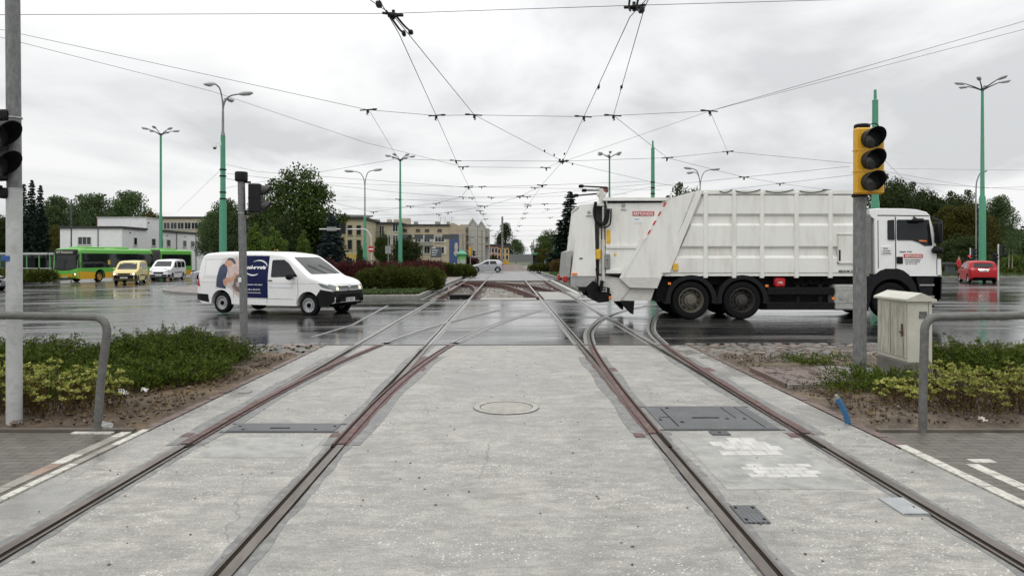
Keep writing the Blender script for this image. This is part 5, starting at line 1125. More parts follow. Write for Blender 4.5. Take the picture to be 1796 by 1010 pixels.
    for y, i_ in zip(ys, ins): v += [(fx(p[0] + (cx - p[0]) * i_, y), y * (1 - .035 * max(0, (p[1] - 2.2))), p[1] + (cz - p[1]) * i_) for p in prof]
    L_.add(v, [(i * k + j, i * k + (j + 1) % k, (i + 1) * k + (j + 1) % k, (i + 1) * k + j) for i in range(ny - 1) for j in range(k)] + [tuple(range(k)), tuple(range((ny - 1) * k, ny * k))])
    cab = L_.build('cab', WC, R_, 30)
    for s in (-1, 1):
        Y = lambda z, o=.0: s * (1.2225 * (1 - .035 * max(0, z - 2.2)) + o)
        def plate_(name, pts, m, o=.006, par=cab, rnd=0):
            q = P(*pts); q = roundpoly(q, rnd) if rnd else q; b = MB(); b.add([(p[0], Y(p[1], o), p[1]) for p in q] + [(p[0], Y(p[1], o - .03), p[1]) for p in q], [tuple(range(len(q)))] + [(i, (i + 1) % len(q), len(q) + (i + 1) % len(q), len(q) + i) for i in range(len(q))]); return b.build(name, m, par, 0)
        dr = plate_('door', [(1573, 484), (1573, 380), (1632, 380), (1638, 400), (1643, 436), (1645, 484)], WC, .008)
        plate_('door_gap', [(1571.5, 484), (1571.5, 380), (1573, 380), (1573, 484)], SEAM, .009, dr)
        plate_('side_window', [(1558, 420), (1558, 386), (1570, 385), (1570, 421)], GLASS, .012, cab, .03); plate_('door_window', [(1574, 421), (1574, 385), (1631, 385), (1636, 431), (1622, 431), (1611, 424.5), (1600, 421)], GLASS, .014, dr, .04)
        if s < 0: plate_('orange_dash_item', [(1612, 423), (1613, 420.5), (1626, 421.5), (1626, 424)], ORANGE, .018, dr)  # orange thing on the dash, drawn as a plate over the door window
        plate_('roof_seam', [(1541, 378), (1541, 376.5), (1632, 377.5), (1632, 379)], BLACK, .007); plate_('door_handle', [(1573.5, 462.5), (1573.5, 450), (1584, 450), (1584, 462.5)], BLACK, .018, dr, .02)
        plate_('side_vent', [(1541, 470), (1541, 386), (1542, 386), (1542, 470)], SEAM, .006); plate_('corner_panel', [(1644.5, 482), (1644.5, 454), (1651, 454), (1652, 482)], WC, .012); plate_('corner_gap', [(1643.3, 482), (1643.3, 454), (1644.5, 454), (1644.5, 482)], SEAM, .010)
        if s < 0:
            sg = plate_('company_sign', [(1586, 452), (1586, 445.2), (1619, 445.2), (1619, 452)], RED, .014, dr); txt('REMONDIS', 1588, 450.8, 4.4, WT_, 29, -1.2425, sg, bold=.002)
            txt('MAN TGS', 1579, 442.2, 1.8, BLACK, 21, -1.2335, dr); txt('www.remondis.pl', 1587, 456.5, 1.8, BLACK, 28, -1.2335, dr); txt('Gospodarka odpadami', 1588, 460, 1.5, SEAM, 26, -1.2335, dr); txt('tel. 61 111 22', 1589, 463.4, 1.5, SEAM, 20, -1.2335, dr)
            n = plate_('notice_sticker', [(1547, 445), (1547, 432), (1565, 432), (1565, 445)], WT_, .010); txt('odpady', 1549, 436, 1.8, BLACK, 9, -1.238, n); txt('komunalne', 1549, 440, 1.4, SEAM, 13, -1.238, n); txt('Poznan', 1549, 443.5, 1.4, SEAM, 13, -1.238, n)
        # mirrors
        b = MB(); b.box((TX(1641), s * 1.38, TZ(409)), (.14, .24, .60), 0, 0, .04); b.tube([(TX(1636), s * 1.2, TZ(384)), (TX(1641), s * 1.36, TZ(386)), (TX(1641), s * 1.38, TZ(394))], .025, 6); b.build('wing_mirror', BLACK, cab, 40)
        b = MB(); b.box((TX(1641), s * 1.33, TZ(439)), (.26, .22, .17), 0, 0, .05); b.tube([(TX(1640), s * 1.2, TZ(432)), (TX(1641), s * 1.33, TZ(436))], .03, 6); b.build('ramp_mirror', BLACK, cab, 40)
        if s < 0:
            b = MB(); b.box((TX(1607), -1.33, TZ(387)), (.33, .16, .12), 0, 0, .04); b.tube([(TX(1604), -1.2, TZ(380)), (TX(1606), -1.31, TZ(384))], .02, 6); b.build('kerb_mirror', BLACK, cab, 40)
            b = MB(); b.box((TX(1658), -.95, TZ(391)), (.12, .24, .22), 0, 0, .05); b.tube([(TX(1630), -1.15, TZ(378)), (TX(1645), -1.1, TZ(383)), (TX(1656), -.98, TZ(386))], .03, 6); b.build('front_mirror', BLACK, cab, 40)
        # arch and lower cab trim
        n = 14; b = MB(); wx, wz = TX(1565), TZ(526); v = []
        for i in range(n + 1):
            t = pi * (-.02 + 1.04 * i / n); c_, s_ = cos(t), sin(t); v += [(wx + .60 * c_, s * .7, wz + .60 * s_), (wx + .60 * c_, s * 1.235, wz + .60 * s_), (wx + .74 * c_, s * 1.235, min(wz + .885, wz + .86 * s_ + .06)), (wx + .74 * c_, s * .7, min(wz + .885, wz + .86 * s_ + .06))]
        b.add(v, [(i * 4 + j, i * 4 + (j + 1) % 4, i * 4 + 4 + (j + 1) % 4, i * 4 + 4 + j) for i in range(n) for j in range(4)] + [(0, 1, 2, 3), (n * 4, n * 4 + 1, n * 4 + 2, n * 4 + 3)]); b.build('mudguard', FEN, R_, 50)
        b = MB(); b.pxz(P((1522, 545), (1522, 484), (1540, 484), (1528, 520), (1524, 545)), s * .8, s * 1.22); b.build('rear_cab_trim', FEN, R_, 0)
        b = MB(); b.pxz(P((1609, 484.5), (1652, 484.5), (1651, 522), (1645, 528), (1618, 526)), s * .7, s * 1.2); st = b.build('entry_step', FEN, R_, 0); b = MB(); b.bx(TX(1614), TX(1640), s * 1.19, s * 1.225, TZ(501), TZ(498.5)); b.bx(TX(1616), TX(1640), s * 1.19, s * 1.225, TZ(521), TZ(518.5)); b.build('tread', GRY, st, 0)
    b = MB(); b.pxz(P((1640, 486), (1654, 486), (1653, 524), (1646, 529), (1636, 528)), -1.2, 1.2); b.build('front_bumper', FEN, R_, 0)
    b = MB(); x = TX(1644.5); b.add([(TX(1642.9) , -.95, TZ(392)), (TX(1642.9), .95, TZ(392)), (TX(1649.4), 1.0, TZ(438)), (TX(1649.4), -1.0, TZ(438))], [(0, 1, 2, 3)]); b.build('windscreen', GLASS, cab, 0)
    b = MB(); b.bx(TX(1522), TX(1533), -1.0, 1.0, TZ(484), TZ(372)); b.tube([(TX(1528), -1.12, TZ(480)), (TX(1528), -1.12, TZ(376))], .07, 10); b.bx(TX(1523), TX(1530), -1.1, -.8, TZ(450), TZ(400), 0, .03); b.bx(TX(1522), TX(1527), -1.18, -1.1, TZ(484), TZ(376)); b.build('air_intake', mat('intake_grey', (.20, .195, .18), .55, .2), R_, 40)
WT_ = mat('sign_white', (.78, .78, .77), .4, var=.03)
lorry()
# ---------------------------------------------------------------- signals, railings, cabinet
def visor_bm(b, c, r, ln, m=0, open_=.32, n=22):
    """hooded visor pointing to -y: long at the top, cut away below"""
    a = [pi * (-open_) + (pi + 2 * pi * open_) * i / n for i in range(n + 1)]; v = []
    for t in a:
        l = ln * (.30 + .70 * max(0, min(1, (sin(t) + .6) / 1.5)) ** .7)
        for rr in (r, r * .94): v += [(c[0] + rr * cos(t), c[1], c[2] + rr * sin(t)), (c[0] + rr * 1.03 * cos(t), c[1] - l, c[2] + rr * 1.03 * sin(t))]
    f = []
    for i in range(n): q = i * 4; f += [(q, q + 1, q + 5, q + 4), (q + 2, q + 6, q + 7, q + 3), (q + 1, q + 3, q + 7, q + 5)]
    b.add(v, f, m)
LENS = mat('unlit_lens', (.03, .031, .03), .25, var=.3, coat=.3); SIGB = mat('signal_black', (.012, .012, .014), .55)
def signal_head(root, loc, rz, w, dpt, zs, r, house, back=None, vis=.24, m=None):
    h = bpy.data.objects.new('tmp', None)
    z0, z1 = min(zs) - r * 1.25, max(zs) + r * 1.25
    b = MB(); b.box((0, 0, (z0 + z1) / 2), (w, dpt, z1 - z0), 0, 0, .02)
    for k, z in enumerate(zs[:-1]): b.box((0, -.0, (zs[k] + zs[k + 1]) / 2), (w + .012, dpt + .012, .012))
    o = b.build('signal_head', house, root, 30); o.location = loc; o.rotation_euler = (0, 0, rz)
    for z in zs:
        b = MB(); visor_bm(b, (0, -dpt / 2, z), r, vis); b.build('visor', m or SIGB, o, 40)
        b = MB(); b.lathe([(r * .98, -dpt / 2 - .004), (r * .95, -dpt / 2 - .02), (r * .6, -dpt / 2 - .035), (0, -dpt / 2 - .042)], (0, 0, z), 'y', 24); b.build('lens', LENS, o, 40)
    return o
YELB = mat('signal_yellow', (.62, .33, .012), .42, var=.08, dirt=((.40, .22, .02), .4))
POLEG = mat('galvanised_pole', (.165, .17, .168), .55, .1, .3, 26, bmp=.2, dirt=((.09, .09, .086), .8), stretch=(1, 1, .4))
# right: yellow signal towards the camera
x, y = 4.91, 9.9
t = thing('traffic_signal', 'yellow fronted traffic signal with three black hooded lamps on a grey pole', 'traffic signal', (x, y, 0), radians(0))
b = MB(); b.tube([(0, 0, -.1), (0, 0, 2.62), (.03, 0, 3.52)], [.088, .085, .082], 24); b.build('pole', POLEG, t, 40)
b = MB(); b.lathe([(.10, 3.48), (.105, 3.49), (.105, 3.575), (.09, 3.59), (0, 3.59)], (.03, 0, 0), 'z', 20); b.tube(lathe_path([(.1, 0, 3.57), (.2, -.02, 3.60), (.26, -.02, 3.54), (.16, -.02, 3.51)], 6), .008, 6); b.build('pole_cap', BLACK, t, 40)
b = MB(); b.lathe([(.10, 2.58), (.105, 2.585), (.105, 2.62), (.10, 2.625)], n=20); b.build('clamp', BLACK, t, 40)
signal_head(t, (.025, -.19, 0), radians(-4), .375, .12, [2.765, 3.055, 3.345], .128, YELB, vis=.25)
b = MB(); b.bx(-.02, .09, -.258, -.254, 2.622, 2.630); b.build('red_strip', mat('strip_red', (.4, .04, .02), .5), t, 0)
# left: tall pole, black signal seen from the side
x, y = X_at(25, 7.42), 7.42
t = thing('traffic_signal', 'tall white and grey pole at the left edge carrying a black hooded signal', 'traffic signal', (x, y, gz(x)))
b = MB(); b.tube([(0, 0, -.1), (0, 0, 2.47)], [.074, .074], 24); b.build('painted_pole', mat('pole_pale_paint', (.46, .47, .465), .45, .1, .1, 6, dirt=((.26, .26, .25), .55)), t, 40)
b = MB(); b.tube([(0, 0, 2.47), (-.02, 0, 4.9)], [.069, .067], 24); b.build('pole', POLEG, t, 40)
b = MB(); b.lathe([(.0745, 2.46), (.078, 2.462), (.078, 2.475), (.0745, 2.477)], n=24); b.lathe([(.071, 3.20), (.076, 3.202), (.076, 3.215), (.071, 3.217)], n=24); b.build('strap', STEEL, t, 40)
for q in ((3.2, .16, 3.18, 3.16), (2.42, .11, 2.47, 2.5)): b = MB(); b.box((-.06, -.06, q[0]), (.09, .10, q[1]), 0, 0, .02); b.tube([(-.06, -.1, q[2]), (-.2, -.14, q[3])], .025, 8); b.build('bracket', BLACK, t, 40)
signal_head(t, (-.13, -.17, 0), radians(72), .30, .16, [2.70, 3.0], .125, SIGB, vis=.26)
b = MB(); b.bx(-.08, .005, -.083, -.070, 1.72, 1.775, 0, .004); b.build('name_tag', mat('blue_tag', (.02, .08, .28), .35), t, 0)
# mid-left: grey pole, black signal seen from behind
x, y = X_at(428, 14.3), 14.3
t = thing('traffic_signal', 'grey pole on the cobbles with drum cap and black signal turned away', 'traffic signal', (x, y, gz(x)))
b = MB(); b.tube([(0, 0, -.1), (-.02, 0, 1.6), (-.055, 0, 3.3)], [.076, .076, .07], 20); b.build('pole', POLEG, t, 40)
b = MB(); b.lathe([(.09, 3.28), (.125, 3.30), (.125, 3.46), (.115, 3.475), (0, 3.475)], (-.055, 0, 0), 'z', 24); b.build('drum_cap', BLACK, t, 40)
for z in (3.27, 2.63): b = MB(); b.tube([(-.05, 0, z), (.13, .02, z)], .02, 8); b.box((.02, 0, z + .03), (.06, .08, .10), 0, 0, .02); b.build('bracket', BLACK, t, 40)
b = MB(); b.lathe([(.076, 2.64), (.080, 2.642), (.080, 2.655), (.076, 2.657)], (-.04, 0, 0), n=20); b.build('strap', STEEL, t, 40)
signal_head(t, (.22, .03, 0), radians(98), .26, .24, [2.79, 3.11], .10, SIGB, vis=.19, m=mat('visor_grey_top', (.05, .05, .052), .4))
b = MB(); b.bx(-.085, -.025, -.085, -.078, 1.27, 1.36); b.build('sticker', WT_, t, 0); b = MB(); b.bx(-.04, .035, -.082, -.07, .66, .95); b.build('access_panel', POLEG, t, 0)
# bent tube railings
RAIL = mat('railing_grey_paint', (.125, .125, .118), .55, .05, .2, 14, bmp=.2, dirt=((.06, .056, .046), .8), stretch=(.4, 1, 1))
def railing(px, s, lab):
    x = X_at(px, 7.13); t = thing('tube_railing', lab, 'railing', (x, 7.13, 0), 0); b = MB(); lean = .10 if s < 0 else .02
    p = lathe_path([(0, 0, -.1), (lean * .4, 0, .5), (lean, 0, .98)], 4) + lathe_path([(lean + .0, 0, 1.02), (lean - .012 * -s * 0 + s * .02, 0, 1.085), (lean + s * .08, 0, 1.14), (lean + s * .17, 0, 1.15)], 4)
    p += [(lean + s * 1.0, 0, 1.165), (lean + s * 4.2, 0, 1.19)]
    b.tube(p, .040, 16); b.tube([(lean + s * 4.1, 0, 1.19), (lean + s * 4.1, 0, -.1)], .040, 16); b.build('rail_tube', RAIL, t, 60); return t
railing(170, -1, 'bent grey tube railing on the left ending in a leaning post')
railing(1618, 1, 'bent grey tube railing on the right in front of yellow bushes')
# control cabinet
t = thing('control_cabinet', 'weathered cream control cabinet with gabled lid on a concrete plinth', 'cabinet', (5.80, 10.40, .03), radians(-3))
CAB = mat('cabinet_cream', (.50, .49, .42), .5, 0, .1, 3, dirt=((.36, .34, .28), .5)); CABD = mat('cabinet_dirty_door', (.44, .425, .35), .55, 0, .2, 4, dirt=((.13, .105, .075), 1.0), stretch=(1, 2.6, .35))
w, d = .165, .46
b = MB(); b.bx(-w - .01, w + .01, -d - .01, d + .01, -.2, .24, 0, .01); b.build('plinth', mat('plinth_concrete', (.13, .12, .105), .6, 0, .3, 4, bmp=.4), t, 0)
b = MB(); b.bx(-w, w, -d, d, .24, 1.10, 0, .012); body = b.build('housing', CAB, t, 0)
b = MB(); b.prism([(-w - .04, -d - .04, 1.10), (w + .04, -d - .04, 1.10), (w + .04, -d - .04, 1.13), (0, -d - .04, 1.22), (-w - .04, -d - .04, 1.13)], (0, 2 * d + .08, 0)); b.build('lid', mat('lid_cream', (.50, .49, .42), .5, 0, .12, 3, dirt=((.36, .35, .29), .5)), t, 0)
b = MB(); b.bx(-w - .012, -w, -d + .05, d - .03, .30, 1.07, 0, .004); dr = b.build('door', CABD, t, 0)
b = MB(); b.bx(-w - .03, -w - .010, -d + .12, -d + .15, .60, .78, 0, .006); b.box((-w - .035, -d + .135, .66), (.03, .06, .03), 0, 0, .008); b.build('handle', mat('rusty_brown', (.09, .05, .03), .6), dr, 0)
b = MB(); b.bx(-w - .014, -w - .002, .02, .026, .30, 1.07); b.build('door_seam', SEAM, dr, 0)
b = MB(); b.bx(-.02, .09, -d - .004, -d, .86, .96); st = b.build('sticker', mat('worn_sticker', (.12, .12, .11), .5, var=.6, scale=40), t, 0)
b = MB(); b.bx(w - .06, w - .055, -d - .003, -d, .28, 1.08); b.build('side_seam', SEAM, t, 0); b = MB(); b.bx(w + .0, w + .02, -d, -d + .02, 1.02, 1.05); b.build('hinge', BLACK, t, 0)

# ---------------------------------------------------------------- lamp posts and masts
LH = mat('lamp_head_grey', (.42, .43, .43), .45, var=.1); LGL = mat('lamp_glass', (.50, .52, .53), .3); ARM = mat('lamp_arm_dark', (.06, .07, .07), .5); MASTG = mat('mast_grey', (.22, .23, .23), .5, .3)
def lamp_head(root, p, dirv, tilt=.15, ln=.85):
    d = Vector((dirv[0], dirv[1], 0)).normalized(); a = atan2(d.y, d.x); b = MB(); k = ln
    prof = [(0, .07, .06), (.12 * k, .12, .10), (.35 * k, .18, .14), (.75 * k, .19, .13), (.95 * k, .12, .07), (k, .04, .03)]; n = 10; v = []
    for (s, w, h) in prof: v += [(s, w * cos(2 * pi * j / n), h * sin(2 * pi * j / n) + s * tilt) for j in range(n)]
    b.add(v, [(i * n + j, i * n + (j + 1) % n, (i + 1) * n + (j + 1) % n, (i + 1) * n + j) for i in range(len(prof) - 1) for j in range(n)] + [tuple(range(n)), tuple(range((len(prof) - 1) * n, len(prof) * n))])
    o = b.build('lamp_head', LH, root, 50); o.location = p; o.rotation_euler = (0, 0, a)
    b = MB(); b.ell((.6 * k, 0, .6 * k * tilt - .06), (.30 * k, .15, .09), 0, 12, 6); b.build('lamp_glass', LGL, o, 50)
def star_lamp(px, topy, Y, lab, r0=.16, r1=.08, rot=0, s=1.0, thick=None):
    x = X_at(px, Y); g = gz(x); H = Z_at(topy, Y) - g; t = thing('street_lamp', lab, 'street lamp', (x, Y, g), rot, 'tall six armed street lamps'); hb = H * .42
    b = MB(); b.tube([(0, 0, -.3), (0, 0, hb), (0, 0, hb + .25), (0, 0, H)], [r0 * 1.25, r0 * 1.15, r0 * .8, r1], 14); b.build('pole', GREENP, t, 40)
    for i in range(6):
        a = 2 * pi * i / 6 + .35; L = 1.55 * s; q = (L * cos(a), L * sin(a), H + .62 * s)
        b = MB(); b.tube([(0, 0, H - .1), (q[0] * .5, q[1] * .5, H + .30 * s), q], [.07 * s, .06 * s, .045 * s], 8); b.build('arm', ARM, t, 40)
        lamp_head(t, q, (q[0], q[1]), .14, 1.0 * s)
    b = MB(); b.lathe([(.12, -.15), (.16, 0), (.12, .12), (0, .14)], (0, 0, H), n=12); b.build('hub', ARM, t, 40); return t
star_lamp(282, 236, 84, 'tall green six armed street lamp behind the bus and the white house', .17, .12, .2, .8)
star_lamp(702, 281, 80, 'green six armed street lamp rising beside the tan apartment house', .19, .09, .9, .66)
star_lamp(1069, 276, 85, 'green six armed street lamp above the tail of the lorry', .16, .09, .1, .62)
star_lamp(1723, 157, 66, 'tallest green six armed street lamp standing behind the red car', .24, .11, .5, .92)
def curve_lamp(px, topy, forky, Y, lab, heads, green, r=.13, pole_top=None, s=1.0):
    x = X_at(px, Y); g = gz(x); H = Z_at(topy, Y) - g; hf = Z_at(forky, Y) - g; t = thing('street_lamp', lab, 'street lamp', (x, Y, g), 0)
    hg = (Z_at(pole_top, Y) - g) if pole_top else hf * .65; b = MB()
    b.tube([(0, 0, -.3), (0, 0, hg * .55), (0, 0, hg * .55 + .3), (0, 0, hg)], [r * 1.35, r * 1.3, r, r * .85], 14); b.build('pole', green, t, 40)
    b = MB(); b.tube([(0, 0, hg), (0, 0, hg + .3), (0, 0, hf)], [r * .8, r * .5, r * .42], 10); b.build('upper_pole', MASTG, t, 40)
    for (dx, dy, dz, tl) in heads:
        b = MB(); pth = lathe_path([(0, 0, hf - .2), (dx * .08, dy * .08, hf + (H + dz - hf) * .45), (dx * .4, dy * .4, hf + (H + dz - hf) * .88), (dx, dy, H + dz)], 6); b.tube(pth, .045 * s, 8); b.build('arm', MASTG, t, 40)
        lamp_head(t, (dx, dy, H + dz), (dx, dy), tl, .95 * s)
    return t, H
lp, H = curve_lamp(391, 168, 196, 44, 'nearest green street lamp with three curved arms and a dome camera', [(1.05, -.2, .05, .04), (-.20, -.75, .55, -.25), (-.05, .9, -.0, .1)], GREENP, .165, 238)
b = MB(); b.tube(lathe_path([(0, 0, 8.9), (-.22, -.1, 9.0), (-.42, -.15, 8.9)], 5), .025, 6); b.lathe([(0, .12), (.11, .1), (.13, 0), (.12, -.05)], (-.45, -.15, 8.72), n=14); cmn = b.build('camera_housing', WT_, lp, 50); b = MB(); b.ell((-.45, -.15, 8.67), (.11, .11, .11), 0, 12, 8); b.build('camera_dome', BLACK, cmn, 50); b = MB(); b.box((-.12, -.05, 8.92), (.14, .14, .3), 0, 0, .02); b.build('camera_box', WT_, lp, 0)
for z in (5.1, 5.5, 5.9, 6.9, 7.3): b = MB(); b.lathe([(.19, z), (.21, z + .02), (.21, z + .06), (.19, z + .08)], n=14); b.build('clamp', BLACK, lp, 40)
curve_lamp(640, 300, 328, 72, 'green street lamp with two curved arms in front of the yellow house', [(.85, -.1, .05, .12), (-1.1, -.1, -.05, .05)], GREENP, .15, 380)
curve_lamp(1228, 298, 330, 75, 'grey two armed street lamp just above the lorry roof', [(1.1, -.1, .0, .1), (-.9, -.2, .1, .1), (-.5, .8, -.15, .0)], MASTG, .11, 400)
x, Y = X_at(1712, 80), 80; t = thing('street_lamp', 'thin grey lamp post with one hooked arm next to the tallest green lamp', 'street lamp', (x, Y, 0)); b = MB(); b.tube(lathe_path([(0, 0, -.2), (0, 0, 6), (0, 0, 9.6), (.25, 0, 10.8), (.62, 0, 11.4)], 6), .07, 8); b.build('pole', MASTG, t, 40); lamp_head(t, (.62, 0, 11.4), (1, .2), .2, .7)
def mast(px, topy, Y, lab, r, m=GREENP, tip=True):
    x = X_at(px, Y); g = gz(x); H = Z_at(topy, Y) - g; t = thing('wire_mast', lab, 'mast', (x, Y, g), 0); b = MB()
    b.tube([(0, 0, -.3), (0, 0, H * .45), (0, 0, H * .45 + .15), (0, 0, H * .95), (0, 0, H * .95 + .05), (0, 0, H)], [r * 1.25, r * 1.2, r, r * .85, r * .45, r * .4] if tip else [r] * 6, 14); b.build('pole', m, t, 40)
    for k in (.62, .66, .70): b = MB(); b.lathe([(r * 1.02, H * k), (r * 1.12, H * k + .02), (r * 1.12, H * k + .07), (r * 1.02, H * k + .09)], n=12); b.build('clamp', BLACK, t, 40)
    return t
mast(1535, 158, 34, 'stout green wire mast rising behind the lorry cab', .155); mast(1145, 247, 52, 'green wire mast rising behind the lorry tailgate', .15)
tm = mast(881, 380, 97, 'thin dark wire mast beside the far tram tracks', .14, MASTG, False); b = MB(); b.tube([(0, 0, 6.4), (1.0, 0, 6.4)], .05, 6); b.build('bracket_arm', MASTG, tm, 40)
for px, top, Y, lab in ((936, 420, 150, 'far grey mast left of the green shelter'), (961, 421, 175, 'far grey mast right of the green shelter'), (933, 425, 130, 'short black signal mast before the green shelter')): mast(px, top, Y, lab, .11, MASTG, False)
mast(125, 350, 88, 'thin dark lamp mast in front of the white house', .085, ARM, False)

# ---------------------------------------------------------------- overhead wires
WIRE = mat('wire_black', (.012, .012, .012), .5)
def P3(px, py, Y): return Vector((X_at(px, Y), Y, Z_at(py, Y)))
HANG = None
def hanger(p, ang, s=1.0):
    global HANG
    if HANG is None:
        b = MB(); b.tube([(-.36, 0, .07), (.30, 0, .02)], .025, 6); b.box((0, 0, -.02), (.10, .08, .14), 0, 0, .02); b.tube([(0, 0, -.04), (.05, 0, -.14)], .02, 6); b.box((-.26, 0, .06), (.16, .06, .07), 0, 0, .02); b.tube([(0, -.06, -.14), (.0, .06, -.14)], .018, 6)
        HANG = b.build('wire_hanger', WIRE, None, 0); HANG.location = p; o = HANG
    else: o = HANG.copy(); COL.objects.link(o); o.location = p
    o.rotation_euler = (0, 0, ang); o.scale = (s, s, s)
    tag(o, 'small black insulated wire hanger where a span wire carries an overhead wire', 'wire hanger', 'hangers on the overhead wires'); return o
def wire(pts, r, lab, cat='overhead wire', sag=0, hang=(), group='overhead wires', flip=0):
    P = [P3(*p) for p in pts]; q = [P[0]]
    for a, c in zip(P, P[1:]):
        n = 10 if sag else 1
        for i in range(1, n + 1): t = i / n; d = a.lerp(c, t); d.z -= sag * (c - a).length * .01 * 4 * t * (1 - t); q.append(d)
    b = MB(); o0 = P[0].copy(); b.tube([k - o0 for k in q], r * .58, 6); o = b.build('overhead_wire', WIRE, None, 40); o.location = o0
    tag(o, lab, cat, group)
    for i in hang: hanger(P[i] + Vector((0, 0, -.03)), (pi if i % 2 else 0) + flip, min(1.1, max(.8, P[i].y / 60)))
    return o
wire([(600, -90, 10.05), (630, -60, 10.6), (700, 60, 13.9), (765, 203, 21.9), (800, 282, 32), (822, 327, 43.6), (842, 370, 66), (858, 400, 105), (868, 420, 170)], .013, 'overhead contact wire following the left tram track into the distance', hang=(3, 4, 5, 6))
wire([(560, -60, 10.6), (690, 28, 12.8), (832, 202, 21.8), (987, 283, 32.2), (1145, 320, 41.5), (1330, 352, 55)], .013, 'overhead contact wire crossing from the left track over to the right', hang=(2, 3))
wire([(1190, -60, 10.6), (1105, 30, 12.9), (1024, 205, 22), (987, 283, 32.2), (950, 325, 43), (925, 362, 60), (908, 395, 95), (895, 425, 200)], .013, 'overhead contact wire following the right tram track into the distance', hang=(2, 4, 5))
wire([(1170, -70, 10.4), (1130, 15, 12.5), (1076, 203, 21.9), (1170, 277, 31.1), (1305, 311, 38.7), (1368, 322, 42), (1450, 333, 45.8), (1700, 365, 62)], .013, 'overhead contact wire curving right above the lorry', hang=(2, 3, 4, 5, 6))
wire([(-200, 27, 12.9), (690, 24, 12.9), (1110, 10, 12.9), (2000, -15, 12.9)], .009, 'highest span wire across the top of the picture', 'span wire', 0)
wire([(-100, 30, 21.9), (645, 193, 21.9), (765, 203, 21.9), (832, 202, 21.9), (1024, 205, 21.9), (1076, 203, 21.9), (1245, 195, 21.9), (1900, 8, 21.9)], .011, 'span wire over the asphalt carrying four black hangers in a row', 'span wire', 0, (1, 6))
wire([(-100, 40, 20), (370, 160, 27), (640, 250, 31), (812, 293, 34), (958, 294.5, 34), (987, 283, 32.5)], .011, 'span wire sweeping down from the far left to the wire crossing', 'span wire', 0, (3, 4))
wire([(990, 283, 32.5), (1245, 195, 27), (1900, 25, 20)], .010, 'span wire sweeping down from the far right to the wire crossing', 'span wire', 0)
wire([(648, 195, 22), (697, 276, 34)], .010, 'thin tie wire dropping from the left hanger pair towards a star lamp', 'span wire', 0)
wire([(1245, 195, 22), (1276, 266, 33)], .010, 'thin tie wire dropping from the right hanger pair over the lorry', 'span wire', 0, (1,))
wire([(395, 330, 44), (697, 279, 32), (799, 282, 32), (987, 283, 32.2), (1170, 277, 31.1), (1276, 266, 33), (1510, 288, 34)], .012, 'span wire through the big wire crossing to the green mast behind the cab', 'span wire', 0)
wire([(393, 288, 44), (450, 301, 44), (822, 329, 43.6), (952, 325, 43.6), (1145, 318, 52)], .014, 'span wire from the nearest green lamp post to the mast behind the tailgate', 'span wire', 0, (2, 3))
wire([(393, 304, 44), (700, 338, 50), (812, 346, 51), (912, 344, 51), (1145, 322, 52)], .015, 'second span wire from the nearest green lamp post', 'span wire', 0, (2, 3))
wire([(388, 297, 44), (310, 372, 84)], .014, 'thin tie wire from the nearest green lamp post down to the left', 'span wire', 0)
wire([(393, 312, 44), (655, 372, 68), (720, 362, 60), (765, 357, 57), (810, 345, 51), (822, 328, 43.6)], .018, 'overhead contact wire curving off to the left beyond the pit', hang=(1, 2, 3))
wire([(640, 386, 84), (786, 373, 69), (850, 362, 60.5), (912, 345, 51), (952, 324, 42.8)], .018, 'overhead contact wire curving from the right track off to the far left', hang=(1, 2, 3))
wire([(1490, 292, 34), (1305, 311, 38.7), (1145, 327, 52), (950, 372, 70)], .014, 'span wire from the green mast behind the cab over the lorry', 'span wire', 0, (1,))
wire([(1530, 303, 34), (1368, 322, 42), (1200, 342, 60)], .014, 'second span wire from the green mast behind the cab', 'span wire', 0)
wire([(1540, 270, 34), (1580, 310, 48), (1690, 350, 80)], .014, 'tie wire from the green mast towards the right hand trees', 'span wire', 0)
wire([(1550, 318, 36), (1796, 333, 60), (1900, 338, 60)], .016, 'upper span wire over the right hand trees', 'span wire', 0)
wire([(1545, 300, 50), (1720, 330, 60), (1900, 325, 60)], .016, 'lower span wire passing behind the tallest lamp', 'span wire', 0)
wire([(1560, 296, 80), (1900, 300, 80)], .018, 'faint span wire high over the right hand trees', 'span wire', 0)
k = 0
for (xa, ya, xb, yb, Y, hs) in ((470, 318, 1160, 333, 52, (845, 938)), (560, 352, 1100, 340, 58, (828, 925, 862)), (600, 366, 1130, 352, 66, (842, 926)), (600, 377, 1080, 371, 74, (848, 921, 770)), (628, 388, 1060, 378, 82, (851, 917, 965)), (640, 393, 1050, 395, 92, (858, 911)), (560, 400, 1010, 404, 104, (861, 908)), (750, 412, 960, 413, 120, (866, 903)), (700, 362, 1010, 366, 88, (760, 960)), (600, 345, 1000, 358, 63, (700, 955))):
    n = 6; k += 1
    o = wire([(xa + (xb - xa) * i / n, ya + (yb - ya) * i / n + 2.2 * (1 - (2 * i / n - 1) ** 2), Y) for i in range(n + 1)], .010 + Y * .00006, ['nearest', 'second', 'third', 'fourth', 'fifth', 'sixth', 'seventh', 'farthest', 'slanting', 'long'][k - 1] + ' of the faint span wires strung across above the far tracks', 'span wire', 0)
    for hx in hs: hanger(P3(hx, ya + (yb - ya) * (hx - xa) / (xb - xa) + 2, Y), (hx % 2) * pi, .7 + Y / 300)
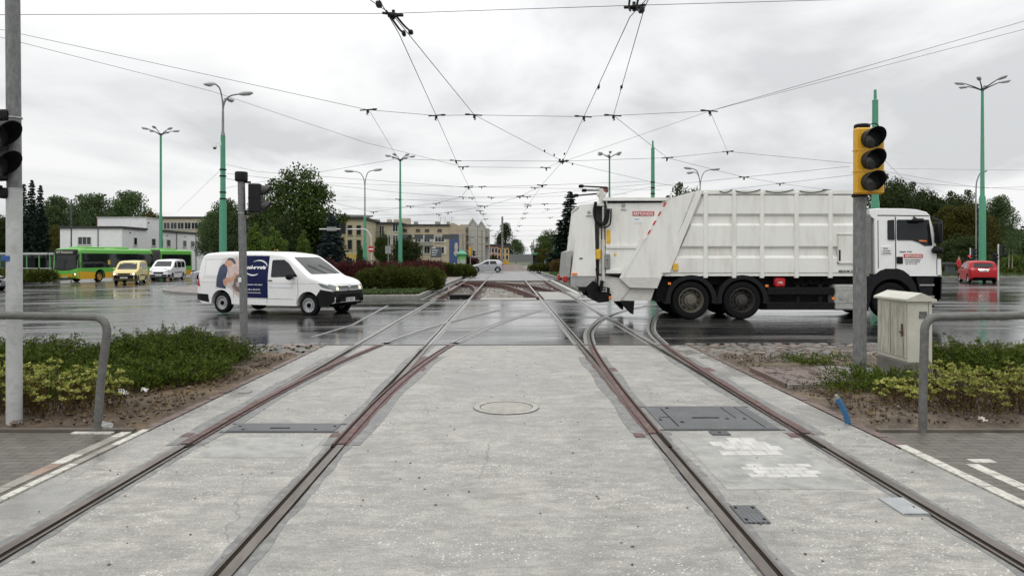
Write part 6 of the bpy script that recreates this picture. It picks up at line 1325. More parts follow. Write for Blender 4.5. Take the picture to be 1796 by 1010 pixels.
# the two big fittings where contact wires cross overhead
for (px, py, Y, lab) in ((690, 26, 12.9, 'big black wire crossing fitting overhead at upper left'), (1112, 12, 12.7, 'big black wire crossing fitting overhead at upper right'), (987, 283, 32.2, 'black wire crossing fitting in the middle of the sky')):
    p = P3(px, py, Y); t = thing('wire_crossing', lab, 'wire fitting', p, 0 if px < 900 else pi); b = MB(); s = .8
    b.tube([(-.25 * s, 0, .03), (.22 * s, 0, -.02)], .03 * s, 8); b.box((-.02, 0, -.01), (.2 * s, .14, .07), 0, .3, .02); b.tube([(0, 0, .1 * s), (0, 0, -.1 * s)], .03, 8); b.box((.15 * s, 0, -.01), (.16 * s, .05, .06), 0, 0, .02); b.build('clamp', WIRE, t, 30)
    b = MB(); b.tube(lathe_path([(-.1, -.2, .0), (-.03, .1, -.06), (.03, .5, -.1), (.06, .9, -.06)], 5), .02, 6); b.tube(lathe_path([(.05, -.1, -.04), (.14, .3, -.09), (.20, .8, -.05)], 5), .02, 6); b.box((.06, .9, -.06), (.07, .16, .09), 0, 0, .02); b.box((.20, .85, -.05), (.09, .12, .08), 0, 0, .02); b.box((-.2, -.35, .06), (.1, .14, .1), 0, 0, .02); b.build('jumper', WIRE, t, 30)
for (px, py, Y) in ((1050, 153, 18.2), (1090, 153, 18.0), (955, 265, 30), (972, 272, 31), (1004, 288, 32.6), (990, 270, 30.5)):
    o = MB(); o.ell((0, 0, 0), (.035, .05, .05), 0, 8, 6); o.tube([(0, -.16, .03), (0, .16, -.03)], .012, 6); o = o.build('wire_insulator', WIRE, None, 40); o.location = P3(px, py, Y); tag(o, 'small black insulator bead clipped on an overhead contact wire', 'insulator', 'insulator beads on the overhead wires')

# ---------------------------------------------------------------- buildings
WINF = mat('window_frame_white', (.55, .55, .53), .5); WGL = mat('house_window_glass', (.025, .028, .032), .12, var=.5, scale=.7); SURR = mat('window_surround_dark', (.10, .075, .06), .6)
ROOFD = mat('roof_felt_dark', (.05, .05, .052), .7, 0, .25); CONCG = mat('balcony_concrete', (.28, .275, .25), .7, 0, .2, dirt=((.17, .165, .15), .6))
def house(name, lab, cat, loc, rz=0): return thing(name, lab, cat, loc, rz)
def wbox(root, x0, x1, y0, y1, z0, z1, m, name='wall'): b = MB(); b.bx(x0, x1, y0, y1, z0, z1); return b.build(name, m, root, 0)
def win(root, u0, u1, z0, z1, at=0, face='F', mull=1, frame=WINF, sur=None, fw=.07, proud=.05):
    """window: frame with mullions and its pane; face F looks to -y, R to +x, L to -x (u runs along the wall)"""
    def mk(b, a, c, d, e, o0, o1):
        if face == 'F': b.bx(a, c, at - o1, at - o0, d, e)
        elif face == 'R': b.bx(at + o0, at + o1, a, c, d, e)
        else: b.bx(at - o1, at - o0, a, c, d, e)
    b = MB()
    for q in ((u0, u0 + fw, z0, z1), (u1 - fw, u1, z0, z1), (u0 + fw, u1 - fw, z0, z0 + fw), (u0 + fw, u1 - fw, z1 - fw, z1)): mk(b, *q, .0, proud)
    for i in range(1, mull + 1): c = u0 + (u1 - u0) * i / (mull + 1); mk(b, c - fw / 2, c + fw / 2, z0 + fw, z1 - fw, .0, proud * .9)
    if sur: 
        for q in ((u0 - .3, u0 - .02), (u1 + .02, u1 + .3)): mk(b, *q, z0 - .05, z1 + .05, 0, .03)
    w = b.build('window', frame, root, 0)
    b = MB(); mk(b, u0 + fw, u1 - fw, z0 + fw, z1 - fw, .0, proud * .4); b.build('pane', WGL, w, 0)
    b = MB(); mk(b, u0 - .06, u1 + .06, z0 - .07, z0 - .005, 0, .12); b.build('sill', frame, w, 0); return w
# white flat roofed house on the left
WHW = mat('render_white', (.76, .76, .765), .75, 0, .05, 1.5, dirt=((.62, .62, .62), .4))
A = house('flat_roofed_house', 'white flat roofed house with tower block standing behind the bus', 'house', (-51.5, 95.5, gz(-50)))
# local: main corner at origin, +y runs away along the right hand wall, -x along the frontal wall
wbox(A, -8.3, 0, 0, 6.5, 0, 6.1, WHW); wbox(A, -7, -.02, 6.5, 10.6, 0, 7.9, WHW, 'tower'); wbox(A, -7, -.6, 10.6, 29, 0, 6.1, WHW); wbox(A, -7, -.1, 29, 33, 0, 6.1, WHW)
b = MB(); b.bx(-8.5, .2, -.2, 6.5, 6.1, 6.4); b.bx(-7.2, -.4, 10.6, 29, 6.1, 6.4); b.bx(-7.2, .1, 29, 33.2, 6.1, 6.4); b.build('roof_edge', ROOFD, A, 0); b = MB(); b.bx(-7.1, .08, 6.4, 10.7, 7.9, 8.0); b.build('tower_coping', WINF, A, 0); wbox(A, -7.4, -7.0, 7, 9.5, 6, 7.9, mat('brick_red_dark', (.22, .07, .05), .7), 'side_stair')
win(A, -5.9, -4.1, 3.9, 5.0, 0, 'F', 2); b = MB(); b.bx(-3.25, -3.13, -.1, 0, 0, 6.1); b.build('drain_pipe', MASTG, A, 0)
for (u0, u1, z0, z1) in ((3.0, 3.9, 3.9, 5.0),): win(A, u0, u1, z0, z1, 0, 'R', 0)
win(A, 8.0, 9.2, 3.9, 5.0, -.02, 'R', 0)
for u in (11.4, 13.8, 19.3, 22.1): win(A, u, u + 1.25, 3.9, 5.0, -.6, 'R', 0)
win(A, 29.8, 31.8, 3.9, 5.0, -.1, 'R', 1)
for u in (9.0, 24, 17): b = MB(); b.bx(-.6, -.48, u, u + .1, 0, 6.1); b.build('drain_pipe', MASTG, A, 0) if u > 12 else None
for u, z in ((2, 5.6), (7, 7.2), (14, 5.6), (20, 5.6)): b = MB(); b.box((.05 if u < 11 else -.52, u, z), (.16, .16, .12)); b.build('wall_lamp', BLACK, A, 0)
# beige block far behind
BEI = mat('render_beige', (.48, .44, .34), .8, 0, .08, 1, dirt=((.33, .29, .20), .5)); BEIP = mat('render_pale_beige', (.44, .40, .30), .8, 0, .07, 1); TAN = mat('render_tan', (.45, .38, .27), .8, 0, .08, 1, dirt=((.28, .22, .14), .5)); YLW = mat('render_yellow', (.46, .41, .27), .8, 0, .06, 1); YLO = mat('render_bright_yellow', (.55, .37, .06), .8, 0, .08, 1); GRYW = mat('render_grey', (.36, .35, .32), .8, 0, .08, 1, dirt=((.27, .26, .24), .5)); PINK = mat('render_pink', (.60, .24, .17), .8, 0, .06, 1)
def block(name, lab, px0, px1, topy, Y, wall, depth, cols, rows, ww, wh, roof=.35, over=.3, mull=1, sur=None, zfirst=1.2, cat='apartment house', fh=None, skip=(), frame=WINF):
    x0, x1 = X_at(px0, Y), X_at(px1, Y); g = gz(x0); H = Z_at(topy, Y) - g; w = x1 - x0; R_ = house(name, lab, cat, (x0, Y, g))
    wbox(R_, 0, w, 0, depth, 0, H, wall); b = MB(); b.bx(-over, w + over, -over, depth + over, H, H + roof); b.build('roof', ROOFD, R_, 0); fh = fh or (H - zfirst) / max(1, rows)
    for i in range(cols):
        for j in range(rows):
            if (i, j) in skip: continue
            c = w * (i + .5) / cols; z = zfirst + fh * j; win(R_, c - ww / 2, c + ww / 2, z, z + wh, 0, 'F', mull, frame, sur)
    return R_, w, H
block('apartment_house', 'beige apartment block far behind the white house', 262, 372, 383, 165, BEIP, 12, 9, 4, 1.5, 1.6, .4)
block('apartment_house', 'pale beige block seen through the trees behind the delivery van', 395, 470, 372, 170, BEIP, 12, 6, 4, 1.5, 1.6, .4)
R_, w, H = block('apartment_house', 'yellow apartment house with bright yellow ground floor beside the blue spruce', 606, 637, 384, 105, YLW, 12, 2, 3, .75, 1.5, .3, .35, 0, None, 1.0, skip=((0, 0), (1, 0)), fh=2.15, frame=mat('frame_tan', (.30, .26, .17), .6)); wbox(R_, -.02, w + .02, -.06, 0, 0, 2.45, YLO, 'ground_floor'); win(R_, .4, 1.1, .5, 2.0, -.06, 'F', 0); win(R_, 1.5, 2.2, .5, 2.0, -.06, 'F', 0)
b = MB(); b.prism([(-2.6, -.3, H), (w + .4, -.3, H), (w + .4, 6, H + .7), (-2.6, 6, H + .9)], (0, 0, .15)); b.build('roof_slope', ROOFD, R_, 0); wbox(R_, -2.4, 0, .8, 12, 0, H, mat('render_deep_yellow', (.42, .35, .17), .8), 'side_wall'); win(R_, -1.6, -.8, 4.6, 7.0, .8, 'F', 0)
R_, w, H = block('apartment_house', 'beige apartment house with long balcony left of the street lamp', 634, 700, 393, 116, BEI, 10, 5, 3, .9, 1.5, .3, .4, 1, None, 2.0, fh=2.1, skip=((0, 2), (1, 2), (2, 2), (3, 2)))
for (a, c) in ((.1, 4.2),):
    for z in (5.4,): wbox(R_, a, c, -1.1, 0, z - .15, z, CONCG, 'balcony'); b = MB(); b.bx(a, c, -1.1, -1.05, z + .75, z + .8); [b.bx(a + .18 * i, a + .18 * i + .03, -1.1, -1.06, z, z + .78) for i in range(int((c - a) / .18))]; b.build('balcony_railing', BLACK, R_, 0)
for u in (.5, 1.7, 2.9): win(R_, u, u + .8, 5.5, 7.2, 0, 'F', 1)
for u in (1.8, 3.8, 4.9): wbox(R_, u, u + .7, 2, 3, H + .2, H + .9, BEI, 'chimney')
R_, w, H = block('apartment_house', 'long tan apartment house with dark window shutters and a blue mural', 700, 786, 396, 120, TAN, 10, 0, 0, 1, 1, .25, .25)
GW = w
for (px, n) in ((710, 2), (733, 1), (749, 1), (771, 2)):
    c = X_at(px, 120) - X_at(700, 120)
    for (z0, z1) in ((3.6, 4.8), (5.35, 6.35)): win(R_, c - .3 * n - .2, c + .3 * n + .2, z0 - 1.0 if z0 < 4 else z0 - .8, z1 - 1.0 if z0 < 4 else z1 - .8, 0, 'F', n, WINF, SURR)
    win(R_, c - .35, c + .35, 6.35, 6.75, 0, 'F', 0, SURR); win(R_, c - .5, c + .5, .3, 1.5, 0, 'F', 1)
for px in (735, 752): c = X_at(px, 120) - X_at(700, 120); wbox(R_, c - .7, c + .7, -.8, 0, 3.9, 4.0, CONCG, 'balcony'); wbox(R_, c - .7, c + .7, -.8, -.7, 4.0, 4.6, CONCG, 'balcony_front')
for (px, s) in ((708, 1.5), (726, .6), (765, .8), (784, .5)): c = X_at(px, 120) - X_at(700, 120); wbox(R_, c - s / 2, c + s / 2, 2, 3.5, H, H + (1.4 if s > 1 else .8), BEI if s > 1 else CONCG, 'chimney')
b = MB()
for px in (770, 778, 790): c = X_at(px, 120) - X_at(700, 120); b.tube([(c, 2, H), (c + .1, 2, H + 1.6)], .03, 5); b.tube([(c - .4, 2, H + 1.5), (c + .5, 2, H + 1.5)], .025, 5)
b.build('aerial', MASTG, R_, 0)
gw = X_at(816, 120) - X_at(786, 120); zr = H; b = MB(); b.prism([(w, .02, 0), (w + gw, .02, 0), (w + gw, .02, zr - .1), (w + gw * .75, .02, zr - .1), (w + gw * .3, .02, zr + .5), (w, .02, zr + .3)], (0, 9, 0)); b.build('gable_wall', mat('render_tan_gable', (.40, .33, .245), .8, 0, .1, 1), R_, 0)
mx0 = X_at(788, 120) - X_at(700, 120); mx1 = X_at(805, 120) - X_at(700, 120); b = MB(); b.bx(mx0, mx1, -.04, .02, .4, 5.9); mu = b.build('mural', mat('mural_blue', (.05, .085, .20), .6, 0, .15, 1), R_, 0)
b = MB(); b.ell(((mx0 + mx1) / 2 + .35, -.05, 3.7), (.3, .03, .8), 0, 12, 8); b.ell(((mx0 + mx1) / 2 + .3, -.05, 2.7), (.35, .03, .5), 0, 12, 8); b.build('mural_figure', mat('mural_cream', (.45, .40, .38), .6, 0, .3, 3), mu, 30)
b = MB(); b.bx(mx0 + .1, mx0 + .5, -.06, -.04, 5.2, 5.8); b.build('mural_patch', mat('mural_pink', (.5, .22, .16), .6), mu, 0)
v, f, tw = text_mesh('TICO', .3, .01); b = MB(); b.add([(mx0 + .15 + q[0] * .8 / tw, -.06, .8 + q[1]) for q in v], f); b.build('mural_lettering', WT_, mu, 0)
# grey block with balconies and two gables
R_ = house('apartment_house', 'grey apartment house with stacked balconies and two pointed gables', 'apartment house', (X_at(806, 122), 122, 0)); o = X_at(806, 122); Xl = lambda px: X_at(px, 122) - o; Zl = lambda py: Z_at(py, 122)
wbox(R_, 0, Xl(824), 1.2, 9, 0, Zl(393), GRYW)
for py in (408, 423, 438): wbox(R_, 0, Xl(824), 0, 1.2, Zl(py + 5), Zl(py), CONCG, 'balcony'); wbox(R_, Xl(818), Xl(819.5), 0, 1.2, Zl(py), Zl(py - 10), CONCG, 'balcony_post'); win(R_, Xl(811), Xl(816), Zl(py), Zl(py - 9), 1.2, 'F', 0, SURR)
for (a, c, pk, tp, eave) in ((821.5, 837.5, 829, 385, 396), (838, 851, 844, 389, 399)):
    b = MB(); b.prism([(Xl(a), -.1, 0), (Xl(c), -.1, 0), (Xl(c), -.1, Zl(eave)), (Xl(pk), -.1, Zl(tp)), (Xl(a), -.1, Zl(eave))], (0, 9, 0)); g = b.build('gable_wing', mat('render_pale_grey', (.40, .385, .34), .8, 0, .07, 1, dirt=((.31, .30, .27), .5)), R_, 0)
    b = MB()
    for (p, q) in (((a, eave), (pk, tp)), ((pk, tp), (c, eave))): b.prism([(Xl(p[0]), -.25, Zl(p[1])), (Xl(q[0]), -.25, Zl(q[1])), (Xl(q[0]), -.25, Zl(q[1]) + .32), (Xl(p[0]), -.25, Zl(p[1]) + .32)], (0, 9.2, 0))
    b.build('verge', WINF, g, 0)
    for z in (414, 426, 438, 450): win(R_, Xl(a + 2.5), Xl(a + 4.5), Zl(z), Zl(z - 6), -.1, 'F', 0); win(R_, Xl(a + 7.5), Xl(a + 9.5), Zl(z), Zl(z - 6), -.1, 'F', 0)
    wbox(R_, Xl(pk + .5), Xl(pk + 2.2), -.16, -.1, 0, Zl(404), mat('stair_strip_tan', (.25, .21, .15), .7), 'stair_strip') if pk > 840 else None
wbox(R_, Xl(851), Xl(857), 1, 9, 0, Zl(400), GRYW, 'end_block')
for py in (412, 426): wbox(R_, Xl(851), Xl(858), 0, 1, Zl(py + 4), Zl(py), CONCG, 'balcony')
block('town_house', 'pink rendered town house at the end of the apartment row', 856, 873, 432, 172, PINK, 10, 3, 2, .7, 1.3, .5, .3, 0, None, 1.2, 'house'); block('town_house', 'ochre town house behind the pink one', 872, 893, 434, 185, YLO, 10, 3, 2, .7, 1.2, .6, .3, 0, None, 1.2, 'house')
# low structures near the far stop
def simple(name, lab, cat, px0, px1, y0, y1, Y, d, m, roofm=None):
    x0, x1 = X_at(px0, Y), X_at(px1, Y); R_ = thing(name, lab, cat, (x0, Y, gz(x0))); w = x1 - x0; z0 = max(0, Z_at(y1, Y) - gz(x0)); z1 = Z_at(y0, Y) - gz(x0); b = MB(); b.bx(0, w, 0, d, z0, z1); b.build('panel' if d < .3 else 'wall', m, R_, 0)
    if roofm: b = MB(); b.bx(-.15, w + .15, -.2, d + .2, z1, z1 + .18); b.build('roof', roofm, R_, 0)
    return R_, w, z0, z1
t, w, z0, z1 = simple('sound_barrier', 'long grey barrier wall closing off the end of the tracks', 'barrier', 893, 945, 446, 460, 210, .25, mat('barrier_grey', (.16, .17, .17), .7, 0, .2)); b = MB(); [b.bx(i * w / 12 - .06, i * w / 12 + .06, -.08, 0, 0, z1 + .2) for i in range(13)]; b.build('barrier_posts', MASTG, t, 0)
t = thing('tram_shelter', 'small green roofed tram shelter beside the far tracks', 'shelter', (X_at(934, 145), 145, 0)); b = MB(); b.bx(0, 2.2, 0, 1.6, 2.35, 2.75); b.build('roof', GREENP, t, 0); b = MB(); [b.bx(px, px + .08, .1, .18, 0, 2.35) for px in (.1, 1.1, 2.0)]; b.build('posts', BLACK, t, 0); b = MB(); b.bx(.1, 2.1, 1.4, 1.45, .3, 2.3); b.build('glass_wall', WGL, t, 0)
t, w, z0, z1 = simple('kiosk', 'small pale kiosk in the shrubs right of the far tracks', 'kiosk', 955, 969, 457, 466, 118, 1.6, mat('kiosk_grey', (.40, .42, .42), .6), ROOFD); b = MB(); b.bx(.2, w - .2, -.02, 0, .3, z1 - .15); b.build('window', WGL, t, 0)
# green poster column
t = thing('poster_column', 'green poster column with domed cap in front of the mural', 'poster column', (X_at(810, 92), 92, .1)); b = MB(); b.lathe([(.62, 0), (.62, .25), (.55, .3), (.55, 2.0), (.62, 2.02)], n=20); b.build('drum', mat('poster_green', (.16, .40, .12), .5, 0, .25, 2), t, 40); b = MB(); b.lathe([(.75, 2.0), (.75, 2.15), (.6, 2.25), (.3, 2.5), (.12, 2.6), (.1, 2.75), (0, 2.8)], n=20); b.build('cap', GREENP, t, 40); b = MB(); b.lathe([(.56, .8), (.56, 1.4)], n=20); b.build('poster', mat('poster_print', (.38, .42, .36), .5, 0, .5, 3), t, 40)
# traffic signs and gantries
def sign_post(px, top, bot, Y, r, lab, cat='sign post', name='sign_post'):
    x = X_at(px, Y); t = thing(name, lab, cat, (x, Y, gz(x) + .1)); b = MB(); b.tube([(0, 0, -.2), (0, 0, Z_at(top, Y) - gz(x))], r, 8); b.build('post', MASTG, t, 40); return t, x, Y
t, x, Y = sign_post(651, 428, 0, 66, .05, 'white cantilever post with no entry sign and long arm', 'traffic sign', 'traffic_sign')
g = gz(x) + .1; zc = Z_at(437, Y) - g; b = MB(); b.lathe([(.30, 0), (.30, -.02), (0, -.021)], (0, -.08, zc), 'y', 24); b.build('sign_disc', mat('sign_red_disc', (.42, .02, .03), .4), t, 30); b = MB(); b.bx(-.24, .24, -.108, -.10, zc - .05, zc + .05); b.build('white_bar', WT_, t, 0); b = MB(); za = Z_at(402, Y) - g; b.tube(lathe_path([(0, 0, 0), (0, 0, zc + .8), (-.12, 0, za - .5), (-.5, 0, za - .05), (-1.2, 0, za), (-4.8, 0, za)], 5), .055, 8); b.build('mast_arm', mat('mast_white', (.55, .56, .55), .45), t, 40); b = MB(); b.bx(-4.1, -3.2, -.06, -.03, za - .15, za + .2); b.build('sign_back', GALV, t, 0); b = MB(); b.bx(-2.75, -2.35, -.3, -.02, za - .45, za + .45); b.build('signal_head', SIGB, t, 0)
t, x, Y = sign_post(681, 420, 0, 70, .05, 'grey post carrying a square sign seen from behind'); z = Z_at(440, Y) - gz(x); b = MB(); b.bx(-.28, .28, -.09, -.06, z - .38, z + .38); b.build('sign_back', GALV, t, 0); b = MB(); b.bx(-.02, .02, -.11, -.09, z - .36, z + .36); b.build('stiffener', MASTG, t, 0)
t, x, Y = sign_post(681, 416, 0, 108, .09, 'long sign gantry spanning the far road in front of the tan house', 'sign gantry', 'sign_gantry'); zg = Z_at(418, Y) - gz(x); L = X_at(812, Y) - x; b = MB(); b.tube([(0, 0, zg), (L, 0, zg)], .05, 6); b.tube([(0, 0, zg + .35), (L, 0, zg + .35)], .05, 6); b.tube([(L, 0, -.2), (L, 0, zg + .6)], .09, 8); b.build('beam', MASTG, t, 40); SB = mat('sign_back_dark', (.07, .078, .085), .5, .2, .2)
for (a, c) in ((703, 722), (727, 742), (745, 761), (776, 804)): b = MB(); b.bx(X_at(a, Y) - x, X_at(c, Y) - x, -.15, -.1, zg - .25, zg + .48); b.build('sign_back', SB, t, 0)
t, x, Y = sign_post(756, 434, 0, 90, .05, 'blue direction panel on two posts before the tan house', 'direction sign', 'direction_sign'); b = MB(); L = X_at(774, Y) - x; b.bx(0, L, -.08, -.04, Z_at(452, Y), Z_at(435, Y)); b.build('panel', mat('panel_blue_grey', (.06, .075, .09), .45, 0, .2), t, 0); b = MB(); b.tube([(L, 0, 0), (L, 0, 2.9)], .05, 8); b.build('post', MASTG, t, 40)
for k in range(4): b = MB(); b.bx(.1, L * (.5 + .1 * (k % 3)), -.086, -.08, Z_at(448 - 4 * k, Y), Z_at(447 - 4 * k, Y)); b.build('sign_line', WT_, t, 0)
def small_signal(px, top, Y, lab, faces, yellow=False, red=False, H=None, w=.3):
    x = X_at(px, Y); t = thing('traffic_signal', lab, 'traffic signal', (x, Y, gz(x) + .1)); ht = Z_at(top, Y) - gz(x) - .1; b = MB(); b.tube([(0, 0, -.2), (0, 0, ht)], .055, 8); b.build('pole', MASTG if not red else mat('mast_white', (.55, .56, .55), .45), t, 40)
    for (dx, rz, zs, house_) in faces: signal_head(t, (dx, -.05, 0), rz, w, .16, [ht - q for q in zs], .11, house_, vis=.2)
    return t, ht
small_signal(825, 431, 78, 'yellow backed traffic signal by the silver hatchback', [(-.02, 2.6, (.3, .6, .9), YELB), (.35, 1.4, (.7, 1.0), SIGB)])
t, ht = small_signal(1702, 435, 62, 'white signal post with dark heads and a red lamp left of the tallest lamp', [(.25, 1.2, (.2, .5, .8), SIGB), (-.22, .3, (.75, 1.05), SIGB)], red=True); b = MB(); b.lathe([(.09, -.2), (0, -.21)], (-.22, 0, ht - .72), 'y', 14); b.build('red_lamp', mat('red_signal_lamp', (.9, .05, .03), .3, emit=2.5), t, 0)
small_signal(1751, 428, 56, 'white signal post with dark hooded heads right of the red car', [(.28, 1.3, (.2, .52, .84), SIGB), (-.35, .4, (.9, 1.2), SIGB)], red=True, w=.34)
small_signal(487, 437, 62, 'distant yellow backed traffic signal behind the delivery van roof', [(-.1, .2, (.2, .5, .8), YELB), (-.65, 1.2, (.3, .6), SIGB)])
t, w, z0, z1 = simple('utility_box', 'dark grey utility box on the verge left of the red car', 'utility box', 1663, 1675, 464, 481, 64, .5, mat('box_dark_grey', (.06, .07, .075), .5), mat('box_dark_grey', (.06, .07, .075), .5))
# tram stop fence and shelter at far left
t = thing('bus_shelter', 'long bus shelter with pale roof and green posts at the far left', 'shelter', (X_at(-40, 74), 74, gz(-50))); L = X_at(92, 74) - X_at(-40, 74); b = MB(); b.bx(0, L, 0, 1.6, 2.5, 2.72); b.build('roof', mat('shelter_roof_pale', (.42, .43, .43), .5), t, 0)
for u in (2.2, 3.8, 5.0, 6.3, 7.4): b = MB(); b.bx(u, u + .1, .1, .2, 0, 2.5); b.build('post', mat('shelter_green', (.09, .30, .11), .45), t, 0)
b = MB(); b.bx(.2, L - .2, 1.5, 1.54, .2, 2.4); b.build('glass_wall', WGL, t, 0); b = MB(); b.bx(4.2, 5.6, .6, .7, .8, 2.2); b.build('advert_panel', SIGB, t, 0)
t = thing('guard_fence', 'pale green low fence running in front of the bus shelter', 'fence', (X_at(-40, 68), 68, gz(-48))); L = X_at(90, 68) - X_at(-40, 68); FG = mat('fence_pale_green', (.40, .46, .41), .6, 0, .1, 2); b = MB(); b.bx(0, L, 0, .06, .3, .95); b.build('panel', FG, t, 0); b = MB(); b.bx(0, L, -.05, .05, 1.15, 1.22); [b.bx(i * 1.4, i * 1.4 + .06, -.05, .05, 0, 1.2) for i in range(int(L / 1.4) + 1)]; b.build('frame', mat('fence_white', (.5, .51, .5), .5), t, 0)
# ---------------------------------------------------------------- vegetation
def cards(name, C, sz, mat_, parent, droop=0, aspect=.55, normals=None, seed=0, dirs=None):
    """many small leaf-shaped quads at the points C (n,3); one mesh"""
    rg = np.random.default_rng(seed); n = len(C)
    if dirs is None:
        a = rg.normal(size=(n, 3)); a /= np.linalg.norm(a, axis=1)[:, None]
    else: a = dirs + rg.normal(scale=.25, size=(n, 3)); a /= np.linalg.norm(a, axis=1)[:, None]
    if droop: a[:, 2] -= droop; a /= np.linalg.norm(a, axis=1)[:, None]
    r = rg.normal(size=(n, 3)); t = np.cross(a, r); t /= np.linalg.norm(t, axis=1)[:, None] + 1e-9
    s = (sz * rg.uniform(.6, 1.4, n))[:, None]; w = s * aspect
    V = np.empty((n, 4, 3)); V[:, 0] = C - a * s * .5; V[:, 1] = C + t * w * .5 + a * s * .05; V[:, 2] = C + a * s * .5; V[:, 3] = C - t * w * .5 + a * s * .05
    me = bpy.data.meshes.new(name); me.vertices.add(n * 4); me.loops.add(n * 4); me.polygons.add(n)
    me.vertices.foreach_set('co', V.ravel()); me.loops.foreach_set('vertex_index', np.arange(n * 4)); me.polygons.foreach_set('loop_start', np.arange(0, n * 4, 4)); me.polygons.foreach_set('loop_total', np.full(n, 4))
    me.update(); me.materials.append(mat_); o = bpy.data.objects.new(name, me); COL.objects.link(o); o.parent = parent; return o
BARK = mat('bark', (.07, .055, .042), .85, 0, .3, 4, bmp=.6)
L_GREEN = leaf_mat('leaves_green', (.024, .044, .010), (.080, .122, .030)); L_OLIVE = leaf_mat('leaves_olive', (.034, .040, .008), (.105, .095, .020)); L_DARK = leaf_mat('leaves_dark', (.018, .030, .010), (.058, .078, .026)); L_BRIGHT = leaf_mat('leaves_bright', (.05, .085, .014), (.115, .175, .035))
L_SPRUCE = leaf_mat('spruce_needles', (.008, .018, .012), (.026, .046, .032), .6, .05); L_BLUE = leaf_mat('blue_spruce_needles', (.012, .022, .022), (.038, .058, .058), .6, .05); L_GREY = leaf_mat('leaves_greyish', (.036, .060, .024), (.092, .135, .052))  # greyish leaves: paler colour stands in for haze on the far trees
def tree(label, leaf, seed, H=10.0, R=3.4, n=7000, sz=.34, base=.22, lumps=26, name='broadleaf_tree', open_=.0, taper=.8):
    rg = np.random.default_rng(seed); rr = random.Random(seed)
    T = thing(name, label, 'tree', (0, 0, 0), 0)
    ctr = []
    while len(ctr) < lumps:
        u = rg.normal(size=3); u /= np.linalg.norm(u); q = rg.uniform(.25, 1) ** .5
        z = .5 + .5 * u[2] * q; wz = max(.12, 1 - abs(2 * z - .85) ** 2.2 * taper * .7)
        ctr.append((u[0] * q * R * wz, u[1] * q * R * wz, H * base + z * H * (1 - base) * .93, rg.uniform(.13, .22) * H * (.7 + .3 * wz)))
    for _ in range(16):
        a = rg.uniform(0, 2 * pi); zz = rg.uniform(.25, 1.0); wz = max(.15, 1 - abs(2 * zz - .85) ** 2.2 * taper * .7); q = rg.uniform(.9, 1.12); ctr.append((cos(a) * q * R * wz, sin(a) * q * R * wz, H * base + zz * H * (1 - base) * .97, rg.uniform(.05, .09) * H))
    P = []
    per = n // lumps
    for k_, (x, y, z, r) in enumerate(ctr):
        u = rg.normal(size=(per if k_ < lumps else per // 4, 3)); u /= np.linalg.norm(u, axis=1)[:, None]; q = rg.uniform(0, 1, len(u))[:, None] ** .42
        p = np.array((x, y, z)) + u * q * r * np.array((1.05, 1.05, .78)); P.append(p)
    P = np.concatenate(P); P = P[P[:, 2] > H * base * .7]
    cards('crown', P, sz, leaf, T, .25, .6, seed=seed)
    b = MB(); th = H * .022; top = H * .72; b.tube([(0, 0, -.3), (rr.uniform(-.1, .1), rr.uniform(-.1, .1), H * .25), (rr.uniform(-.3, .3), rr.uniform(-.3, .3), H * .5), (rr.uniform(-.4, .4), 0, top)], [th * 1.3, th, th * .7, th * .3], 8)
    for (x, y, z, r) in ctr[::2]:
        z0 = max(H * .18, z - .28 * H * rr.uniform(.6, 1.2)); b.tube([(0, 0, z0), (x * .5, y * .5, (z0 + z) / 2 + .1), (x * .95, y * .95, z)], [th * .45, th * .28, th * .1], 5)
    b.build('trunk', BARK, T, 50); return T
def spruce(label, leaf, seed, H=10.0, R=2.0, lay=24, sz=.30, name='spruce_tree', power=.9, nb=13):
    rg = np.random.default_rng(seed); T = thing(name, label, 'tree', (0, 0, 0), 0); P = []; D = []; b = MB()
    b.tube([(0, 0, -.3), (0, 0, H * .98)], [H * .018, .02], 8)
    for k in range(lay):
        f = (k + .3) / lay; z = H * (.05 + .94 * f); r = R * (1 - f) ** power * rg.uniform(.82, 1.12) + .06
        m = max(5, int(nb * (1 - f * .6)))
        for i in range(m):
            a = 2 * pi * i / m + rg.uniform(0, 1.5); L = r * rg.uniform(.7, 1.1); nn = max(8, int(62 * L / R)); t = rg.uniform(.12, 1, nn) ** .7
            x, y = np.cos(a) * L * t, np.sin(a) * L * t; zz = z - .30 * L * t + .16 * L * t ** 3
            p = np.stack([x, y, zz], 1) + rg.normal(scale=.06 + .035 * L, size=(nn, 3)) * np.array((1, 1, .55)); P.append(p); D.append(np.tile((cos(a), sin(a), -.25), (nn, 1)))
            b.tube([(0, 0, z), (cos(a) * L * .9, sin(a) * L * .9, z - .2 * L)], [.03, .01], 4)
    cards('crown', np.concatenate(P), sz, leaf, T, .1, .5, seed=seed, dirs=np.concatenate(D)); b.build('trunk', BARK, T, 50); return T
PROTO = {}
def put(kind, px, top, Y, wpx, label, rz=None, z0=None, group=None):
    """first use moves the prototype itself, later ones copy it"""
    x = X_at(px, Y); g = gz(x) if z0 is None else z0; Ht = (Z_at(top, Y) - g) * 1.04; wd = wpx * Y / FPX
    T, used, H0, W0 = PROTO[kind]; rz = random.uniform(0, 6.28) if rz is None else rz; sc = (wd / W0, wd / W0, Ht / H0)
    if not used: T.location = (x, Y, g); T.rotation_euler = (0, 0, rz); T.scale = sc; T['label'] = label; PROTO[kind][1] = True; o = T
    else: o = dup(T, (x, Y, g), rz, label, sc)
    if group: o['group'] = group
    return o
PROTO['a'] = [tree('t', L_GREEN, 1, 10, 3.6, 16000, .27, .14, 36), False, 10, 8.2]
PROTO['b'] = [tree('t', L_OLIVE, 2, 10, 3.6, 14000, .27, .10, 34), False, 10, 8.2]
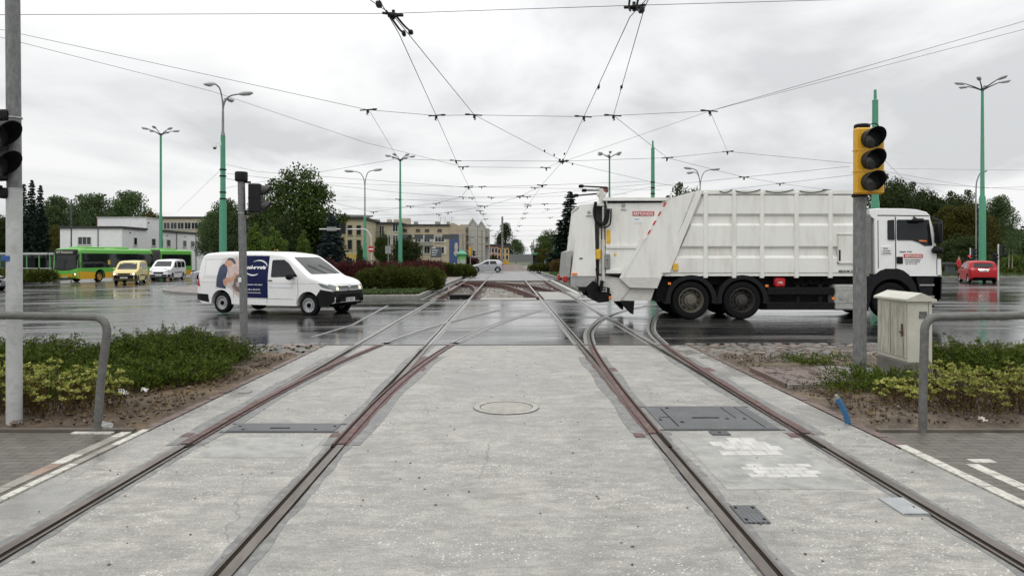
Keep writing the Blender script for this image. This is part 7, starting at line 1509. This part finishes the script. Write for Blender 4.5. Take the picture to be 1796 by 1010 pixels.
PROTO['c'] = [tree('t', L_DARK, 3, 10, 3.6, 17000, .27, .08, 38), False, 10, 8.2]
PROTO['d'] = [tree('t', L_GREY, 4, 10, 3.4, 13000, .26, .14, 34), False, 10, 8.0]
PROTO['br'] = [tree('t', L_BRIGHT, 5, 10, 2.6, 6000, .42, .08, 26, taper=1.2), False, 10, 6.2]
PROTO['pop'] = [tree('t', L_DARK, 6, 10, 1.3, 5000, .30, .08, 24, name='poplar_tree', taper=1.1), False, 10, 3.6]
PROTO['sp'] = [spruce('t', L_SPRUCE, 7, 10, 2.1, 34, .36), False, 10, 4.3]
PROTO['bs'] = [spruce('t', L_BLUE, 8, 10, 3.2, 26, .44, power=.75, nb=17), False, 10, 6.4]
for a in ((42, 326, 96, 46, 'left of three dark spruces rising behind the bus shelter'), (56, 319, 98, 48, 'tallest middle one of three dark spruces behind the bus shelter'), (71, 328, 95, 44, 'right of three dark spruces rising behind the bus shelter')): put('sp', *a)
put('sp', 1000, 339, 84, 92, 'big dark spruce standing just left of the lorry tail'); put('bs', 582, 376, 74, 76, 'broad blue spruce beside the yellow apartment house')
FL = 'trees behind the white house'
for k, (kd, px, top, Y, w, lab) in enumerate((('d', 100, 346, 128, 84, 'green tree between the spruces and the white house'), ('d', 160, 342, 140, 100, 'broad green tree over the left roof end of the white house'), ('d', 225, 337, 142, 96, 'green tree behind the tower of the white house'), ('b', 262, 372, 135, 46, 'dull olive tree right of the white house tower'), ('b', 96, 396, 106, 40, 'low olive tree at the left corner of the white house'), ('c', 60, 385, 120, 80, 'dark tree low behind the three spruces'), ('c', 15, 372, 118, 70, 'dark tree at the left picture edge behind the pole'),
        ('d', 376, 374, 104, 62, 'greyish tree behind the nearest green lamp post'), ('d', 398, 352, 100, 78, 'loose greyish tree right of the nearest green lamp post'), ('a', 384, 366, 112, 60, 'green tree half hidden by the nearest green lamp post'), ('a', 462, 344, 104, 74, 'green tree over the delivery van roof'), ('a', 528, 303, 92, 150, 'largest green tree behind the delivery van'), ('c', 500, 380, 86, 70, 'dark low tree below the largest green tree'), ('c', 555, 372, 96, 60, 'dark tree between the largest tree and the blue spruce'),
        ('br', 446, 394, 78, 42, 'bright green conical tree left of its taller neighbour'), ('br', 481, 400, 76, 44, 'bright green conical tree in the middle of three behind the van'), ('br', 534, 406, 76, 28, 'slim bright green tree right of its neighbours behind the van'), ('c', 712, 414, 102, 56, 'round dark tree in front of the tan apartment house'), ('a', 672, 413, 100, 32, 'small green tree left of the round dark tree'), ('a', 632, 432, 92, 16, 'tiny green tree beside the yellow ground floor'),
        ('d', 905, 420, 225, 34, 'pale distant tree right of the poplar'), ('a', 962, 407, 155, 60, 'green tree beside the far tram shelter'), ('b', 957, 436, 120, 34, 'olive shrub like tree below the green one by the shelter'), ('b', 866, 446, 118, 14, 'small rust brown tree in front of the pink house'),
        ('c', 1205, 322, 95, 96, 'dark tree crown showing just over the lorry roof'), ('c', 1165, 345, 100, 60, 'dark crown behind the lorry tailgate top'))): put(kd, px, top, Y, w, lab)
put('pop', 886, 391, 215, 26, 'tall slim poplar at the end of the tracks'); put('pop', 876, 412, 225, 14, 'shorter poplar left of the tall one')
for (kd, px, top, Y, w, lab) in (('c', 1560, 306, 118, 96, 'tall dark tree right behind the green mast and cab'), ('c', 1612, 322, 122, 92, 'dark tree right of the tallest dark one'), ('c', 1655, 338, 126, 84, 'dark tree left of the tallest lamp'), ('c', 1692, 336, 128, 84, 'dark tree directly behind the tallest lamp'), ('d', 1752, 346, 112, 66, 'loose grey green tree at the right with sky showing through'), ('b', 1660, 362, 98, 92, 'olive autumn tree behind the lorry mirrors'), ('b', 1700, 360, 96, 84, 'olive autumn tree behind the tallest lamp'), ('b', 1625, 378, 100, 70, 'olive tree low behind the cab'), ('c', 1740, 392, 100, 64, 'dark low tree behind the right signal post'), ('c', 1782, 404, 120, 60, 'dark tree at the right picture edge'), ('c', 1590, 384, 105, 80, 'dark low tree behind the cab roof'), ('c', 1690, 410, 92, 90, 'dark undergrowth tree behind the red car')): put(kd, px, top, Y, w, lab)
# hedges and shrubs
def shrub(label, name, loc, rad, h, leaf, n, sz, seed, aspect=.5, lump=9, droop=0, up=0, spread=.68, lr=(.34, .5), stems=10, cat='shrub', stemm=None, shell=.5, flat=.85):
    rg = np.random.default_rng(seed); T = thing(name, label, cat, loc, 0); P = []; D = []
    for i in range(lump):
        a = rg.uniform(0, 2 * pi); q = rg.uniform(0, 1) ** .5 * spread; c = np.array((cos(a) * q * rad[0], sin(a) * q * rad[1], h * rg.uniform(.38, .62) * (1 - .35 * q))); rr = np.array((rad[0] * rg.uniform(*lr), rad[1] * rg.uniform(*lr), h * rg.uniform(.30, .46)))
        m = n // lump; u = rg.normal(size=(m, 3)); u /= np.linalg.norm(u, axis=1)[:, None]; t = rg.uniform(0, 1, m)[:, None] ** shell; p = c + u * t * rr; P.append(p); D.append(u + np.array((0, 0, up)))
    P = np.concatenate(P); D = np.concatenate(D); k = P[:, 2] > .01; cards('foliage', P[k], sz, leaf, T, droop, aspect, seed=seed, dirs=D[k] / np.linalg.norm(D[k], axis=1)[:, None])
    b = MB()
    for i in range(stems): a = rg.uniform(0, 2 * pi); q = rg.uniform(.3, .9); b.tube([(cos(a) * .1 * rad[0], sin(a) * .1 * rad[1], -.05), (cos(a) * rad[0] * q * .5, sin(a) * rad[1] * q * .5, h * .35), (cos(a) * rad[0] * q * .8, sin(a) * rad[1] * q * .8, h * .62)], [.018, .012, .005], 5)
    b.build('stems', stemm or BARK, T, 50); return T
L_JUN = leaf_mat('juniper_sprays', (.026, .042, .006), (.105, .145, .022), .55, .15, (.08, .04, .015)); L_SPI = leaf_mat('spirea_leaves', (.13, .17, .025), (.46, .45, .14), .5, .25); L_SPIB = leaf_mat('spirea_lower_leaves', (.05, .024, .010), (.14, .10, .025), .55, .2); L_RED = leaf_mat('barberry_leaves', (.035, .010, .011), (.10, .030, .028), .55, .15); L_PINE = leaf_mat('mugo_pine_needles', (.012, .022, .005), (.095, .115, .022), .55, .08); L_COVER = leaf_mat('ground_cover_leaves', (.035, .06, .022), (.10, .14, .055), .55, .15); L_BROWN = leaf_mat('brown_shrub_leaves', (.06, .04, .018), (.15, .10, .04), .55, .15)
GB = lambda x: gz(x) + .03
# junipers on the left bed
def juniper(label, loc, rad, h, n, seed):
    """low juniper: arching shoots, each feathered with short needle sprays"""
    rg = np.random.default_rng(seed); T = thing('juniper_shrub', label, 'shrub', loc, 0); P = []; D = []; b = MB(); ns = n // 26
    for i in range(ns):
        a = rg.uniform(0, 2 * pi); q = rg.uniform(.0, 1) ** .55; bx, by = cos(a) * q * rad[0] * .72, sin(a) * q * rad[1] * .72
        az = a + rg.normal(scale=.7); L = rg.uniform(.35, .75); el = rg.uniform(.15, .9); hz = h * (1 - q ** 2 * .72) * rg.uniform(.35, 1.0)
        p0 = np.array((bx, by, hz * .62)); d0 = np.array((cos(az) * cos(el), sin(az) * cos(el), sin(el))); t = np.linspace(.1, 1, 44)[:, None]
        pts = p0 + d0 * t * L * .72 + np.array((0, 0, -.16 * L)) * t ** 2
        pts = pts + rg.normal(scale=.022, size=pts.shape); s = rg.normal(size=(44, 3)) * .75; P.append(pts); D.append(d0 + s)
        if i % 3 == 0: b.tube([(bx * .4, by * .4, 0), tuple(p0), tuple(p0 + d0 * L * .5)], [.012, .008, .003], 4)
    P = np.concatenate(P); D = np.concatenate(D); D /= np.linalg.norm(D, axis=1)[:, None]; k = P[:, 2] > .005
    cards('foliage', P[k], .052, L_JUN, T, 0, .26, seed=seed, dirs=D[k]); b.build('stems', BARK, T, 50); return T
JG = 'junipers on the left bed'
juniper('largest juniper mound on the left bed, right of the leaning railing post', (-5.35, 11.1, GB(-5.3)), (1.15, 1.4), .74, 30000, 1)
juniper('low spreading juniper reaching right towards the track slab', (-4.75, 10.0, GB(-4.7)), (.85, .95), .34, 13000, 2)
juniper('juniper behind the yellow bush on the left bed', (-7.0, 10.3, GB(-7)), (1.25, 1.3), .66, 24000, 3)
juniper('juniper at the left picture edge behind the tall pole', (-8.9, 10.9, GB(-9)), (1.2, 1.4), .62, 16000, 4)
juniper('small juniper tuft at the back corner of the left bed by the cobbles', (-4.75, 12.0, GB(-4.8)), (.4, .35), .22, 3500, 5)
juniper('thin juniper sprawling low beside the leaning railing post', (-5.6, 8.9, GB(-5.6)), (.75, .6), .26, 7500, 6)
juniper('juniper on the right bed directly right of the cabinet', (7.1, 10.6, .03), (1.0, 1.1), .50, 16000, 7); juniper('juniper at the right picture edge behind the railing', (8.8, 10.6, .03), (1.2, 1.2), .52, 15000, 8)
juniper('small dark creeper round the foot of the yellow signal pole', (5.0, 9.45, .05), (.24, .18), .16, 1700, 9); juniper('low creeping green patch left of the blue pipe stub', (4.55, 9.15, .03), (.35, .22), .12, 1600, 10); juniper('little green tuft on bare soil left of the cabinet', (4.85, 11.35, .03), (.25, .14), .09, 700, 11)
def spirea(label, loc, rad, h, seed, dens=1.0):
    rg = np.random.default_rng(seed); T = thing('spirea_bush', label, 'bush', loc, 0); ns = int(75 * rad[0] * rad[1] / .16 * dens); b = MB(); P = []; D = []; Q = []; E = []
    for i in range(ns):
        a = rg.uniform(0, 2 * pi); q = rg.uniform(0, 1) ** .5; x, y = cos(a) * q * rad[0], sin(a) * q * rad[1]; hh = h * rg.uniform(.45, 1.05) * (1 - .35 * q ** 3)
        lx, ly = x + rg.normal(scale=.05), y + rg.normal(scale=.05); b.tube([(x * .8, y * .8, -.03), (lx, ly, hh)], [.005, .003], 4)
        m = rg.integers(13, 22); u = rg.normal(size=(m, 3)); u[:, 2] = np.abs(u[:, 2]) * .6; u /= np.linalg.norm(u, axis=1)[:, None]; P.append(np.array((lx, ly, hh)) + u * rg.uniform(.008, .042, (m, 1))); D.append(u)
        m = rg.integers(9, 16); t = rg.uniform(.25, .92, m)[:, None]; u = rg.normal(size=(m, 3)); u /= np.linalg.norm(u, axis=1)[:, None]; Q.append(np.array((x * .8, y * .8, 0)) * (1 - t) + np.array((lx, ly, hh)) * t + u * .025); E.append(u)
    cards('foliage', np.concatenate(P), .042, L_SPI, T, 0, .55, seed=seed, dirs=np.concatenate(D)); cards('lower_leaves', np.concatenate(Q), .036, L_SPIB, T, 0, .5, seed=seed + 1, dirs=np.concatenate(E)); b.build('stems', mat('brown_stems', (.06, .035, .02), .8), T, 50); return T
for (x, y, rx, ry, h, lab) in ((-4.58, 7.95, .30, .36, .50, 'yellow green spirea bush just left of the leaning railing post'), (-5.05, 7.85, .34, .40, .56, 'yellow green spirea bush right of the tall pole'), (-5.62, 7.95, .36, .4, .60, 'yellow green spirea bush left of the tall pole'), (-6.3, 8.1, .42, .42, .58, 'yellow green spirea bush cut by the left picture edge')): spirea(lab, (x, y, GB(x)), (rx, ry), h, int(abs(x) * 100))
for (x, y, rx, ry, h, lab, dn) in ((4.62, 8.35, .34, .34, .28, 'brownish spirea bush left of the right railing post', .75), (5.15, 7.95, .42, .40, .42, 'yellow green spirea bush just right of the right railing post', .9), (5.85, 8.0, .46, .45, .44, 'yellow green spirea bush at the right picture edge', .9), (5.6, 8.9, .5, .4, .38, 'spirea bush in front of the right hand juniper', .7), (6.45, 8.7, .5, .45, .42, 'spirea bush at the right edge behind its neighbour', .7), (5.0, 8.75, .30, .25, .22, 'spirea bush below the plinth of the cabinet', .7)): spirea(lab, (x, y, .03), (rx, ry), h, int(x * 100), dn)
# central island planting
for (x, y, rx, ry, h, lab) in ((-6.1, 36.0, 1.45, 1.2, 1.45, 'left one of two dense dark green pine bushes by the track pit'), (-4.45, 36.4, 1.2, 1.2, 1.38, 'right one of two dense dark green pine bushes by the track pit')): shrub(lab, 'pine_bush', (x, y, .1), (rx, ry), h, L_PINE, 16000, .17, int(x * 10) + 99, .22, 34, 0, .7, spread=.9, lr=(.2, .36), shell=.4)
shrub('small pine bush in front of the red hedge left of the dark bushes', 'pine_bush', (-7.6, 35.4, .1), (.5, .5), .5, L_PINE, 2200, .12, 5, .22, 7, 0, .7)
for k, (x, y, rx, ry, h, lab) in enumerate(((-10.6, 41.5, 1.5, 1.3, 1.75, 'leftmost clump of the dark red barberry hedge'), (-8.7, 41, 1.5, 1.3, 1.85, 'second clump from the left of the dark red barberry hedge'), (-7.0, 41.5, 1.4, 1.3, 1.75, 'third clump from the left of the dark red barberry hedge'), (-5.4, 43, 1.4, 1.3, 1.70, 'rightmost clump of the dark red barberry hedge'), (-12.4, 43, 1.4, 1.2, 1.6, 'barberry clump mostly hidden behind the delivery van'))): shrub(lab, 'barberry_bush', (x, y, .08), (rx * 1.15, ry), h, L_RED, 9500, .13, 60 + k, .4, 24, 0, .9, spread=.95, lr=(.22, .4))
for k, (px, Y, w, h, lf, lab) in enumerate(((700, 60, 1.6, 1.55, L_RED, 'pale reddish bush left behind the dark pine bushes'), (742, 62, 1.8, 1.7, L_RED, 'reddish brown bush behind the dark pine bushes'), (768, 64, 1.6, 1.6, L_BROWN, 'brownish bush left of the poster column'), (790, 62, 1.3, 1.35, L_PINE, 'green bush right of the big dark pine bushes'), (812, 63, 1.2, 1.35, L_PINE, 'green bush below the poster column'), (824, 62, .6, 1.1, L_PINE, 'small green bush by the nose of the silver hatchback'), (828, 96, 1.2, 2.2, L_RED, 'dark red bush behind the yellow backed signal'), (945, 84, 1.6, 1.2, L_PINE, 'green bush right of the far tracks'), (965, 86, 1.7, 1.3, L_PINE, 'green bush left of the brown one by the lorry tail'), (984, 78, 1.4, 1.7, L_BROWN, 'brown bush just left of the lorry tail'), (640, 56, 1.4, 1.3, L_RED, 'red bush left of the pale reddish one'), (602, 52, 1.5, 1.5, L_RED, 'dark red bush right above the van bonnet'))): shrub(lab, 'bush', (X_at(px, Y), Y, .08), (w, w * .8), h, lf, 4200, .15, 80 + k, .45, 9, 0, .6)
for k, (px, Y, w, lab) in enumerate(((10, 63, 2.0, 'low hedge clump behind the tall left pole'), (46, 61, 2.0, 'low hedge clump left of the bus front'), (75, 60, 1.7, 'low hedge clump touching the bus front'), (-20, 63, 2.2, 'low hedge clump beyond the left picture edge'))): shrub(lab, 'hedge_bush', (X_at(px, Y), Y, gz(-40) + .1), (w, 1.3), 1.35, L_PINE, 5000, .16, 120 + k, .45, 10)
for k, (px, Y, w, h, lf, lab) in enumerate(((1785, 78, 2.2, 2.4, L_BRIGHT, 'bright green bush at the right picture edge'), (1650, 76, 2.2, 1.4, L_PINE, 'dark bush behind the utility box'), (1620, 88, 2.5, 2.0, L_DARK, 'dark bush behind the lorry cab front'), (1735, 84, 2.6, 1.8, L_DARK, 'dark bush behind the red car'), (1690, 80, 2.4, 2.0, L_DARK, 'dark bush between utility box and tallest lamp'), (1770, 70, 2.6, .7, L_PINE, 'low hedge strip right of the red car'), (1800, 69, 2.6, .7, L_PINE, 'low hedge strip at the right picture edge'))): shrub(lab, 'bush', (X_at(px, Y), Y, .1), (w, 1.3), h, lf, 3600, .2, 140 + k, .5, 10)
# young staked trees on the right verge
for px, lab in ((1769, 'thin young tree with pale trunk on the right verge'), (1775, 'thin young sapling right of the pale trunked one')): T = thing('sapling', lab, 'tree', (X_at(px, 72), 72, .1)); b = MB(); b.tube([(0, 0, 0), (.03, 0, 1.2), (.08, 0, 2.6)], [.05, .04, .02], 6); b.build('trunk', mat('pale_bark', (.3, .27, .23), .8), T, 50); rg = np.random.default_rng(px); cards('crown', rg.normal(scale=(.35, .35, .5), size=(350, 3)) + np.array((.08, 0, 2.9)), .16, L_GREY, T, seed=px)
# ground cover: grass blades and low leaves
def cover(name, label, regions, leaf, n, sz, hz, seed, asp=.5):
    rg = np.random.default_rng(seed); P = []
    for (x0, x1, y0, y1) in regions: x = rg.uniform(x0, x1, n); y = rg.uniform(y0, y1, n); P.append(np.stack([x, y, np.array([gz(v) for v in x]) + .11 + rg.uniform(0, hz, n)], 1))
    P = np.concatenate(P); d = rg.normal(scale=.6, size=P.shape); d[:, 2] += .8; o = cards(name, P, sz, leaf, None, 0, asp, seed=seed, dirs=d / np.linalg.norm(d, axis=1)[:, None]); tag(o, label, 'ground cover', kind='stuff')
cover('ground_cover', 'low green ground cover along the front of the planted island', [(-8.6, -3.95, 31.9, 35.2), (-4.2, -3.95, 35, 44)], L_COVER, 11000, .12, .12, 1); cover('ground_cover', 'low green ground cover on the right island and far beds', [(4.4, 9, 62, 74), (-6.0, -3.6, 62, 76), (5.5, 9, 76, 84)], L_COVER, 6000, .16, .16, 2)
cover('grass_tufts', 'sparse grass tufts on the right verge', [(14, 60, 62.5, 75)], L_COVER, 14000, .25, .2, 3, .2); cover('grass_tufts', 'sparse grass and weeds on the soil beds beside the cobbles', [(-5.2, -4.2, 12.2, 12.9), (4.4, 5.6, 11.3, 11.8)], L_COVER, 260, .06, .05, 4, .2)
cover('dead_twigs', 'brown dead leaves and twig litter on the planting beds', [(-6.2, -3.75, 7.5, 10.5), (3.8, 7, 7.4, 9.4)], L_SPIB, 1500, .035, .0, 5, .4)
rg = np.random.default_rng(77); P = []
for i in range(46):
    x = rg.choice((-1, 1)) * rg.uniform(80, 230); y = 132 + rg.uniform(-14, 20); r = rg.uniform(3.5, 6); u = rg.normal(size=(900, 3)); u /= np.linalg.norm(u, axis=1)[:, None]; P.append(np.array((x, y, rg.uniform(3.5, 6.5))) + u * rg.uniform(0, 1, (900, 1)) ** .4 * np.array((r, r, r * .95)))
P = np.concatenate(P); P = P[P[:, 2] > -.4]; tag(cards('far_wood', P, .7, L_DARK, None, .2, .6, seed=77), 'far wood closing the horizon on both sides of the junction', 'wood', kind='stuff')
# ---------------------------------------------------------------- person in a red jacket far right
def person(label, loc, rz, top, legs, skin_c=(.45, .28, .2)):
    T = thing('person', label, 'person', loc, rz)
    me = bpy.data.meshes.new('body'); J = [(0, 0, .95), (0, 0, 1.2), (0, .01, 1.42), (0, 0, 1.52), (0, -.02, 1.66), (0, -.02, 1.74), (.1, 0, .9), (.11, -.03, .5), (.11, 0, .08), (.11, -.12, .04), (-.1, 0, .9), (-.11, .03, .5), (-.11, .05, .08), (-.11, -.07, .04), (.19, 0, 1.40), (.26, .02, 1.12), (.24, -.1, .88), (-.19, 0, 1.40), (-.26, .02, 1.12), (-.24, -.1, .88)]
    E = [(0, 1), (1, 2), (2, 3), (3, 4), (4, 5), (0, 6), (6, 7), (7, 8), (8, 9), (0, 10), (10, 11), (11, 12), (12, 13), (2, 14), (14, 15), (15, 16), (2, 17), (17, 18), (18, 19)]; r = [.15, .15, .16, .06, .105, .07, .10, .07, .05, .04, .10, .07, .05, .04, .075, .055, .04, .075, .055, .04]
    me.from_pydata(J, E, []); o = bpy.data.objects.new('tmp', me); COL.objects.link(o); md = o.modifiers.new('s', 'SKIN'); o.modifiers.new('u', 'SUBSURF').levels = 1
    for i, q in enumerate(me.skin_vertices[0].data): q.radius = (r[i], r[i] * .8); q.use_root = i == 0
    dg = bpy.context.evaluated_depsgraph_get(); m2 = bpy.data.meshes.new_from_object(o.evaluated_get(dg)); bpy.data.objects.remove(o)
    for k in (mat('skin', skin_c, .5), top, legs): m2.materials.append(k)
    for p in m2.polygons: z = p.center.z; p.material_index = 0 if z > 1.5 else (1 if z > .93 else 2)
    m2.polygons.foreach_set('use_smooth', [True] * len(m2.polygons)); b = bpy.data.objects.new('body', m2); COL.objects.link(b); b.parent = T
    h = MB(); h.ell((0, .01, 1.74), (.10, .11, .09), 0, 10, 6); h.build('hair', mat('dark_hair', (.03, .022, .018), .7), T, 50); return T
person('person in a red jacket standing on the verge beside the dark utility box', (X_at(1682, 63), 63, .1), .4, mat('jacket_red', (.5, .03, .03), .7), mat('trousers_dark', (.03, .03, .04), .8)); person('person in dark clothes standing behind the tail of the silver hatchback', (X_at(879, 100), 100, .01), 0, mat('jacket_dark', (.02, .02, .025), .7), mat('trousers_dark', (.03, .03, .04), .8))
